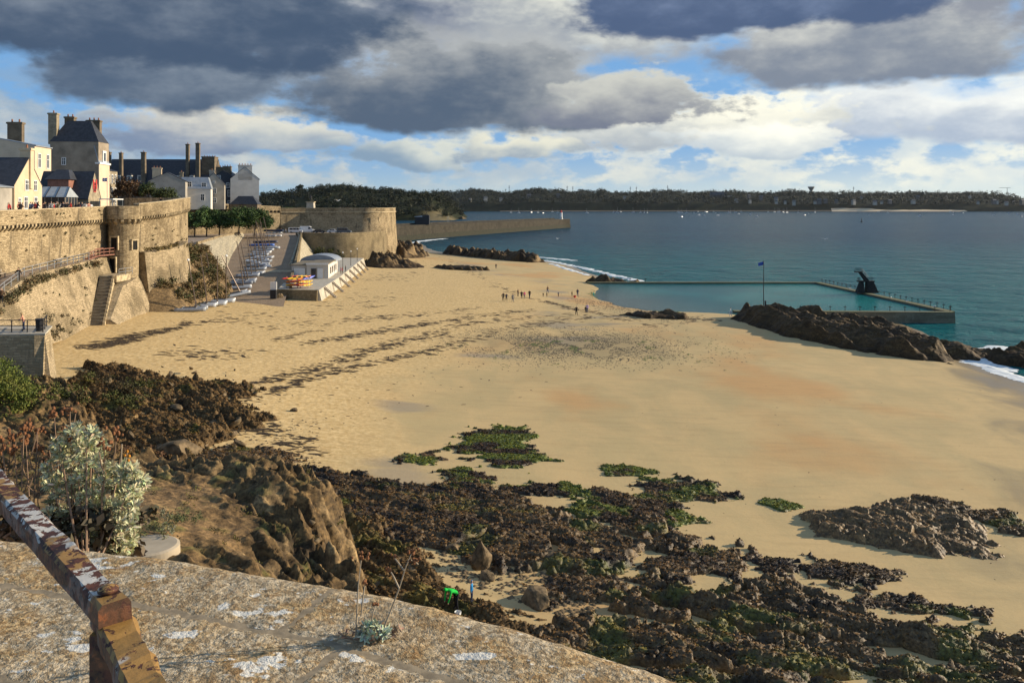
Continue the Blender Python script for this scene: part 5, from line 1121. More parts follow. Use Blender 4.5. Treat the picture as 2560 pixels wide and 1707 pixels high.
GB = 'people strolling on the beach'
for (px, py, lb, tp, lg, ps, rz, h_) in (
    (1258, 752, 'person in dark jacket at the head of the strolling group', 'cloth_black', 'cloth_black', 'walk', .3, 1.78), (1266, 752, 'shorter person in dark coat beside the head of the strolling group', 'cloth_navy', 'cloth_black', 'walk', .2, 1.6),
    (1282, 755, 'person in grey jacket and jeans trailing the couple', 'cloth_grey', 'cloth_jeans', 'walk', .5, 1.72), (1295, 741, 'slim person in brown top next to the wrack line', 'cloth_brown', 'cloth_black', 'stand', 1, 1.7),
    (1304, 747, 'person all in black in the middle of the group', 'cloth_black', 'cloth_black', 'stand', .1, 1.75), (1311, 747, 'person in pale pink top standing with the one in black', 'cloth_pink', 'cloth_grey', 'stand', .4, 1.68),
    (1324, 746, 'tall person in black striding apart from the group', 'cloth_black', 'cloth_navy', 'walk', -.4, 1.86), (1358, 742, 'small child in dark clothes on the bare sand', 'cloth_black', 'cloth_brown', 'stand', .3, .95),
    (1369, 733, 'person carrying something on the shoulder beyond the shingle', 'cloth_brown', 'cloth_jeans', 'walk', .9, 1.74), (1367, 742, 'child in brown beside the person carrying something', 'cloth_khaki', 'cloth_brown', 'stand', .3, 1.0),
    (1396, 742, 'child standing alone between the groups', 'cloth_grey', 'cloth_brown', 'walk', -.3, 1.15), (1430, 741, 'young person in dark clothes near the red toy', 'cloth_khaki', 'cloth_black', 'walk', 1.0, 1.35),
    (1444, 741, 'tall person in navy jacket near the pool shingle', 'cloth_navy', 'cloth_jeans', 'stand', .2, 1.82), (1484, 743, 'child in teal jacket on the green weed strip', 'cloth_teal', 'cloth_teal', 'walk', 1.2, 1.3),
    (1441, 788, 'person in black jacket walking by the lower wrack line', 'cloth_black', 'cloth_black', 'walk', .2, 1.78), (1464, 782, 'child in dark clothes holding on to the lilac-jacketed person', 'cloth_black', 'cloth_navy', 'stand', .3, 1.3), (1468, 782, 'person in lilac hooded jacket and jeans', 'cloth_lilac', 'cloth_jeans', 'stand', .1, 1.76),
    (1240, 672, 'solitary dark figure far out on the empty sand', 'cloth_black', 'cloth_navy', 'walk', .6, 1.76)):
    person(at_sand(px, py), lb, tp, lg, ps, rz, h_, 'hair_dark', GB)
person((W(1826, 152), 152, sz(W(1826, 152), 152) + .35), 'person in white on the flat rocks by the pool', 'cloth_white', 'cloth_white', 'walk', 1.3, 1.7)
# rock-poolers below the viewpoint
gpos = PS(1141, 1552); gz = gpos.z + .55
person((gpos.x, gpos.y, gz), 'person in bright green hooded jacket bending over the ledges', 'cloth_green', 'cloth_black', 'bend', -.9, 1.78, 'cloth_green')
person((gpos.x + .75, gpos.y + .35, gz + .25), 'child in blue hooded jacket beside the green-jacketed person', 'cloth_blue', 'cloth_navy', 'stand', 1.4, 1.12, 'cloth_blue')
o = MB().lathe([(.0, 0), (.13, 0), (.17, .28), (.155, .28), (.12, .03), (.0, .03)], (0, 0, 0), 12).build('bucket', ['white_paint']); o.location = (gpos.x + .12, gpos.y - .7, gz); tag(o, 'small white bucket at the feet of the green-jacketed person', 'bucket')
# lookout, path, rampart walk, bastion
person((-45.2, 75.9, 11.42), 'person in salmon top leaning on the lookout railing', 'cloth_salmon', 'cloth_navy', 'lean', -1.2, 1.7, 'hair_fair')
person((-58.4, 97.0, 13.9), 'person in black and red coming down the rampart path', 'cloth_black', 'cloth_black', 'walk', .4, 1.76)
person((-54.8, 88.0, 12.45), 'person in brown coat at the bend of the rampart path', 'cloth_brown', 'cloth_black', 'walk', .4, 1.72)
tops = ['cloth_black', 'cloth_navy', 'cloth_grey', 'cloth_white', 'cloth_red', 'cloth_brown', 'cloth_khaki', 'cloth_blue', 'cloth_black', 'cloth_salmon']
for k in range(46):
    f = k / 45; yy = 110.5 + f * 24 + rnd.uniform(-.4, .4) if k > 6 else (106 + k * 1.4); xx = np.interp(yy, [60, 100, 132.5, 140], [-57.6, -62.4, -66.2, -67]) - rnd.uniform(1.6, 3.6)
    tpc = rnd.choice(tops)
    person((xx, yy, G0 + .02), 'person in %s among the crowd on the restaurant terrace' % {'cloth_khaki': 'olive', 'cloth_salmon': 'salmon pink'}.get(tpc, tpc[6:]), tpc, 'cloth_black', rnd.choice(['stand', 'lean']), rnd.uniform(0, 6.2), rnd.uniform(1.6, 1.85), rnd.choice(['hair_dark', 'hair_fair']), 'crowd on the rampart terrace')
for k, (px, Y_) in enumerate(((402, 165), (432, 162), (445, 160), (455, 160))):
    person((W(px, Y_), Y_, 22.7 + .2 * (k == 0)), 'person looking over the bulging rampart', rnd.choice(tops), 'cloth_black', 'stand', rnd.uniform(0, 6), 1.74, 'hair_dark', 'people on the bulging rampart')
for k, px in enumerate((745, 752, 850, 858, 863, 870, 877, 918, 924, 931, 936, 941)):
    Y_ = 305 + (k % 3) * 3; person((W(px, Y_), Y_, 20.62), 'person strolling on top of the bastion', rnd.choice(tops), rnd.choice(['cloth_black', 'cloth_jeans']), rnd.choice(['stand', 'walk']), rnd.uniform(0, 6), 1.75, 'hair_dark', 'people on the bastion')
person((W(702, 283), 283, 13.3), 'person in dark clothes at the top of the slipway', 'cloth_black', 'cloth_black', 'walk', 1, 1.75); person((W(714, 283), 283, 13.3), 'person in grey at the top of the slipway', 'cloth_grey', 'cloth_jeans', 'walk', 1, 1.75)
for px, tp, lb in ((854, 'cloth_pink', 'person in pink on the deck by the clubhouse door'), (858, 'cloth_red', 'person in red on the deck by the clubhouse door'), (866, 'cloth_black', 'person in black sitting out on the deck edge')):
    yy = 198 if px < 860 else 203; person((W(px, yy) - .2, yy, 6.5), lb, tp, 'cloth_black', 'stand', 2, 1.7)

# ================================================================ clubhouse
ch = empty('clubhouse', (-50, 186, 6.5)); tag(ch, 'white beach clubhouse with flat roof and arched rear roof', 'clubhouse'); simple('roof_felt', (.20, .17, .12), .9, .25, .8)
MB().hexa([(0, 0, 0), (4.2, .2, 0), (3.0, 18, 0), (0, 18, 0)], [(0, 0, 2.9), (4.2, .2, 2.9), (3.0, 18, 2.9), (0, 18, 2.9)]).build('side_block', 'render_white', ch)
MB().hexa([(3.6, -.6, 0), (8.4, -.3, 0), (6.6, 18, 0), (2.4, 18, 0)], [(3.6, -.6, 3.2), (8.4, -.3, 3.2), (6.6, 18, 3.2), (2.4, 18, 3.2)]).build('main_block', 'render_white', ch)
MB().hexa([(-.3, -.2, 2.95), (3.8, -.1, 2.95), (2.6, 18, 3.3), (-.3, 18, 3.3)], [(-.3, -.2, 3.1), (3.8, -.1, 3.1), (2.6, 18, 3.42), (-.3, 18, 3.42)]).build('flat_roof', 'roof_felt', ch)
MB().hexa([(3.4, -.8, 3.2), (8.6, -.5, 3.2), (6.8, 18, 3.2), (2.4, 18, 3.2)], [(3.4, -.8, 3.45), (8.6, -.5, 3.45), (6.8, 18, 3.45), (2.4, 18, 3.45)]).build('flat_roof', 'roof_felt', ch)
MB().box(3.45, 8.5, -.84, -.72, 3.1, 3.5).build('fascia', 'white_paint', ch)
av = []; n_ = 14
for j, yy in enumerate((12.0, 19.5)):
    for i in range(n_ + 1): a = math.pi * i / n_; av.append((3.1 - 4.3 * math.cos(a), yy, 3.0 + 1.6 * math.sin(a)))
MB().add(av, [[i, i + 1, n_ + 2 + i, n_ + 1 + i] for i in range(n_)] + [list(range(n_ + 1))[::-1], list(range(n_ + 1, 2 * n_ + 2))]).build('arched_roof', 'zinc', ch)
for x0, w_, mt in ((.5, 2.6, 'white_paint'), (4.6, 1.1, 'glass_dark'), (6.0, 1.3, 'white_paint')):
    yo = -.06 if x0 < 3 else -.66
    d_ = MB().box(x0, x0 + w_, yo, yo + .2, .05, 2.25).build('door', mt, ch); MB().box(x0 - .1, x0, yo - .02, yo + .2, 0, 2.35).build('jamb', 'wood_pale', d_); MB().box(x0 + w_, x0 + w_ + .1, yo - .02, yo + .2, 0, 2.35).build('jamb', 'wood_pale', d_)
for yy in (3, 6.5, 10, 13.5):
    xx = 8.4 - yy * .1; MB().hexa([(xx - .2, yy, .8), (xx + .05, yy, .8), (xx - .1, yy + 1.6, .8), (xx - .3, yy + 1.6, .8)], [(xx - .2, yy, 2.3), (xx + .05, yy, 2.3), (xx - .1, yy + 1.6, 2.3), (xx - .3, yy + 1.6, 2.3)]).build('window', 'glass_dark', ch)
# ================================================================ kayaks on their rack
kr = empty('kayak_rack', (-45.2, 164.2, 6.5), R(-10)); tag(kr, 'timber rack of the beach club loaded with kayaks', 'rack')
for sx in (0, 2.3, 4.6):
    for yy in (0, 1.4): MB().box(sx, sx + .09, yy, yy + .09, 0, 2.3).build('upright', 'wood_pale', kr)
    for zz_ in (.35, 1.0, 1.65): MB().box(sx, sx + .09, 0, 1.5, zz_ - .08, zz_).build('arm', 'wood_pale', kr)
for nm, c in (('kayak_red', (.62, .07, .05)), ('kayak_yellow', (.80, .50, .03)), ('kayak_orange', (.75, .22, .03)), ('kayak_blue', (.10, .14, .55))): simple(nm, c, .35, .1, 2, 0, 0, .5)
def kayak_mesh(mat):
    vs_, fs = [], []; n_ = 10; L = 3.6
    prof = [(-.30, .05), (-.20, .24), (0, .28), (.20, .24), (.30, .05), (.18, -.10), (-.18, -.10)]
    for i in range(n_ + 1):
        u = i / n_ * 2 - 1; k = max(.04, (1 - abs(u) ** 2.4)); rise = .16 * abs(u) ** 3
        for (a, c) in prof: vs_.append((u * L / 2, a * k, c * (.4 + .6 * k) + rise))
    for i in range(n_):
        for j in range(7): a = i * 7 + j; c = i * 7 + (j + 1) % 7; fs.append([a, a + 7, c + 7, c])
    fs += [list(range(7)), [n_ * 7 + k for k in range(7)][::-1]]
    return mesh_from('kayak', vs_, fs, [mat], None, None, True)
KM = {k: kayak_mesh(k) for k in ('kayak_red', 'kayak_yellow', 'kayak_orange', 'kayak_blue')}
cm_ = MB(); cm_.lathe([(.0, 0), (.42, 0), (.40, .06), (.3, .06), (.0, .03)], (0, 0, 0), 10)
COCK = cm_.mesh('cockpit', 'dark_metal')
kc = {'kayak_red': 'red', 'kayak_yellow': 'yellow', 'kayak_orange': 'orange', 'kayak_blue': 'blue'}
for lv, zz_ in enumerate((.40, 1.05)):
    for j in range(5):
        c = ('kayak_yellow', 'kayak_orange', 'kayak_red', 'kayak_orange', 'kayak_yellow')[(j + lv) % 5]
        o = place('kayak', KM[c], None, Matrix.Rotation(R(-10), 4, 'Z') @ Vector((.6 + j * .9, .75, zz_ + .14)) + kr.location, (R(14), 0, R(-10 + 82))); tag(o, '%s kayak lying on the %s shelf of the timber rack' % (kc[c], ('bottom', 'middle')[lv]), 'kayak', 'kayaks on the timber rack')
for j, c in enumerate(('kayak_red', 'kayak_yellow', 'kayak_yellow', 'kayak_orange', 'kayak_blue')):
    o = place('kayak', KM[c], None, Matrix.Rotation(R(-10), 4, 'Z') @ Vector((.4 + j * 1.0, .7, 1.98)) + kr.location, (R(40), R(-8), R(40 + j * 5))); tag(o, '%s kayak tilted on top of the timber rack' % kc[c], 'kayak', 'kayaks on the timber rack')
    place('cockpit', COCK, o, (0, 0, .25), 0, (1, .5, 1))
# ================================================================ catamarans, dinghies, gigs
simple('hull_white', (.50, .52, .54), .3, .08, 2, 0, 0, .5); simple('hull_grey', (.34, .37, .41), .4, .12, 2, 0, 0, .4); simple('trampoline', (.05, .055, .065), .8, .2, 4); simple('hull_blue', (.04, .12, .42), .4, .15, 2, 0, 0, .4); simple('hull_navy', (.03, .04, .08), .4, .15, 2)
simple('mast_metal', (.13, .10, .08), .45, .2, 3, 0, .4); simple('float_white', (.80, .80, .78), .4, .05, 2)
def hull_mesh(L, w_, h_, mat):
    vs_, fs = [], []; n_ = 9
    prof = [(-1, 1), (0, 1.08), (1, 1), (.85, .35), (0, 0), (-.85, .35)]
    for i in range(n_ + 1):
        u = i / n_; k = max(.05, math.sin(math.pi * min(1, .12 + u * .9)) ** .6 if u > .55 else .86 + .14 * u / .55); r_ = .22 * max(0, u - .6)
        for a, c in prof: vs_.append((u * L - L / 2, a * w_ / 2 * k, c * h_ + r_ * h_ * 2.0 - (.05 if c == 0 else 0)))
    for i in range(n_):
        for j in range(6): a = i * 6 + j; c = i * 6 + (j + 1) % 6; fs.append([a, c, c + 6, a + 6])
    fs += [list(range(6))[::-1], [n_ * 6 + k for k in range(6)]]
    return mesh_from('hull', vs_, fs, [mat], None, None, True)
HM = {c: hull_mesh(5.0, .5, .55, c) for c in ('hull_white', 'hull_grey', 'hull_blue')}
BEAM = MB().tube([(0, -1.2, .62), (0, 1.2, .62)], .06, 6).mesh('beam', 'grey_metal'); TRAMP = MB().box(-1.0, 1.0, -1.05, 1.05, .60, .63).mesh('trampoline', 'trampoline')
def mast_me(h_): return MB().tube([(0, 0, .62), (0, 0, h_ * .5), (0, 0, h_)], [.12, .11, .085], 6).mesh('mast', 'mast_metal')
MM = [mast_me(8.6), mast_me(9.2)]
FLOAT = MB().ball((0, 0, 0), .22, 8, 5, 0, (1, 1, 1)).mesh('mast_float', 'float_white')
def catamaran(loc, rz, label, tilt=(0, 0), col='hull_grey', mast=True, group='beached catamarans', fl=False, mh=0, lean=(0, 0)):
    root = empty('catamaran', loc); root.rotation_euler = (tilt[0], tilt[1], rz); tag(root, label, 'catamaran', group)
    for sy in (-1.05, 1.05): place('hull', HM[col], root, (0, sy, 0))
    place('beam', BEAM, root, (.9, 0, 0)); place('beam', BEAM, root, (-1.3, 0, 0)); place('trampoline', TRAMP, root, (-.2, 0, 0))
    if mast:
        m_ = place('mast', MM[mh], root, (.9, 0, 0), (lean[0], lean[1], 0))
        if fl: place('mast_float', FLOAT, m_, (0, 0, (8.6, 9.2)[mh]))
    return root
def on_ramp(px, py):
    z_ = 6.0
    for _ in range(20): p_ = P(px, py, z_); z_ = .5 * z_ + .5 * (rampz(p_.y) + .02)
    return P(px, py, z_)
cats = [(478, 778, 12, 'hull_grey', 1, (.0, -.16), 'catamaran lying farthest out on the sand beside the bank'), (505, 768, 12, 'hull_white', 0, (.02, -.12), 'white catamaran second from the seaward end of the beach row'), (530, 764, 14, 'hull_white', 0, (0, .0), 'white catamaran in the middle of the beach row'), (552, 757, 14, 'hull_white', 1, (.02, .01), 'white catamaran at the landward side of the beach row'), (520, 740, 8, 'hull_grey', 0, (.0, -.14), 'dark-decked catamaran parked up against the scrub')]
for (px, py, a, c, fl, ln, lb) in cats:
    p_ = PS(px, py); catamaran((p_.x, p_.y, p_.z + .05), R(a), lb, (0, 0), c, True, 'catamarans on the sand', bool(fl), int(px) % 2, ln)
p_ = PS(592, 745); catamaran((p_.x, p_.y, p_.z + .5), R(35), 'grey catamaran resting with its bows on the slipway toe', (0, R(-9)), 'hull_grey', True, 'catamarans on the sand', False, 0, (0, -.3))
for k in range(9):
    px = 600 + k * 7.2 + rnd.uniform(-4, 4); py = 722 - k * 9.5 + rnd.uniform(-2.5, 2.5); p_ = on_ramp(px, py)
    catamaran((p_.x, p_.y, p_.z + .05), R(8 + rnd.uniform(-13, 13)), '%s catamaran up the packed slipway row counting from the beach' % ('first', 'second', 'third', 'fourth', 'fifth', 'sixth', 'seventh', 'eighth', 'ninth')[k], (0, R(-1)), rnd.choice(['hull_white', 'hull_grey', 'hull_grey']), True, 'catamarans on the slipway', False, k % 2, (0, rnd.uniform(-.22, -.10)))
for k in range(4):
    px = 655 + k * 7; py = 640 - k * 6; p_ = on_ramp(px - 8, py); catamaran((p_.x, p_.y, p_.z + .05), R(10), ('%s catamaran of the upper slipway group counting from the white dinghies' % ('first', 'second', 'third', 'fourth')[k]), (0, 0), ('hull_grey', 'hull_white')[k % 2], True, 'catamarans high on the slipway', False, k % 2, (0, -.3 + .03 * k))
# dinghies: open rounded hulls, turned or stacked
def dinghy_mesh(mat, L=2.6, w_=1.25, h_=.48):
    vs_, fs = [], []; n_ = 8
    for i in range(n_ + 1):
        u = i / n_; k = (1 - max(0, u - .35) ** 2 * 2.0) if u < .98 else .12; k = max(.1, k)
        for a, c in ((-1, 1), (-.8, .35), (-.4, 0), (.4, 0), (.8, .35), (1, 1), (.84, .98), (.5, .3), (-.5, .3), (-.84, .98)): vs_.append((u * L - L / 2, a * w_ / 2 * k, c * h_ + (.12 * u if c > .9 else 0)))
    for i in range(n_):
        for j in range(10): a = i * 10 + j; c = i * 10 + (j + 1) % 10; fs.append([a, c, c + 10, a + 10])
    fs += [list(range(10))[::-1], [n_ * 10 + k for k in range(10)]]
    return mesh_from('dinghy', vs_, fs, [mat], None, None, True)
DM = {c: dinghy_mesh(c) for c in ('float_white', 'hull_grey', 'kayak_red')}
for k, (px, py, up_, c) in enumerate(((628, 655, 1, 'float_white'), (640, 660, 0, 'float_white'), (652, 657, 1, 'float_white'), (661, 652, 0, 'float_white'), (668, 668, 1, 'float_white'), (650, 645, 1, 'float_white'), (662, 662, 1, 'float_white'), (640, 648, 1, 'float_white'))):
    p_ = on_ramp(px, py); o = place('dinghy', DM[c], None, (p_.x, p_.y, p_.z + (.55 if up_ else .0)), (R(180) if up_ else 0, 0, R(rnd.uniform(-25, 25)))); tag(o, ('upturned' if up_ else 'open') + ' white dinghy in the cluster beside the catamarans', 'dinghy', 'white dinghies on the slipway')
def gig(px, py, c, label, rz=12):
    p_ = on_ramp(px, py); root = empty('rowing_gig', (p_.x, p_.y, p_.z + .3), R(rz)); tag(root, label, 'rowing boat', 'rowing boats on the slipway')
    place('hull', dinghy_mesh(c, 7.0, 1.5, .6), root)
    for xx in (-2, -.6, .8, 2.0): MB().box(xx, xx + .22, -.6, .6, .38, .43).build('thwart', 'wood_pale', root)
    for xx in (-1.8, 1.8): MB().box(xx - .1, xx + .1, -.5, .5, -.32, .06).build('cradle', 'wood_pale', root)
gig(655, 618, 'hull_blue', 'blue rowing boat under tarpaulin high on the slipway'); gig(664, 610, 'hull_navy', 'navy rowing boat above the blue one'); gig(668, 625, 'hull_grey', 'grey rowing boat below the blue one')
br_ = empty('boat_rack', (W(660, 262), 262, 12.8), R(4)); tag(br_, 'boat rack stacked with white hulls under a dark tarpaulin', 'rack')
for sx in (0, 2.8, 5.6):
    for yy in (0, 1.4): MB().box(sx, sx + .1, yy, yy + .1, 0, 2.4).build('upright', 'grey_metal', br_)
    MB().box(sx, sx + .1, 0, 1.5, 1.1, 1.2).build('arm', 'grey_metal', br_)
for k, (xx, zz_) in enumerate(((.4, .25), (2.1, .25), (3.9, .25), (.5, 1.22), (2.3, 1.22), (4.0, 1.22))):
    o = place('dinghy', DM['float_white'], None, br_.matrix_basis @ Vector((xx + .8, .7, zz_)), 0, (.62, .9, 1)); tag(o, 'small white hull stored on the boat rack', 'dinghy', 'hulls on the boat rack')
MB().hexa([(-.2, -.2, 1.9), (5.9, -.2, 1.9), (5.9, 1.7, 1.9), (-.2, 1.7, 1.9)], [(-.1, -.1, 2.5), (5.8, -.1, 2.5), (5.8, 1.6, 2.5), (-.1, 1.6, 2.5)]).build('tarpaulin', 'hull_navy', br_)
p_ = on_ramp(655, 608); o = place('dinghy', DM['kayak_red'], None, (p_.x, p_.y, p_.z), R(8)); tag(o, 'red dinghy beside the boat rack', 'dinghy')
# ================================================================ vans, cars
simple('car_white', (.74, .74, .73), .25, .04, 1, 0, 0, .5); simple('car_dark', (.03, .035, .045), .2, .1, 1, 0, 0, .5); simple('car_grey', (.10, .12, .14), .25, .1, 1, 0, 0, .5); simple('tyre', (.015, .015, .015), .9, .1)
def vehicle(px, Y_, label, kind, mat, rz):
    root = empty('van' if kind != 'car' else 'parked_car', (W(px, Y_), Y_, 13.3), rz); tag(root, label, 'van' if kind != 'car' else 'car', 'vehicles parked under the bastion')
    L, w_, h_ = (4.9, 1.9, 1.95) if kind == 'bus' else ((5.2, 2.0, 2.35) if kind == 'van' else (4.1, 1.7, 1.42))
    pr = {'bus': [(0, .35), (0, .95), (.9, 1.15), (1.35, 1.9), (L - .1, 1.95), (L, .9), (L, .35)], 'van': [(0, .35), (0, 1.0), (.8, 1.2), (1.5, 2.15), (2.0, 2.35), (L, 2.35), (L, .35)], 'car': [(0, .3), (0, .75), (.95, .92), (1.55, 1.4), (3.0, 1.42), (3.8, .95), (L, .85), (L, .3)]}[kind]
    mb = MB(); n_ = len(pr); mb.add([(x_, -w_ / 2, z_) for x_, z_ in pr] + [(x_, w_ / 2, z_) for x_, z_ in pr], [list(range(n_))[::-1][::-1], [n_ + i for i in range(n_)][::-1]] + [[i, i + n_, (i + 1) % n_ + n_, (i + 1) % n_] for i in range(n_)])
    mb.build('body', mat, root)
    if kind == 'bus': wins = ((1.25, 2.1), (2.2, 3.2), (3.3, 4.5))
    elif kind == 'van': wins = ((1.45, 2.3),)
    else: wins = ((1.55, 2.3), (2.4, 3.2))
    zt = {'bus': 1.78, 'van': 2.0, 'car': 1.32}[kind]; zb_ = {'bus': 1.15, 'van': 1.35, 'car': .95}[kind]
    for x0, x1 in wins:
        for sy in (-1, 1): MB().box(x0, x1, sy * w_ / 2 - .02, sy * w_ / 2 + .02, zb_, zt).build('window', 'glass_dark', root)
    a, c = {'bus': ((.93, 1.19), (1.30, 1.82)), 'van': ((.85, 1.28), (1.42, 2.05)), 'car': ((1.0, .95), (1.5, 1.36))}[kind]
    MB().hexa([(a[0] - .04, -w_ * .44, a[1]), (a[0] + .02, -w_ * .44, a[1] - .02), (a[0] + .02, w_ * .44, a[1] - .02), (a[0] - .04, w_ * .44, a[1])], [(c[0] - .04, -w_ * .42, c[1]), (c[0] + .02, -w_ * .42, c[1]), (c[0] + .02, w_ * .42, c[1]), (c[0] - .04, w_ * .42, c[1])]).build('windscreen', 'glass_dark', root)
    for xx in (.85, L - .95):
        for sy in (-1, 1): wh = MB().tube([(xx, sy * (w_ / 2 - .2), .33), (xx, sy * (w_ / 2 + .02), .33)], .33, 12).build('wheel', 'tyre', root); MB().tube([(xx, sy * (w_ / 2), .33), (xx, sy * (w_ / 2 + .04), .33)], .18, 10).build('rim', 'grey_metal', wh)
    for sy in (-.6, .6): MB().box(-.04, .03, sy - .16, sy + .16, .7, .88).build('headlight', 'glass_roof', root)
vehicle(757, 290, 'white minibus with side windows at the head of the slipway', 'bus', 'car_white', R(185)); vehicle(788, 292, 'tall white panel van next to the minibus', 'van', 'car_white', R(183))
vehicle(813, 289, 'dark car half hidden behind the retaining wall', 'car', 'car_dark', R(180)); vehicle(848, 289, 'white car half hidden behind the retaining wall', 'car', 'car_white', R(182)); vehicle(878, 286, 'dark grey van beside the bastion prow', 'bus', 'car_grey', R(180))
# ================================================================ harbour mole, lighthouse, hut
ml, q, nor = band('harbour_mole', [(-92, 470, -1, 10.0), (-85, 500, -1, 10.0), (-30, 640, -1, 9.6), (54, 842, -1, 9.1), (60, 849, -1, 9.1)], 13, 'harbour_wall', None, .8, 1, None, 12, 0, 4); tag(ml, 'long stone harbour mole running out to the lighthouse', 'mole')
simple('algae_dark', (.030, .030, .018), .9, .4, .8)
b2, _, _ = band('algae_band', [(-92, 470, -1, 4.2), (-85, 500, -1, 4.2), (-30, 640, -1, 4.2), (54, 842, -1, 4.2), (60, 849, -1, 4.2)], 1.0, 'algae_dark', ml, .9, 1, None, 12, .35, 2)
b2, _, _ = band('parapet', [(-92, 470, 10.0, 11.0), (-30, 640, 9.6, 10.6), (54, 842, 9.1, 10.1)], .8, 'harbour_wall', ml, 0, 1, None, 12, -11, 1)
lh = empty('lighthouse', (W(1403, 836), 836, 9.1)); tag(lh, 'small white lighthouse with red cap at the end of the mole', 'lighthouse')
MB().lathe([(0, 0), (1.9, 0), (1.8, .5), (1.35, .6), (1.15, 6.2), (1.5, 6.3), (1.5, 6.6), (0, 6.62)], (0, 0, 0), 16).build('tower', 'white_paint', lh); MB().lathe([(.9, 6.6), (.9, 8.0), (1.15, 8.1), (.5, 9.0), (0, 9.3)], (0, 0, 0), 12).build('lantern', 'red_paint', lh); MB().box(-.5, .5, -1.75, -1.5, .3, 2.2).build('door', 'dark_metal', lh)
ht = empty('harbour_hut', (W(1037, 566), 566, 9.9)); tag(ht, 'black boxy harbour hut standing on the mole', 'hut')
MB().box(0, 9.6, 0, 6, 0, 5.2).build('body', 'dark_metal', ht); MB().box(5.2, 9.9, -.4, 5, 0, 6.4).build('tower', 'dark_metal', ht); MB().hexa([(-.2, -.3, 5.2), (5.2, -.3, 5.2), (5.2, 6.2, 5.2), (-.2, 6.2, 5.2)], [(-.2, -.3, 5.5), (5.2, -.3, 6.2), (5.2, 6.2, 6.2), (-.2, 6.2, 5.5)]).build('roof', 'zinc', ht); MB().tube([(8, 2, 6.4), (8, 2, 10.4)], .1, 6).build('pole', 'dark_metal', ht)
for k, px in enumerate((1118, 1122)): MB().tube([(0, 0, 0), (0, 0, 5)], .12, 6).build('mole_light_post', 'grey_metal').location = (W(px, 630), 630, 9.6)
for o in bpy.data.objects:
    if o.name.startswith('mole_light_post'): tag(o, 'slim light post standing on the mole', 'post', 'light posts on the mole')
# ================================================================ tidal pool
masonry('pool_wall', (.21, .185, .125), (.15, .13, .085), (.12, .105, .07), 1.4, .5, .5, .03, .4)
simple('algae_top', (.11, .115, .05), .85, .5, .5, .02, 0, .2, (.15, .135, .09))
pw = empty('tidal_pool_wall', (83, 222, 0)); tag(pw, 'concrete wall enclosing the tidal pool', 'wall')
for nm, pts, sd_ in (('far_wall', [(20.5, 223.4), (83.2, 223.4)], 1), ('side_wall', [(83.2, 223.4), (86.6, 162)], 1), ('front_wall', [(86.6, 161.2), (44, 163)], 1)):
    w_, _, _ = band(nm, [(a, c, -1.2, 2.02) for a, c in pts], 1.7, 'pool_wall', None, .25, -1 if nm != 'front_wall' else -1, None, 6, .9, 2); w_.parent = pw; w_.matrix_parent_inverse = Matrix.Translation(-pw.location)
    w_, _, _ = band('wall_cap', [(a, c, 2.02, 2.14) for a, c in pts], 1.8, 'algae_top', None, 0, -1, None, 6, .95, 1); w_.parent = pw; w_.matrix_parent_inverse = Matrix.Translation(-pw.location)
def gull(loc, rz, label, fly=False, group=None):
    mb = MB(); mb.ball((0, 0, .14 if not fly else 0), .14, 8, 6, 0, (1.9, .8, .8)); mb.ball((-.30, 0, .27 if not fly else .02), .07, 6, 5, 0); mb.hexa([(.2, -.05, .12 if not fly else -.02), (.45, -.07, .14 if not fly else 0), (.45, .07, .14 if not fly else 0), (.2, .05, .12 if not fly else -.02)], [(.2, -.05, .16 if not fly else .03), (.45, -.07, .16 if not fly else .02), (.45, .07, .16 if not fly else .02), (.2, .05, .16 if not fly else .03)])
    if fly:
        for sy in (-1, 1): mb.hexa([(-.12, sy * .08, 0), (.12, sy * .08, 0), (.10, sy * .55, .22), (-.08, sy * .55, .22)], [(-.12, sy * .08, .03), (.12, sy * .08, .03), (.10, sy * .55, .24), (-.08, sy * .55, .24)]); mb.hexa([(-.08, sy * .55, .22), (.10, sy * .55, .22), (.16, sy * 1.05, .20), (.10, sy * 1.05, .20)], [(-.08, sy * .55, .24), (.10, sy * .55, .24), (.16, sy * 1.05, .215), (.10, sy * 1.05, .215)])
    else:
        for sy in (-.05, .05): mb.tube([(0, sy, .08), (0, sy, -.06)], .012, 4)
    o = mb.build('seagull', 'white_paint'); o.location = loc; o.rotation_euler = (0, 0, rz); tag(o, label, 'bird', group); return o
side = [(83.2, 223.4), (86.6, 162.0)]
POST = MB().tube([(0, 0, 0), (0, 0, 1.05)], .055, 6).mesh('post', 'dark_metal'); ARM = MB().box(-.28, .28, -.05, .05, .82, .92).mesh('arm', 'dark_metal')
def pool_post(x_, y_, rz=0):
    r_ = empty('mooring_post', (x_, y_, 2.12), rz); tag(r_, 'short iron post with cross arm on the tidal pool wall', 'post', 'iron posts on the pool wall'); place('upright', POST, r_); place('arm', ARM, r_)
for k in range(26):
    f = (k + .5) / 26; pool_post(83.2 + 3.4 * f + .75, 223.4 - 61.4 * f, rnd.uniform(-.3, .3))
for k in range(13): pool_post(86.2 - k * 2.9, 161.4 + k * .12, rnd.uniform(-.3, .3))
for k in range(3): pool_post(28 + k * 4.2, 223.6)
for k, (f, off_) in enumerate(((.30, .0), (.62, .2), (.74, -.2), (.9, .1))): gull((83.2 + 3.4 * f + .2 + off_, 223.4 - 61.4 * f, 2.2), k, 'gull perched on the pool side wall', False, 'gulls perched on the pool wall')
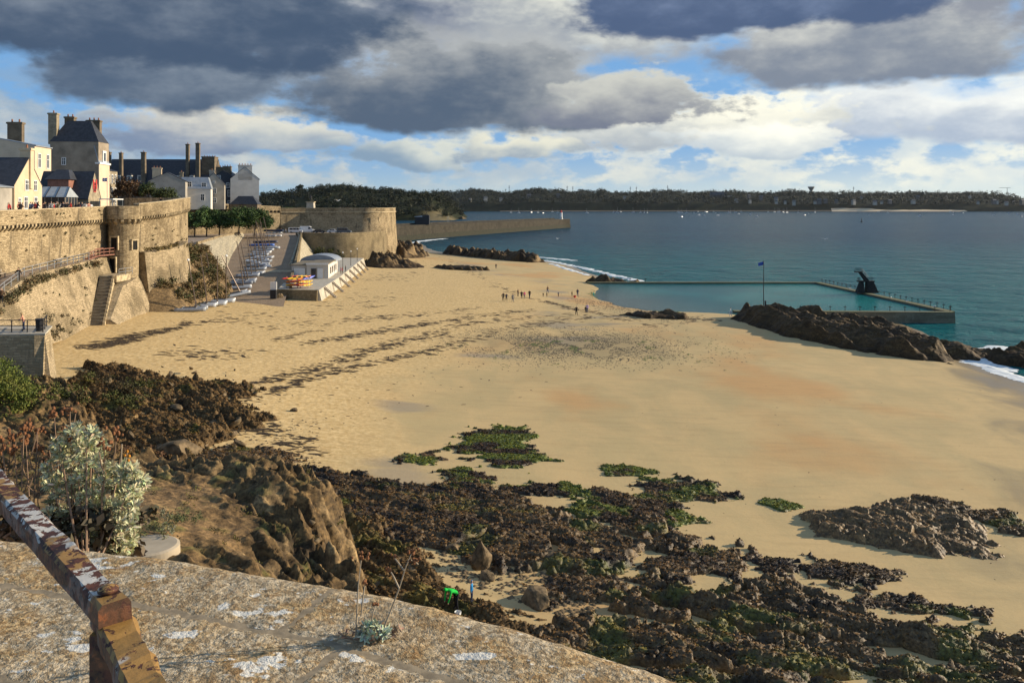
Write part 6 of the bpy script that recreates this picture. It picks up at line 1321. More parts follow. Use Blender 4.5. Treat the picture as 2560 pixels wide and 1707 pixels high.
# diving platform
dvt = empty('diving_platform', (84.7, 196.5, 2.1), R(-3)); dvt.scale = (.66, .66, .66); tag(dvt, 'dark concrete diving tower with stairs and railed boards on the pool wall', 'diving tower'); simple('tower_dark', (.030, .028, .026), .9, .4, 1.5, .03)
dx = -1
MB().hexa([(-3.4, -1.2, 0), (-.6, -1.2, 0), (-.6, 1.2, 0), (-3.4, 1.2, 0)], [(-2.0, -.8, 4.0), (-.9, -.8, 4.0), (-.9, .8, 4.0), (-2.0, .8, 4.0)]).build('leg', 'tower_dark', dvt)
MB().hexa([(.2, -1.3, 0), (3.8, -1.3, 0), (3.8, 1.3, 0), (.2, 1.3, 0)], [(.2, -1.0, 4.0), (2.6, -1.0, 4.0), (2.6, 1.0, 4.0), (.2, 1.0, 4.0)]).build('leg', 'tower_dark', dvt)
MB().box(-2.8, 2.9, -1.1, 1.1, 4.0, 4.4).build('lower_board', 'tower_dark', dvt)
for k in range(6): MB().box(3.2 - k * .05, 4.3 - k * .25, -.8, .8, k * .6, k * .6 + .6).build('stair_step', 'tower_dark', dvt)
MB().hexa([(-.4, -.6, 4.4), (1.2, -.6, 4.4), (1.2, .6, 4.4), (-.4, .6, 4.4)], [(-2.4, -.6, 7.4), (-1.3, -.6, 7.4), (-1.3, .6, 7.4), (-2.4, .6, 7.4)]).build('curved_support', 'tower_dark', dvt)
MB().box(-3.8, -1.2, -.7, .7, 7.4, 7.75).build('upper_board', 'tower_dark', dvt)
for (a, c) in (((-3.6, 7.75), (-1.4, 7.75)), ((-1.4, 7.75), (1.0, 4.6)), ((1.0, 4.4), (2.8, 4.4)), ((-2.7, 4.4), (-2.0, 4.4))):
    for sy in (-.65, .65):
        for hh_ in (.6, 1.1): MB().tube([(a[0], sy, a[1] + hh_), (c[0], sy, c[1] + hh_)], .045, 5).build('rail', 'dark_metal', dvt)
        for f in (0, .5, 1): x0, z0 = a[0] + (c[0] - a[0]) * f, a[1] + (c[1] - a[1]) * f; MB().tube([(x0, sy, z0), (x0, sy, z0 + 1.1)], .045, 5).build('rail_post', 'dark_metal', dvt)
# flagpole on the slab ridge
fp = empty('flagpole', (W(1909, 150), 150, 3.0)); tag(fp, 'tall thin flagpole with small blue flag on the slab ridge', 'flagpole'); simple('flag_blue', (.04, .10, .42), .8, .3, 3)
MB().tube([(0, 0, 0), (0, 0, 6), (0, 0, 9.9)], [.09, .07, .045], 8).build('pole', 'dark_metal', fp); MB().box(.2, .45, -.1, .1, 0, 2.6).build('winch_post', 'dark_metal', fp)
fv = []; 
for i in range(9):
    for j in range(2): fv.append((-.12 * i, .12 * math.sin(i * 1.1), 9.75 - j * .6 - .03 * i + .02 * (i % 2)))
fo = MB().add(fv, [[2 * i, 2 * i + 1, 2 * i + 3, 2 * i + 2] for i in range(8)]).build('flag', 'flag_blue', fp); fo.modifiers.new('solid', 'SOLIDIFY').thickness = .01
for k, (px, py, Y_, lb) in enumerate(((1394, 597, 420, 'white gull flying low over the open sea'), (2062, 598, 400, 'gull gliding over the water off the pool'), (845, 502, 280, 'gull flying past the bastion'),)):
    p_ = PY(px, py, Y_); gull(p_, .6 + k, lb, True).scale = (1.6,) * 3
# statue and small things on the bastion
sp = empty('statue', (W(777, 318), 318, 20.6)); tag(sp, 'dark statue on a pale stone pedestal on the bastion', 'statue')
MB().hexa([(-1.5, -1.5, 0), (1.5, -1.5, 0), (1.5, 1.5, 0), (-1.5, 1.5, 0)], [(-1.3, -1.3, 3.6), (1.3, -1.3, 3.6), (1.3, 1.3, 3.6), (-1.3, 1.3, 3.6)]).build('pedestal', 'concrete', sp); MB().box(-1.6, 1.6, -1.6, 1.6, 3.6, 3.9).build('cap', 'coping', sp)
sm = BODY['walk'].copy(); [sm.materials.append(M('dark_metal')) for _ in range(5)]; place('figure', sm, sp, (0, 0, 3.9), .6, 1.5); MB().tube([(-.5, 0, 5.6), (-1.0, 0, 7.6)], .05, 5).build('tiller', 'dark_metal', sp)
MB().box(-3.0, 3.0, -.2, .2, 0, .7).build('bastion_kerb', 'coping').location = (W(800, 312), 312, 20.62); tag(bpy.data.objects['bastion_kerb'], 'long low stone kerb on the bastion walk', 'kerb')
def lamp(loc, label, h_=4.2):
    r_ = empty('street_lamp', loc); tag(r_, label, 'lamp', 'lamp posts on the clubhouse deck'); MB().tube([(0, 0, 0), (0, 0, h_)], [.08, .05], 8).build('pole', 'dark_metal', r_); MB().ball((0, 0, h_ + .15), .2, 10, 6).build('globe', 'white_paint', r_)
lamp((W(857, 212), 212, 6.5), 'lamp post with white globe beside the clubhouse arch'); lamp((W(877, 225), 225, 6.5), 'lamp post farther along the clubhouse deck', 3.8); lamp((W(893, 245), 245, 6.5), 'lamp post at the rocky end of the clubhouse deck', 3.4)
bp = empty('bathing_flag_bin', (W(684, 157), 157, 5.2)); tag(bp, 'dark bin with white signs at the foot of the slipway', 'bin'); MB().box(-.55, .55, -.4, .4, 0, 1.7).build('bin', 'dark_metal', bp); MB().box(-.6, .6, -.1, .1, 1.7, 3.2).build('sign', 'white_paint', bp)
o = place('boulder', BM[2], None, (W(700, 158), 158, 5.3), 1, (.8, .6, 1.6)); tag(o, 'upright stone guarding the corner of the slipway', 'rock')
fl = empty('rampart_flag', (W(268, 133), 133, G0)); tag(fl, 'flag with white cross flying over the restaurant terrace', 'flag')
MB().tube([(0, 0, 0), (0, 0, 5.8)], .04, 6).build('pole', 'grey_metal', fl); f2 = MB().add([(-.1 * i, .06 * math.sin(i), 5.7 - j * .55) for i in range(9) for j in range(2)], [[2 * i, 2 * i + 1, 2 * i + 3, 2 * i + 2] for i in range(8)]).build('flag', 'flag_blue', fl); f2.modifiers.new('solid', 'SOLIDIFY').thickness = .01
MB().box(-.46, -.36, -.08, .08, 5.1, 5.7).build('white_cross', 'white_paint', fl); MB().box(-.82, 0, -.075, .075, 5.36, 5.46).build('white_cross', 'white_paint', fl)

p_ = PS(1437, 744); o = MB().lathe([(.0, 0), (.16, 0), (.24, .34), (.22, .34), (.14, .03), (.0, .03)], (0, 0, 0), 12).build('toy_bucket', 'red_paint'); o.location = p_; o.scale = (1.4,) * 3; tag(o, 'red toy bucket standing on the sand among the strollers', 'toy')
# ================================================================ surf
m, t, b = new_mat('foam'); t.put(b.inputs['Base Color'], t.mix(t.ss(t.noise(posn(t), 1.5, 4, .6), .3, .7), (.55, .60, .60), (.82, .84, .82))); b.inputs['Roughness'].default_value = .7
def surf(label, pts, width, res, seed, thr=.0, amp=1.2, z0=.03, hh=.22):
    pts = np.array([(P(a, c, 0).x, P(a, c, 0).y) for a, c in pts])
    X, Y = np.meshgrid(np.arange(pts[:, 0].min() - width * 2, pts[:, 0].max() + width * 2, res), np.arange(pts[:, 1].min() - width * 2, pts[:, 1].max() + width * 2, res))
    d2 = np.full(X.shape, 1e9)
    for i in range(len(pts) - 1):
        a, c = pts[i], pts[i + 1]; e = c - a; tt = np.clip(((X - a[0]) * e[0] + (Y - a[1]) * e[1]) / (e @ e), 0, 1); d2 = np.minimum(d2, np.hypot(X - a[0] - tt * e[0], Y - a[1] - tt * e[1]))
    mk = 1 - d2 / width + amp * fbm(X / width / 1.2, Y / width / 1.6, 5, seed) - thr
    S = np.maximum(sandz(X, Y), 0) + z0
    return finish('surf_foam', label, X, Y, np.clip(mk, -.5, 1) * hh, S, np.ones(X.shape + (3,)), 'foam', 'foam', 'stuff', .0)
surf('white breaker rolling in beyond the far sand', [(1365, 652), (1400, 658), (1450, 668), (1500, 680), (1540, 690), (1600, 703)], 1.5, .35, 1, .15)
surf('foam bursting round the end of the dark reef', [(1330, 642), (1380, 646), (1440, 652)], 2.2, .4, 2, .5)
surf('swash line sliding over the wet sand before the breaker', [(1378, 662), (1420, 676), (1470, 690)], 1.3, .35, 3, .25)
surf('foam in the small bay behind the reef', [(1030, 608), (1060, 602), (1110, 597)], 3, .8, 4, .3)
surf('surf frothing over the low rocks at the water edge', [(2440, 898), (2500, 884), (2560, 872)], 3.6, .2, 5, .25)
surf('thin sheet of foam washing up the damp sand', [(2455, 915), (2500, 930), (2560, 948), (2640, 968)], 2.6, .16, 6, .2)
surf('second line of foam behind the washing sheet', [(2500, 905), (2560, 905), (2640, 915)], 3.0, .2, 7, .5)
surf('splash at the seaward foot of the pool wall', [(2310, 806), (2350, 806), (2372, 803)], .9, .12, 8, .3)
# ================================================================ vegetation
def leafmat(name, spec=.2, trans=.0):
    m, t, b = new_mat(name); at = t.node('ShaderNodeVertexColor'); at.layer_name = 'col'
    t.put(b.inputs['Base Color'], at.outputs['Color']); b.inputs['Roughness'].default_value = .65; b.inputs['Specular IOR Level'].default_value = spec
    return m
leafmat('foliage')
simple('bark', (.10, .075, .05), .9, .3, 4, .02)
def leaf_cloud(cent, rad, n_, size, rg, col, var=.45, surf_=.55):
    """n_ quads spread through ellipsoids (centres, radii); returns verts, quads, colours"""
    k = rg.randint(0, len(cent), n_); d_ = rg.randn(n_, 3); d_ /= np.linalg.norm(d_, axis=1)[:, None]
    r_ = rg.rand(n_) ** (1 - surf_); p_ = cent[k] + d_ * rad[k] * r_[:, None]
    nrm = d_ + rg.randn(n_, 3) * .7; nrm /= np.linalg.norm(nrm, axis=1)[:, None]
    a = np.cross(nrm, rg.randn(n_, 3)); a /= np.linalg.norm(a, axis=1)[:, None]; b_ = np.cross(nrm, a)
    s_ = size * (.6 + .8 * rg.rand(n_))[:, None]
    V = np.stack([p_ - a * s_ * .5, p_ + b_ * s_ * .32, p_ + a * s_ * .5, p_ - b_ * s_ * .32], 1).reshape(-1, 3)
    c = np.array(col)[None] * (1 + var * (rg.rand(n_, 1) * 2 - 1)) * (1 + .15 * (rg.rand(n_, 3) - .5))
    return V, np.arange(n_ * 4).reshape(-1, 4), np.repeat(c, 4, 0)
def tree(name, label, loc, ch, rx, rz_, col, seed, n_=3200, leaf=.42, clumps=26, tr=.22, lean=(0, 0), cat='tree', group=None):
    rg = np.random.RandomState(seed); root = empty(name, loc); tag(root, label, cat, group)
    d_ = rg.randn(clumps, 3); d_ /= np.linalg.norm(d_, axis=1)[:, None]; d_[:, 2] = np.abs(d_[:, 2]) * 1.3 - .55
    cent = d_ * np.array([rx, rx, rz_]) * (.45 + .4 * rg.rand(clumps, 1)) + np.array([lean[0], lean[1], ch]); rad = np.ones((clumps, 3)) * (rx * (.22 + .20 * rg.rand(clumps, 1))) * np.array([1, 1, .8])
    V, Q, C_ = leaf_cloud(cent, rad, n_, leaf, rg, col); place('crown', many_mesh('crown', V, Q, 'foliage', None, C_), root)
    mb = MB(); mb.tube([(0, 0, -.3), (lean[0] * .2, lean[1] * .2, ch * .45), (lean[0] * .6, lean[1] * .6, ch * .95)], [tr * 1.2, tr, tr * .4], 8)
    for k in range(7): c_ = cent[rg.randint(0, clumps)]; mb.tube([(lean[0] * .2, lean[1] * .2, ch * (.4 + .05 * k)), (c_[0] * .5, c_[1] * .5, (ch * .5 + c_[2]) * .55), tuple(c_)], [tr * .5, tr * .3, tr * .1], 5)
    mb.build('trunk', 'bark', root); return root
GR = (.055, .095, .024)
for k, (px, Y_, ch, rx, rz_, lb) in enumerate(((486, 252, 4.6, 4.4, 4.2, 'leafy green tree on the esplanade hard against the bulging rampart'), (516, 256, 5.0, 4.8, 4.4, 'leafy green tree second along the esplanade'), (548, 262, 4.9, 4.4, 4.0, 'dark green tree in the shade of the esplanade row'), (596, 258, 5.0, 5.6, 4.2, 'broad green tree with spreading crown above the boats'), (636, 260, 4.6, 5.4, 4.0, 'broad green tree at the bastion end of the esplanade row'))):
    tree('esplanade_tree', lb, (W(px, Y_), Y_, 13.3), ch + .5, rx * 1.16, rz_ * 1.16, (GR, (.05, .085, .02), (.03, .055, .015), (.045, .08, .02), (.04, .07, .018))[k], 20 + k, 5200, .5, 30, .2, (.8, 0), 'tree', 'trees on the esplanade')
tree('rampart_tree', 'rust-brown leaved tree rising behind the rampart', (W(322, 190), 190, 21.6), 5.2, 4.2, 3.8, (.080, .044, .020), 31, 3200, .4, 24, .2)
tree('rampart_tree', 'dark green tree beside the rust-brown one behind the rampart', (W(372, 188), 188, 21.6), 4.6, 3.3, 3.2, (.045, .060, .018), 32, 2400, .4, 20, .18)
tree('rampart_shrub', 'wide green shrub behind the bulging rampart', (W(420, 186), 186, 21.6), 3.4, 3.4, 2.6, (.050, .065, .02), 33, 2200, .36, 20, .14, cat='shrub')
tree('rampart_shrub', 'low green shrub running down behind the bulging rampart', (W(455, 184), 184, 21.6), 1.6, 2.4, 1.3, (.055, .068, .022), 34, 1500, .34, 14, .1, cat='shrub')
hd_ = MB().box(-2.6, 2.6, -1, 1, 0, 1.9).build('clipped_hedge', 'foliage'); bpy.data.objects.remove(hd_)
rg = np.random.RandomState(40); cent = np.stack([rg.uniform(-2.6, 2.6, 40), rg.uniform(-.8, .8, 40), rg.uniform(.2, 1.5, 40)], 1); V, Q, C_ = leaf_cloud(cent, np.full((40, 3), .5), 1500, .3, rg, (.035, .075, .015)); o = place('clipped_hedge', many_mesh('clipped_hedge', V, Q, 'foliage', None, C_), None, (W(720, 306), 306, 20.6)); tag(o, 'clipped green hedge at the landward end of the bastion', 'hedge')
# scrub-covered bank beside the turret
def bankz(X, Y):
    f = np.clip((X + 63.5) / 9.5, 0, 1); u = np.clip((Y - 137) / 45, 0, 1)
    return (12.6 + 1.2 * u) * (1 - f) ** .85 + 5.2 * (1 - (1 - f) ** .85) - 2.5 * sstep(.88, 1.0, f)
X, Y = np.meshgrid(np.arange(-74, -51, .4), np.arange(131, 206, .4)); Z = bankz(X + .24 * np.maximum(0, Y - 160), Y) + .35 * fbm(X / 2, Y / 2, 4, 44); tp_ = sstep(131.5, 139.5, Y); Z = Z * tp_ + (sandz(X, Y) - .8) * (1 - tp_)
inb = (X < -53.5 - .58 * np.maximum(0, Y - 160)) & (X > -73 - .1 * (Y - 136))
col = np.broadcast_to(np.array([.19, .13, .065]), X.shape + (3,)) * (.7 + .6 * vnoise(X, Y, 4))[..., None]
ob = link(bpy.data.objects.new('scrub_bank', grid_mesh('scrub_bank', X, Y, Z, 'rock', inb[:-1, :-1], col))); tag(ob, 'steep earth bank between the turret and the catamarans', 'bank', None, 'structure')
def scrub(name, label, pts, rmin, rmax, cols, seed, per=70, leaf=.25, cat='scrub'):
    rg = np.random.RandomState(seed); VV, QQ, CC = [], [], []; k = 0
    for p_ in pts:
        r_ = rg.uniform(rmin, rmax); cent = np.array(p_)[None] + rg.randn(5, 3) * np.array([r_ * .5, r_ * .5, r_ * .25]) + np.array([0, 0, r_ * .35])
        V, Q, C_ = leaf_cloud(cent, np.full((5, 3), r_ * .55), per, leaf, rg, cols[rg.randint(0, len(cols))]); VV.append(V); QQ.append(Q + k); CC.append(C_); k += len(V)
    o = place(name, many_mesh(name, np.concatenate(VV), np.concatenate(QQ), 'foliage', None, np.concatenate(CC))); tag(o, label, cat, None, 'stuff'); return o
rg = np.random.RandomState(50); pts = []
while len(pts) < 430:
    x_, y_ = rg.uniform(-69, -53.5), rg.uniform(138, 196)
    if x_ < -54.5 - .58 * max(0, y_ - 160): pts.append((x_, y_, float(bankz(np.array(x_ + .24 * max(0, y_ - 160)), np.array(y_)))))
scrub('scrub', 'olive and brown scrub covering the bank beside the turret', pts, .5, 1.25, [(.085, .075, .026), (.12, .088, .035), (.15, .105, .045), (.05, .06, .02)], 51, 80, .30)
pts = [(rg.uniform(-62.5, -59.4), y_, 15.5) for y_ in np.linspace(137.5, 155, 40)]
scrub('dry_grass', 'dry grass tufts on top of the streaked buttress wall', pts, .35, .7, [(.20, .15, .06), (.13, .10, .04)], 52, 45, .25, 'grass')
pts = [(np.interp(y_, [84, 92, 99, 108, 117, 128], [-54.3, -56.0, -57.9, -59.9, -61.9, -64.0]) + rg.uniform(-.1, .5), y_, np.interp(y_, [84, 92, 99, 108, 117, 128], [11.4, 13.1, 14.2, 14.3, 14.3, 14.4]) - rg.uniform(0, .8)) for y_ in np.concatenate([rg.uniform(84, 104, 60), rg.uniform(104, 126, 24)])]
scrub('wall_weeds', 'grey-green weeds hanging over the top of the leaning sea wall', pts, .3, .95, [(.10, .085, .04), (.075, .075, .035), (.17, .12, .06)], 53, 60, .22, 'weeds')
pts = [(x_, y_, float(sz(x_, y_)) + rg.uniform(0, 3.5)) for x_, y_ in zip(rg.uniform(-60, -55, 40), rg.uniform(92, 106, 40))]
scrub('wall_weeds', 'tangled weeds at the foot of the leaning sea wall', pts, .3, .8, [(.06, .055, .025), (.10, .075, .035)], 54, 60, .22, 'weeds')
pts = []
for _ in range(150):
    x_, y_ = rg.uniform(-52, -38), rg.uniform(55, 73); pts.append((x_, y_, float(headz(np.array(x_), np.array(y_)))))
scrub('green_scrub', 'bright green scrub on the bank below the lookout platform', [p_ for p_ in pts if p_[0] < -40.5 + .2 * (p_[1] - 60)], .5, 1.2, [(.075, .088, .018), (.095, .10, .022), (.05, .065, .018)], 55, 130, .16, 'scrub')
pts = [(rg.uniform(-42, -33), y_, 0) for y_ in rg.uniform(70, 80, 40)]; pts = [(a, c, float(max(sz(a, c), headz(np.array(a), np.array(c)))) + .2) for a, c, _ in pts]
scrub('green_scrub', 'scrub growing round the corner of the lookout platform', pts, .4, .9, [(.07, .075, .02), (.05, .04, .018)], 56, 110, .16, 'scrub')
pts = []
for _ in range(170):
    x_, y_ = rg.uniform(-26, -8), rg.uniform(27, 48); pts.append((x_, y_, float(headz(np.array(x_), np.array(y_))) - .1))
scrub('headland_tufts', 'low olive and yellow tufts scattered on the headland', pts, .12, .38, [(.12, .11, .025), (.16, .15, .03), (.09, .075, .03), (.10, .075, .04)], 57, 70, .07, 'tufts')
pts = [(-15.8 + rg.uniform(-.3, 2.6), 33.4 + rg.uniform(-1.3, 1.6), 9.9) for _ in range(26)]
scrub('headland_tufts', 'grey-green leafy tufts round the concrete slab', pts, .2, .45, [(.20, .20, .13), (.12, .13, .05)], 58, 110, .07, 'tufts')
pts = [(rg.uniform(-33, -24), rg.uniform(44, 58), 0) for _ in range(50)]; pts = [(a, c, float(headz(np.array(a), np.array(c)))) for a, c, _ in pts]
scrub('rust_scrub', 'rust-brown dead flower scrub on the bank behind the silver bush', pts, .35, .8, [(.13, .07, .035), (.10, .055, .03), (.06, .055, .02)], 59, 110, .11, 'scrub')
pts = [(W(px, 272) , 266 + rg.uniform(-3, 3), rg.uniform(6, 11)) for px in rg.uniform(775, 870, 50)]
scrub('green_scrub', 'dark green growth on the slope below the curved retaining wall', [(a, 263 + rg.uniform(-1, 2), c * .8) for a, b_, c in pts], .6, 1.4, [(.035, .045, .014), (.06, .065, .02)], 60, 60, .35, 'scrub')
# concrete slab on the headland
simple('slab_concrete', (.40, .335, .24), .9, .15, 1.2, .01)
o = MB().lathe([(0, -1.2), (1.15, -1.2), (1.12, 0), (1.02, .06), (0, .07)], (0, 0, 0), 48).build('concrete_slab', 'slab_concrete', None, None, False); p_ = P(366, 1336, 10.3); p_.z = float(headz(np.array(p_.x), np.array(p_.y))) + .16; o.location = p_; o.scale = (1.1, .95, .9); tag(o, 'pale rounded concrete slab set in the headland', 'slab')
# ================================================================ wooded headland across the bay and the far shore
def land(name, label, px, tops, Y0, depth, col, seed, nx=240, ny=40, cliff=.12, coltop=None):
    U = np.linspace(px[0], px[-1], nx); Vd = np.linspace(0, 1, ny); U, Vd = np.meshgrid(U, Vd)
    yt = np.interp(U, px, tops); Yv = Y0 + Vd * depth; Xv = (U - CX) / F * Y0
    ht = np.maximum(0, H - (yt - YH) / F * (Y0 + depth * .45))
    prof = sstep(0, cliff, Vd) * .45 + sstep(cliff * .5, .45, Vd) * .55
    Z = ht * prof * (1 + .10 * fbm(Xv / 60, Yv / 60, 4, seed)) - 1.5
    c = np.broadcast_to(np.array(col), U.shape + (3,)) * (.7 + .6 * vnoise(Xv / 12, Yv / 12, seed))[..., None]
    if coltop is not None:
        cf = sstep(*coltop[0], U) * sstep(.35, .02, Vd); c = mixc(c, np.array(coltop[1]) * 1.0, np.clip(cf, 0, 1) * (.5 + .5 * vnoise(Xv / 8, Yv / 8, seed + 3)))
    ob = link(bpy.data.objects.new(name, grid_mesh(name, Xv, Yv, Z, 'far_land', None, c))); tag(ob, label, 'hill', None, 'structure')
    return Xv, Yv, Z
m, t, b = new_mat('far_land'); at = t.node('ShaderNodeVertexColor'); at.layer_name = 'col'; t.put(b.inputs['Base Color'], at.outputs['Color']); b.inputs['Roughness'].default_value = .95; b.inputs['Specular IOR Level'].default_value = .1
ap = [560, 650, 700, 760, 860, 900, 960, 1000, 1050, 1080, 1105, 1125, 1140]; at_ = [490, 486, 478, 470, 478, 480, 487, 490, 492, 506, 524, 540, 549]
XA, YA, ZA = land('wooded_headland', 'dark wooded headland across the bay', ap, at_, 1240, 420, (.020, .024, .010), 101, coltop=((1030, 1085), (.24, .19, .10)))
rs_ = MB()
slab_w = [(-112, 1380), (-100, 1376), (-92, 1384), (-98, 1396), (-110, 1398)]
o = MB().hexa([(W(1142, 1395), 1392, -1), (W(1158, 1395), 1388, -1), (W(1170, 1395), 1394, -1), (W(1150, 1395), 1402, -1)], [(W(1146, 1395), 1393, 3.2), (W(1156, 1395), 1390, 4.6), (W(1163, 1395), 1394, 2.5), (W(1150, 1395), 1398, 4.0)]).build('sea_rock', 'boulder'); tag(o, 'small dark rock islet off the wooded headland', 'rock')
fp_ = list(range(1040, 2680, 20)); ft = [482 + 3 * math.sin(i * .7) + 2 * math.sin(i * 1.9) - (3 if 1300 < x_ < 1500 else 0) + (x_ - 1040) * .004 for i, x_ in enumerate(fp_)]
XF, YF, ZF = land('far_shore', 'low wooded shore on the other side of the estuary', fp_, ft, 3170, 900, (.016, .020, .012), 102, 420, 40, .06)
MB().add([(W(px_, 3160), 3160 + dy, z_) for px_, dy, z_ in ((2080, 0, -.5), (2140, 0, -.5), (2280, 0, -.5), (2420, 0, -.5), (2420, 25, 6), (2280, 40, 11), (2140, 40, 14), (2085, 30, 12))], [[0, 1, 6, 7], [1, 2, 5, 6], [2, 3, 4, 5]]).build('far_beach', 'render_cream'); tag(bpy.data.objects['far_beach'], 'strip of pale sand on the far shore', 'beach', None, 'structure')
o = MB().add([(W(1250, 3160), 3158, -.3), (W(2080, 3160), 3158, -.3), (W(2080, 3160), 3166, 5), (W(1250, 3160), 3166, 3)], [[0, 1, 2, 3]]).build('far_shingle', 'stone_brown'); tag(o, 'dark strip of shore rock below the far woods', 'shore', None, 'structure')
def woods(name, label, Xv, Yv, Z, n_, r0, r1, cols, seed, per, leaf, vmin=.03, hmin=4):
    rg = np.random.RandomState(seed); ny, nx = Xv.shape; VV, QQ, CC = [], [], []; k = 0; done = 0
    while done < n_:
        i = int((rg.rand() ** 1.3) * (ny - 1)); j = rg.randint(0, nx)
        if i < ny * vmin or Z[i, j] < hmin: continue
        r_ = rg.uniform(r0, r1); c_ = np.array([[Xv[i, j] + rg.randn() * 3, Yv[i, j] + rg.randn() * 3, Z[i, j] + r_ * .55]]); cent = c_ + rg.randn(4, 3) * r_ * np.array([.45, .3, .22])
        V, Q, C_ = leaf_cloud(cent, np.full((4, 3), r_ * .55), per, leaf, rg, cols[rg.randint(0, len(cols))], .4, .75); VV.append(V); QQ.append(Q + k); CC.append(C_); k += len(V); done += 1
    o = place(name, many_mesh(name, np.concatenate(VV), np.concatenate(QQ), 'foliage', None, np.concatenate(CC))); tag(o, label, 'wood', None, 'stuff'); return o
woods('woodland', 'dark pine wood covering the headland across the bay', XA, YA, ZA, 620, 4.5, 9.5, [(.018, .026, .010), (.013, .019, .009), (.028, .032, .013)], 103, 90, 2.1)
woods('woodland', 'continuous woods along the far shore', XF, YF, ZF, 2600, 7, 16, [(.020, .030, .018), (.016, .024, .016), (.028, .034, .020), (.034, .038, .022)], 104, 44, 4.4, .04, 6)
for k, (px, yb, r_) in enumerate(((750, 472, 9), (842, 474, 8), (878, 478, 7.5), (925, 480, 8.5), (1040, 490, 7))):
    p_ = PY(px, yb, 1430); tree('pine_tree', 'dark rounded pine standing up on the skyline of the wooded headland', (p_.x, p_.y, p_.z - 12), 14, r_, 5.5, (.022, .032, .014), 110 + k, 420, 2.4, 12, .6, (0, 0), 'tree', 'skyline pines on the wooded headland')
# far houses
simple('far_wall', (.34, .32, .28), .8, .15, .05); simple('far_wall_dim', (.12, .115, .11), .8, .2, .05); simple('far_roof', (.07, .075, .085), .7, .2, .05)
def far_house_mesh(mat, w_=12, d_=9, h_=7, r_=4): 
    mb = MB(); mb.box(-w_ / 2, w_ / 2, -d_ / 2, d_ / 2, -6, h_); mb.add([(-w_ / 2 - .4, -d_ / 2 - .4, h_), (w_ / 2 + .4, -d_ / 2 - .4, h_), (w_ / 2 + .4, d_ / 2 + .4, h_), (-w_ / 2 - .4, d_ / 2 + .4, h_), (-w_ / 2, 0, h_ + r_), (w_ / 2, 0, h_ + r_)], [[0, 1, 5, 4], [2, 3, 4, 5], [0, 4, 3], [1, 2, 5]], 1)
    for k in range(3): mb.box(-w_ / 2 + 1.5 + k * 3.6, -w_ / 2 + 3 + k * 3.6, -d_ / 2 - .08, -d_ / 2 + .1, h_ - 3, h_ - 1, 2)
    return mb.mesh('far_house', [mat, 'far_roof', 'glass_dark'])
FH = [far_house_mesh('far_wall'), far_house_mesh('far_wall_dim', 14, 10, 8, 5), far_house_mesh('far_wall', 10, 9, 9, 3)]
rg = np.random.RandomState(70)
fixed = [(1214, 497), (1322, 492), (1176, 498), (1252, 497), (1395, 490), (1436, 483), (1560, 494), (1900, 495), (1960, 508), (2034, 505), (2044, 506), (2130, 515), (2200, 518), (2480, 512), (2487, 513), (2510, 510), (2550, 512), (2530, 505), (2440, 508), (2290, 492), (2360, 495), (2150, 492), (1870, 490), (2420, 492)]
for k in range(34):
    px, py = fixed[k] if k < len(fixed) else (rg.uniform(1750, 2560), rg.uniform(489, 519))
    jj = np.argmin(np.abs((CX + F * XF[0] / YF[0]) - px)); zc_ = H - (py - YH) / F * YF[:, jj]; ii = int(np.argmin(np.abs(ZF[:, jj] + 9 - zc_)[2:30])) + 2
    o = place('far_house', FH[k % 3], None, ((px - CX) / F * YF[ii, jj], YF[ii, jj] - 14, ZF[ii, jj] + 4), rg.uniform(-.4, .4), rg.uniform(.8, 1.25)); tag(o, 'pale house half hidden in the woods of the far shore', 'house', 'houses on the far shore')
hb = empty('grand_hotel', (W(1795, 3420), 3420, 50)); tag(hb, 'large steep-roofed hotel with pale wing on the far skyline', 'building')
MB().box(-30, 25, 0, 20, 0, 18).build('wall', 'far_wall_dim', hb); MB().hexa([(-30, -1, 18), (25, -1, 18), (25, 21, 18), (-30, 21, 18)], [(-24, 6, 30), (20, 6, 30), (20, 14, 30), (-24, 14, 30)]).build('roof', 'far_roof', hb); MB().box(25, 58, -6, 16, -4, 14).build('wing', 'far_wall', hb)
for sx in (-28, 22): MB().hexa([(sx - 5, -2, 18), (sx + 5, -2, 18), (sx + 5, 8, 18), (sx - 5, 8, 18)], [(sx - .5, 2, 36), (sx + .5, 2, 36), (sx + .5, 4, 36), (sx - .5, 4, 36)]).build('pavilion_roof', 'far_roof', hb)
wt = empty('water_tower', (W(2028, 3700), 3700, 70)); tag(wt, 'flared concrete water tower rising above the far woods', 'water tower')
MB().lathe([(0, 0), (7, 0), (6, 20), (8, 24), (15, 36), (15, 38), (0, 39)], (0, 0, 0), 18).build('tower', 'far_wall', wt)
for k in range(5): tree('skyline_tree', 'round dark tree at the foot of the water tower', (W(1975 + k * 26, 3690), 3690 - k * 3, 58), 16, 18, 12, (.03, .04, .025), 130 + k, 160, 8, 8, 1, (0, 0), 'tree', 'trees round the water tower')
def pylon(px, hgt, label, Y_=3700):
    r_ = empty('radio_mast', (W(px, Y_), Y_, 68)); tag(r_, label, 'mast', 'masts on the far skyline'); MB().tube([(0, 0, 0), (0, 0, hgt)], [1.2, .8], 5).build('pole', 'dark_metal', r_)
    for z_ in (.75, .88): MB().box(-4, 4, -.5, .5, hgt * z_, hgt * z_ + 1).build('cross_arm', 'dark_metal', r_)
for px, hh_ in ((1273, 46), (1264, 30), (1418, 44), (1432, 42), (1576, 40), (1591, 40), (1669, 46), (2134, 40)): pylon(px, hh_, 'thin dark mast rising from the far woods')
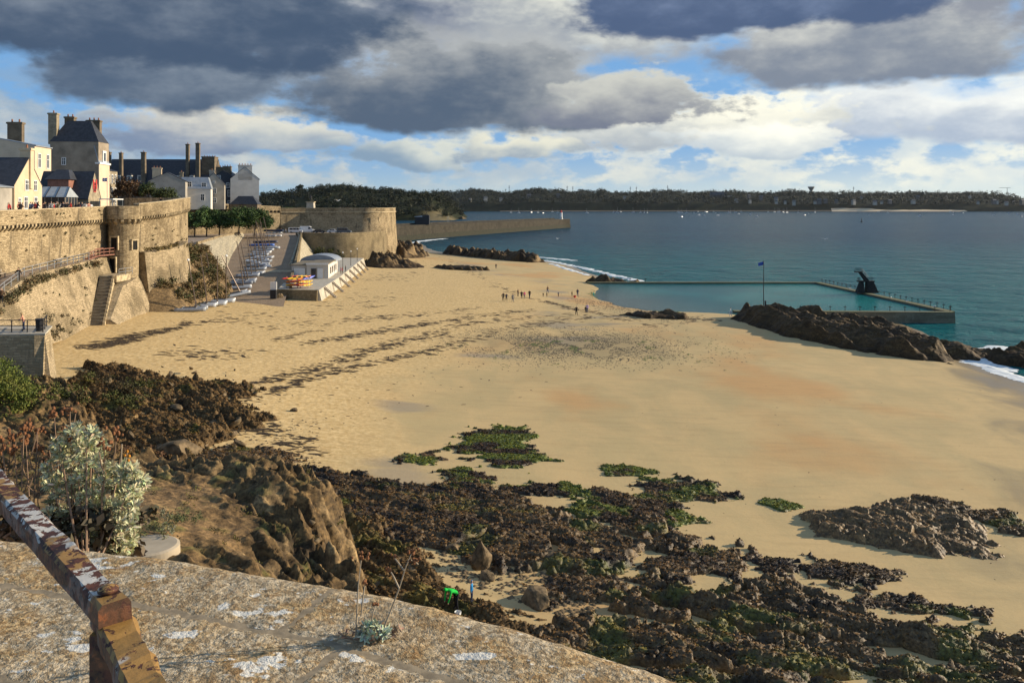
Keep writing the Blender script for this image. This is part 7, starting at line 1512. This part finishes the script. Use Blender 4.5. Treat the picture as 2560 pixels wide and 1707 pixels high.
cr = empty('tower_crane', (W(2518, 3700), 3700, 70)); tag(cr, 'tower crane over the far woods', 'crane'); MB().tube([(0, 0, 0), (0, 0, 34)], 1.1, 5).build('mast', 'far_wall', cr); MB().bar((-36, 0, 33), (16, 0, 33), 1.4, 1.4).build('jib', 'far_wall', cr)
# moored boats
def sailboat_mesh():
    mb = MB(); mb.hexa([(-3.6, -.9, -.3), (3.0, -.9, -.3), (3.0, .9, -.3), (-3.6, .9, -.3)], [(-4, -1.3, 1.2), (4.6, -.3, 1.5), (4.6, .3, 1.5), (-4, 1.3, 1.2)]); mb.box(-2, 1.2, -.8, .8, 1.2, 1.9); mb.tube([(.6, 0, 1.2), (.6, 0, 12)], [.13, .1], 5); mb.tube([(.6, 0, 2.4), (-3, 0, 2.3)], .2, 5); return mb.mesh('sailboat', 'hull_white')
def motorboat_mesh():
    mb = MB(); mb.hexa([(-2.6, -.8, -.3), (2.2, -.8, -.3), (2.2, .8, -.3), (-2.6, .8, -.3)], [(-3, -1.1, .9), (3.4, -.2, 1.3), (3.4, .2, 1.3), (-3, 1.1, .9)]); mb.box(-1.0, .8, -.7, .7, .9, 2.0); return mb.mesh('motorboat', 'hull_white')
SB, MBt = sailboat_mesh(), motorboat_mesh()
for k in range(66):
    px = rg.uniform(1270, 2000) if k < 34 else rg.uniform(1700, 2555); py = rg.uniform(529.5, 533.5) if k < 44 else rg.uniform(532, 543); Y_ = F * H / (py - YH)
    sail = k < 40; o = place('sailboat' if sail else 'motorboat', SB if sail else MBt, None, (W(px, Y_), Y_, 0), rg.uniform(0, 6.28), rg.uniform(.9, 1.5)); tag(o, 'small white sailing boat moored off the far shore' if sail else 'small white motorboat moored off the far shore', 'boat', 'sailing boats moored off the far shore' if sail else 'motorboats moored off the far shore')
bo = empty('marker_buoy', (W(2154, 1130), 1130, 0)); tag(bo, 'dark channel marker buoy out in the estuary', 'buoy'); MB().lathe([(0, -.5), (1.6, -.5), (1.6, .8), (.5, 1.2), (.35, 4.2), (0, 4.4)], (0, 0, 0), 10).build('float', 'dark_metal', bo); MB().lathe([(.9, 4.4), (0, 5.6)], (0, 0, 0), 8).build('topmark', 'dark_metal', bo)

# ---- weed fronds lying over the reefs
rg = np.random.RandomState(300); pos = np.concatenate([w_[0] for w_ in WEEDS]); wc = np.concatenate([w_[1] for w_ in WEEDS]); n_ = len(pos)
nrm = np.stack([rg.randn(n_) * .55, rg.randn(n_) * .55, np.ones(n_)], 1); nrm /= np.linalg.norm(nrm, axis=1)[:, None]; a = np.cross(nrm, rg.randn(n_, 3)); a /= np.linalg.norm(a, axis=1)[:, None]; b_ = np.cross(nrm, a); s_ = rg.uniform(.06, .20, n_)[:, None]
pos = pos + np.array([0, 0, .015]); V = np.stack([pos - a * s_ * .6, pos + b_ * s_ * .33 + nrm * s_ * .22, pos + a * s_ * .6, pos - b_ * s_ * .33 + nrm * s_ * .22], 1).reshape(-1, 3)
wcol = wc * np.array([1.18, .98, .68]) * rg.uniform(.45, 1.35, n_)[:, None] + np.array([.012, .006, .001]) * rg.rand(n_, 1)
o = place('seaweed', many_mesh('seaweed', V, np.arange(n_ * 4).reshape(-1, 4), 'foliage', None, np.repeat(wcol, 4, 0))); tag(o, 'ragged seaweed fronds draped over the reefs', 'seaweed', None, 'stuff')

rg = np.random.RandomState(61); pts = []
for _ in range(110):
    Y_ = rg.uniform(63, 70); px_ = rg.uniform(-60, 72); f_ = np.clip((72 - px_) / 110, 0, 1); pts.append((W(px_, Y_), Y_, rg.uniform(6.8, 8.2 + 2.6 * f_)))
scrub('green_scrub', 'bright leafy green shrubs heaped against the lookout front wall', pts, .45, .95, [(.10, .125, .022), (.13, .14, .028), (.075, .10, .02)], 62, 150, .15, 'scrub')

rg = np.random.RandomState(63); pts = []
for _ in range(26):
    y_ = rg.uniform(98, 131); x_ = np.interp(y_, [60, 100, 137.5], [-57.6, -62.4, -66.5]); top_ = rg.rand() < .5
    pts.append((x_ + (.55 if top_ else .05), y_, rg.uniform(21.2, 22.2) if top_ else rg.uniform(14.8, 19)))
for _ in range(12): y_ = rg.uniform(139, 165); pts.append((np.interp(y_, [137.2, 146, 154, 162, 169.5], [-62.9, -62, -62.8, -64.5, -67]) + .1, y_, rg.uniform(16, 20)))
for _ in range(30): y_ = rg.uniform(98, 128); f_ = rg.rand(); pts.append((np.interp(y_, [99, 108, 117, 128], [-58.6, -60.6, -62.6, -64.6]) + 2.7 * f_, y_, 14.5 - 8.8 * f_))
scrub('wall_weeds', 'small weeds sprouting from joints in the old walls', pts, .12, .42, [(.07, .06, .03), (.05, .055, .02), (.12, .085, .04)], 64, 40, .16, 'weeds')
# ================================================================ the wall top under the viewpoint
m, t, b = new_mat('granite')
p = posn(t); X_, Y_, Z_ = t.sep(p)
g1 = t.voro(p, 95, 'F1', 'Color'); gr_ = t.sep(g1)[0]
g2 = t.noise(p, 60, 4, .7); g3 = t.noise(p, 7, 5, .6); g4 = t.noise(t.scale(p, (1, 1, 1)), 2.2, 4, .6)
c = t.mix(t.ss(gr_, .1, .95), (.28, .215, .13), (.55, .455, .31))
och = t.m('MULTIPLY', t.ss(g3, .40, .60), t.ss(t.m('ADD', g4, t.m('MULTIPLY', X_, -.09)), .36, .58))
c = t.mix(t.m('MULTIPLY', och, .68), c, t.mix(t.ss(gr_, .2, .9), (.29, .165, .055), (.50, .33, .13)))
c = t.mix(t.m('MULTIPLY', t.ss(t.noise(p, 130, 2, .5), .58, .70), .7), c, (.085, .06, .038))
c = t.mix(t.m('MULTIPLY', t.ss(t.noise(p, 38, 3, .6), .58, .70), .4), c, (.58, .50, .36))
wl = t.noise(t.scale(p, (1, 1.5, 1)), 6.5, 5, .55, .15)                    # white crustose lichen
wl2 = t.noise(t.scale(p, (1, 1.6, 1)), 22, 4, .6)
lich = t.m('MAXIMUM', t.ss(wl, .60, .62), t.m('MULTIPLY', t.ss(wl2, .65, .68), .9))
c = t.mix(lich, c, t.mix(g2, (.55, .52, .44), (.80, .78, .70)))
cl_ = t.noise(p, 16, 5, .7); c = t.mix(t.m('MULTIPLY', t.ss(cl_, .57, .63), t.m('MULTIPLY', t.ss(g3, .42, .55), .55)), c, (.24, .13, .05))
c = t.mix(t.m('MULTIPLY', t.ss(t.noise(p, 3.3, 4, .6), .60, .72), .35), c, (.16, .13, .085))
t.put(b.inputs['Base Color'], c); b.inputs['Roughness'].default_value = .92; b.inputs['Specular IOR Level'].default_value = .2
bump(t, b, t.m('ADD', t.m('MULTIPLY', g2, .8), t.m('ADD', t.m('MULTIPLY', gr_, .6), t.m('ADD', t.m('MULTIPLY', g3, 1.5), t.m('MULTIPLY', cl_, 1.2)))), 1.0, .011)
simple('mortar', (.27, .215, .14), .95, .3, 30, .004)
edge_pts = np.array([(-3.6, 3.10), (-2.6, 2.84), (-1.9, 2.65), (-1.5, 2.55), (-.9, 2.40), (-.28, 2.19), (.03, 2.03), (.35, 1.84), (.66, 1.56), (.92, 1.24), (1.08, .9), (1.15, .4)])
seg = np.hypot(*(edge_pts[1:] - edge_pts[:-1]).T); ecum = np.concatenate([[0], np.cumsum(seg)])
def edge_at(s):
    k_ = np.ones(7) / 7
    x_ = np.interp(s, ecum, edge_pts[:, 0]); y_ = np.interp(s, ecum, edge_pts[:, 1]); h_ = .12
    dx_ = np.interp(s + h_, ecum, edge_pts[:, 0]) - np.interp(s - h_, ecum, edge_pts[:, 0]); dy_ = np.interp(s + h_, ecum, edge_pts[:, 1]) - np.interp(s - h_, ecum, edge_pts[:, 1]); L = np.hypot(dx_, dy_) + 1e-9
    return x_, y_, dy_ / L, -dx_ / L          # point, inward normal
TOPZ = H - 1.0
pr = empty('viewpoint_parapet', (-.5, 1.5, 21)); tag(pr, 'broad lichen-spotted granite wall top under the iron handrail', 'wall')
def stone(s0, s1, d0, d1, seed, outer):
    ns = max(8, int((s1 - s0) / .016)); nd_ = max(6, int((d1 - d0) / .016)); S_, D_ = np.meshgrid(np.concatenate([[s0 - .0006], np.linspace(s0, s1, ns), [s1 + .0006]]), np.concatenate([[d0 - (.0006 if not outer else 0)], np.linspace(d0, d1, nd_), [d1 + .0006]]))
    ex, ey, nx_, ny_ = edge_at(S_); g = .004
    X = ex + nx_ * D_; Y = ey + ny_ * D_
    e = np.minimum(np.minimum(S_ - s0, s1 - S_), np.minimum(d1 - D_, D_ - d0 if not outer else 9)) - g
    Z = TOPZ + .006 * fbm(X * 5, Y * 5, 4, 3) + .0035 * fbm(X * 45, Y * 45, 3, seed + 1) - .0035 * (1 - sstep(0, .007, e)) + .001 * (vnoise(np.array([s0 * 3.3]), np.array([d0 * 7.7]), 4)[0] - .5)
    if outer: Z = Z - .09 * np.clip(1 - D_ / .13, 0, 1) ** 2.2 - .10 * np.clip(1 - D_ / .03, 0, 1)
    X = X - pr.location.x; Y = Y - pr.location.y; Z = Z - pr.location.z
    # skirt so each stone has sides
    Xb = np.pad(X, 1, 'edge'); Yb = np.pad(Y, 1, 'edge'); Zb = np.pad(Z, 1, 'edge'); k_ = np.zeros(Xb.shape, bool); k_[0] = k_[-1] = True; k_[:, 0] = k_[:, -1] = True; Zb[k_] -= .22
    return link(bpy.data.objects.new('stone', grid_mesh('stone', Xb, Yb, Zb, 'granite')), pr)
rows = [(0, .335), (.341, .69), (.696, 1.12), (1.126, 1.6)]; r3 = random.Random(5)
for ri, (d0, d1) in enumerate(rows):
    s_ = r3.uniform(-.1, .2) + .25 * (ri % 2)
    while s_ < ecum[-1] - .15:
        L = r3.uniform(.62, 1.15); stone(s_, min(s_ + L, ecum[-1] - .02), d0, d1, ri * 31 + int(s_ * 10), ri == 0); s_ += L + .006
S_, D_ = np.meshgrid(np.linspace(.02, ecum[-1] - .02, 160), np.linspace(.012, 1.6, 120)); ex, ey, nx_, ny_ = edge_at(S_)
X = ex + nx_ * D_ - pr.location.x; Y = ey + ny_ * D_ - pr.location.y; Z = .006 * fbm((X - .5) * 5, (Y + 1.5) * 5, 4, 3) + np.full(X.shape, TOPZ - .0022 - 21.0) - .09 * np.clip(1 - D_ / .13, 0, 1) ** 2.2 - .10 * np.clip(1 - D_ / .03, 0, 1)
link(bpy.data.objects.new('mortar_bed', grid_mesh('mortar_bed', X, Y, Z, 'mortar')), pr)
b2, _, _ = band('outer_face', [(a, c, 8.0, TOPZ - .26) for a, c in edge_pts], .5, 'masonry', None, .0, -1, None, .4, -.01, 3); b2.parent = pr; b2.matrix_parent_inverse = Matrix.Translation(-pr.location)
# ================================================================ rusted handrail
m, t, b = new_mat('rusty_paint')
p = posn(t); nz = t.sep(t.node('ShaderNodeNewGeometry').outputs['True Normal'])[2]
n1 = t.noise(p, 52, 7, .66, .3); n2 = t.noise(p, 60, 5, .65); n3 = t.noise(t.scale(p, (1, 1, 1)), 9, 3, .5)
rust = t.mix(t.ss(n2, .35, .65), (.030, .013, .012), (.115, .040, .022)); rust = t.mix(t.m('MULTIPLY', t.ss(n1, .56, .64), .7), rust, (.26, .075, .026))
och = t.mix(n2, (.22, .115, .028), (.36, .21, .06)); white = t.mix(n2, (.36, .34, .30), (.62, .60, .55))
yy_ = t.sep(p)[1]
wsel = t.ss(t.m('ADD', n3, t.m('MULTIPLY', yy_, .12)), .63, .66)
paint = t.mix(wsel, och, white)
keep = t.m('MULTIPLY', t.ss(t.m('ADD', n1, t.ss(yy_, .90, .96, .085, 0.0)), .49, .515), t.ss(nz, .3, .8, .12, 1.0))
t.put(b.inputs['Base Color'], t.mix(keep, rust, paint)); t.put(b.inputs['Roughness'], t.m('SUBTRACT', .75, t.m('MULTIPLY', keep, .2))); b.inputs['Specular IOR Level'].default_value = .35
bump(t, b, t.m('ADD', t.m('MULTIPLY', n2, .6), t.m('MULTIPLY', keep, .5)), .8, .003)
hr = empty('iron_handrail', (-.455, .945, TOPZ)); tag(hr, 'rusty iron handrail with flaking white and ochre paint', 'handrail'); ho = Vector(hr.location)
def rail_bar(name, a, c, w0, w1, th, seed, nseg=60):
    a = Vector(a); c = Vector(c); t_ = (c - a).normalized(); sx = t_.cross(Vector((0, 0, 1))).normalized(); vs_, fs = [], []
    prof = [(-1, -1), (-1, .55), (-.78, 1), (.78, 1), (1, .55), (1, -1), (.5, -1.0), (-.5, -1.0)]; k = len(prof); rr = random.Random(seed)
    for i in range(nseg + 1):
        f = i / nseg; w_ = w0 + (w1 - w0) * f
        for (u, v) in prof: j = .0011 * math.sin(i * .9 + u * 3) + rr.uniform(-.0011, .0011); vs_.append(a.lerp(c, f) + sx * u * (w_ / 2 + j) + Vector((0, 0, v * th / 2 + j)) - ho)
    for i in range(nseg):
        for j in range(k): p0 = i * k + j; p1 = i * k + (j + 1) % k; fs.append([p0, p0 + k, p1 + k, p1])
    fs += [list(range(k)), [nseg * k + j for j in range(k)][::-1]]
    return link(bpy.data.objects.new(name, mesh_from(name, vs_, fs, ['rusty_paint'])), hr)
A_ = (-1.62, 2.16, H - .452); B_ = (-.443, .915, H - .455); C_ = (-.475, .965, H - .479); D_ = (-.05, .375, H - .474)
rail_bar('rail', A_, B_, .031, .033, .026, 1); rail_bar('rail', C_, D_, .037, .039, .022, 2)
MB().lathe([(.0, .0), (.0115, .0), (.011, .003), (.007, .0052), (.0, .006)], Vector((-.462, .938, H - .440)) - ho, 14).build('bolt', 'rusty_paint', hr, None, True)
MB().box(-.014, .014, -.013, .013, -.02, 1.0 - .49).build('post', 'rusty_paint', hr).location = Vector((-.468, .948, TOPZ)) - ho
MB().box(-.035, .035, -.03, .03, -.012, .014).build('foot_plate', 'rusty_paint', hr).location = Vector((-.468, .948, TOPZ)) - ho
# ================================================================ silver ragwort and dry stems
leafmat('silver_leaf', .3)
simple('stem_dry', (.26, .17, .11), .85, .3, 20); simple('flower_dry', (.22, .095, .04), .9, .45, 60, .002); simple('flower_orange', (.55, .22, .02), .8, .3, 40); simple('stem_pale', (.36, .29, .20), .85, .25, 20); simple('leaf_dead', (.30, .215, .14), .9, .35, 40)
# lobed leaf outline, x along the leaf
def leaf_outline(n_lobe=5):
    up_, = [[]]
    for i in range(n_lobe):
        x0 = .18 + .72 * i / n_lobe; w_ = .17 * math.sin(math.pi * (.25 + .65 * (i + .5) / n_lobe)); up_ += [(x0, .05), (x0 + .06, w_), (x0 + .12, w_ * .92)]
    return [(0, .018)] + up_ + [(1.0, .03)]
LO = leaf_outline()
def leaf_strip():
    vs_, fs = [], []
    for (x_, w_) in LO:
        bend = -.22 * x_ * x_; vs_ += [(x_, w_, bend + .10 * w_), (x_, 0, bend), (x_, -w_, bend + .10 * w_)]
    for i in range(len(LO) - 1):
        a = i * 3; fs += [(a, a + 1, a + 4, a + 3), (a + 1, a + 2, a + 5, a + 4)]
    return np.array(vs_), np.array(fs)
LV, LF = leaf_strip()
def leaves_mesh(name, base, dirs, ups, size, cols, mat):
    n_ = len(base); d_ = dirs / np.linalg.norm(dirs, axis=1)[:, None]; s_ = np.cross(ups, d_); s_ /= np.linalg.norm(s_, axis=1)[:, None] + 1e-9; u_ = np.cross(d_, s_)
    V = base[:, None] + size[:, None, None] * (LV[None, :, 0:1] * d_[:, None] + LV[None, :, 1:2] * s_[:, None] + LV[None, :, 2:3] * u_[:, None])
    Q = (LF[None] + np.arange(n_)[:, None, None] * len(LV)).reshape(-1, 4)
    return many_mesh(name, V.reshape(-1, 3), Q, mat, None, np.repeat(cols, len(LV), 0))
def rosettes(cents, axis, per, size, rg, col=(.40, .45, .37), var=.35, jitter=.25):
    B, Dd, U_, S_, C_ = [], [], [], [], []
    for c_, ax in zip(cents, axis):
        ax = ax / np.linalg.norm(ax); 
        for k in range(per):
            r_ = rg.randn(3); r_ -= ax * (r_ @ ax); r_ /= np.linalg.norm(r_); tilt = rg.uniform(.15, 1.25)
            dd = ax * math.cos(tilt) + r_ * math.sin(tilt); B.append(c_ - ax * size * (.3 + .9 * rg.rand())); Dd.append(dd + rg.randn(3) * .1); U_.append(ax + rg.randn(3) * jitter); S_.append(size * rg.uniform(.65, 1.25)); C_.append(np.array(col) * (1 + var * (rg.rand() * 2 - 1)) * (1 + .08 * rg.randn(3)))
    return np.array(B), np.array(Dd), np.array(U_), np.array(S_), np.array(C_)
rg = np.random.RandomState(200); BY = 3.0
def bp_(px, py, Y_): v = PY(px, py, Y_); return np.array([v.x, v.y, v.z])
root_pt = bp_(215, 1440, 2.72)
sb = empty('silver_ragwort', tuple(root_pt)); tag(sb, 'bushy silver-leaved plant growing from the outer wall edge', 'plant')
cents, axes = [], []
for (px, py, rx, ry, n_) in ((195, 1112, 66, 52, 80), (150, 1185, 48, 52, 36), (270, 1240, 82, 85, 120), (318, 1195, 32, 42, 22), (255, 1340, 85, 70, 150), (190, 1265, 75, 75, 70), (340, 1205, 30, 25, 10), (170, 1340, 70, 65, 80)):
    for _ in range(n_):
        a = rg.uniform(0, 6.28); r_ = rg.rand() ** .4; yy = BY + rg.uniform(-.14, .14); c_ = bp_(px + math.cos(a) * rx * r_, py + math.sin(a) * ry * r_, yy); cents.append(c_)
        axes.append(np.array([(px - 215) / 300 + rg.randn() * .35 + math.cos(a) * .5, -.55 + rg.randn() * .3, .75 - math.sin(a) * .35 + rg.randn() * .25]))
B, Dd, U_, S_, C_ = rosettes(cents, axes, 30, .0245, rg, (.50, .485, .29), .55)
place('leaves', leaves_mesh('leaves', B - root_pt, Dd, U_, S_, C_, 'silver_leaf'), sb)
mb = MB()
for c_ in cents[::19]:
    c_ = np.array(c_) - root_pt; mid = c_ * .5 + np.array([0, 0, -.04]); mb.tube([(0, 0, -.05), tuple(mid), tuple(c_)], [.005, .0035, .002], 5)
mb.build('stems', 'stem_dry', sb)
hm = MB()
for (px, py) in ((318, 1128), (323, 1140), (312, 1138), (321, 1150)): hm.ball(bp_(px, py, BY - .1) - root_pt, .006, 6, 4)
hm.build('yellow_flowers', 'flower_orange', sb)
mb = MB()
for (px, py) in ((305, 1110), (318, 1130)): mb.tube([tuple(bp_(300, 1215, BY - .08) - root_pt), tuple(bp_(px, py, BY - .1) - root_pt)], [.003, .002], 5)
mb.build('flower_stems', 'stem_pale', sb)
# dead flower stalks
def stalk(name, label, segs, heads, Y_, r_=.0028, hs=.007, mat='stem_dry', base=None):
    root = empty(name, tuple(bp_(*segs[0][0], Y_))); tag(root, label, 'plant', 'dead flower stalks behind the handrail' if base is None else None); o_ = np.array(root.location)
    for pts in segs: MB().tube([tuple(bp_(a, c, Y_) - o_) for a, c in pts], [r_ * (1 - .5 * i / len(pts)) for i in range(len(pts))], 5).build('stem', mat, root)
    for (px, py, n_, sp_) in heads:
        h_ = MB()
        for _ in range(n_): h_.ball(tuple(bp_(px + rg.randn() * sp_, py + rg.randn() * sp_ * .8, Y_ + rg.uniform(-.02, .02)) - o_), hs * rg.uniform(.7, 1.2), 6, 4)
        h_.build('seed_head', 'flower_dry', root); return root
r3 = random.Random(12)
for k in range(17):
    x0 = 20 + k * 15 + r3.uniform(-8, 8); yb = 1390 - k * 1.5; yt = r3.uniform(1010, 1130) + (35 if k > 12 else 0); x1 = x0 + r3.uniform(-28, 28); xm = (x0 + x1) / 2 + r3.uniform(-10, 10); ym = (yb + yt) / 2
    segs = [[(x0, yb), (xm, ym), (x1, yt)]]; heads = [(x1, yt, 14, 9)]
    for _ in range(3):
        f = r3.uniform(.45, .85); bx = x0 + (x1 - x0) * f; by = yb + (yt - yb) * f; ex_ = bx + r3.uniform(-34, 34); ey_ = by - r3.uniform(25, 70); segs.append([(bx, by), ((bx + ex_) / 2, by - 10), (ex_, ey_)]); heads.append((ex_, ey_, 9, 8))
    stalk('dead_flower_stalk', 'dead brown flower stalk with round seed heads by the silver bush', segs, heads, 2.95 + r3.uniform(-.1, .35))
# low undergrowth behind the rail so the bush does not float on air
pts_u = [tuple(bp_(r3.uniform(-60, 330), r3.uniform(1290, 1420), 2.95 + r3.uniform(-.15, .2))) for _ in range(60)]
scrub('undergrowth', 'tangled brown undergrowth below the dead flower stalks', pts_u, .03, .075, [(.09, .06, .03), (.06, .05, .03), (.16, .12, .08)], 77, 60, .035, 'undergrowth')
# little plant rooted in the wall top
YP = 2050 * 1.0 / (1598 - YH); rp = np.array([W(925, YP), YP, TOPZ])
wp = empty('wall_plant', tuple(rp)); tag(wp, 'small silver-leaved plant with tall dead flower stems on the granite wall top', 'plant')
def wpp(px, py, dy=0): v = PY(px, py, YP + dy); return (v.x - rp[0], v.y - rp[1], v.z - rp[2])
for pts in ([(890, 1590), (893, 1520), (896, 1460), (903, 1400)], [(903, 1540), (908, 1490), (912, 1462)], [(955, 1580), (975, 1530), (998, 1470), (1015, 1415), (1028, 1385)], [(998, 1470), (984, 1440), (975, 1425)], [(1010, 1425), (995, 1405), (985, 1392)], [(1020, 1400), (1035, 1400), (1045, 1410)], [(925, 1580), (933, 1530), (938, 1512)]):
    MB().tube([wpp(a, c, .01 * i) for i, (a, c) in enumerate(pts)], [.0022 * (1 - .13 * i) for i in range(len(pts))], 6).build('dead_stem', 'stem_pale', wp)
for (px, py, n_, sp_) in ((903, 1390, 9, 8), (912, 1456, 6, 5), (1028, 1381, 9, 7), (1042, 1402, 8, 7), (974, 1424, 5, 5), (983, 1390, 5, 5), (938, 1508, 4, 5)):
    hm = MB()
    for _ in range(n_): q_ = wpp(px + rg.randn() * sp_, py + rg.randn() * sp_ * .7, rg.uniform(-.01, .01)); hm.ball(q_, .0036 * rg.uniform(.8, 1.3), 7, 5)
    hm.build('seed_head', 'flower_dry', wp)
cents, axes = [], []
for _ in range(26): a = rg.uniform(0, 6.28); r_ = rg.rand() ** .6; cents.append(np.array([math.cos(a) * r_ * .045 + .008, math.sin(a) * r_ * .03, .012 + .028 * (1 - r_) + .01 * rg.rand()])); axes.append(np.array([math.cos(a) * r_ * 1.1, math.sin(a) * r_ - .2, .7]))
B, Dd, U_, S_, C_ = rosettes(cents, axes, 13, .017, rg, (.40, .46, .33)); place('leaves', leaves_mesh('leaves', B, Dd, U_, S_, C_, 'silver_leaf'), wp)
cents = [np.array([rg.uniform(-.06, .07), rg.uniform(-.02, .03), .012 + .012 * rg.rand()]) for _ in range(22)]; axes = [np.array([rg.randn(), rg.randn() - .2, .5]) for _ in range(22)]
B, Dd, U_, S_, C_ = rosettes(cents, axes, 7, .015, rg, (.28, .19, .12)); place('dead_leaves', leaves_mesh('dead_leaves', B, Dd, U_, S_, C_, 'silver_leaf'), wp)
MB().tube([(-.075, .01, .012), (-.055, -.004, .006), (-.03, -.006, .004), (-.005, -.004, .006)], .0022, 6).build('woody_stem', 'stem_dry', wp)

# ================================================================ sea air
m = bpy.data.materials.new('haze'); m.use_nodes = True; m.node_tree.nodes.clear(); hn = m.node_tree.nodes.new('ShaderNodeVolumePrincipled'); ho_ = m.node_tree.nodes.new('ShaderNodeOutputMaterial'); m.node_tree.links.new(hn.outputs[0], ho_.inputs['Volume'])
hn.inputs['Color'].default_value = (.80, .88, .96, 1); hn.inputs['Density'].default_value = 0.000010; hn.inputs['Anisotropy'].default_value = .3; MATS['haze'] = m
o = MB().box(-8800, 8800, -60, 9000, -5, 260).build('haze', 'haze'); tag(o, 'thin sea haze over the estuary', 'haze', None, 'stuff')
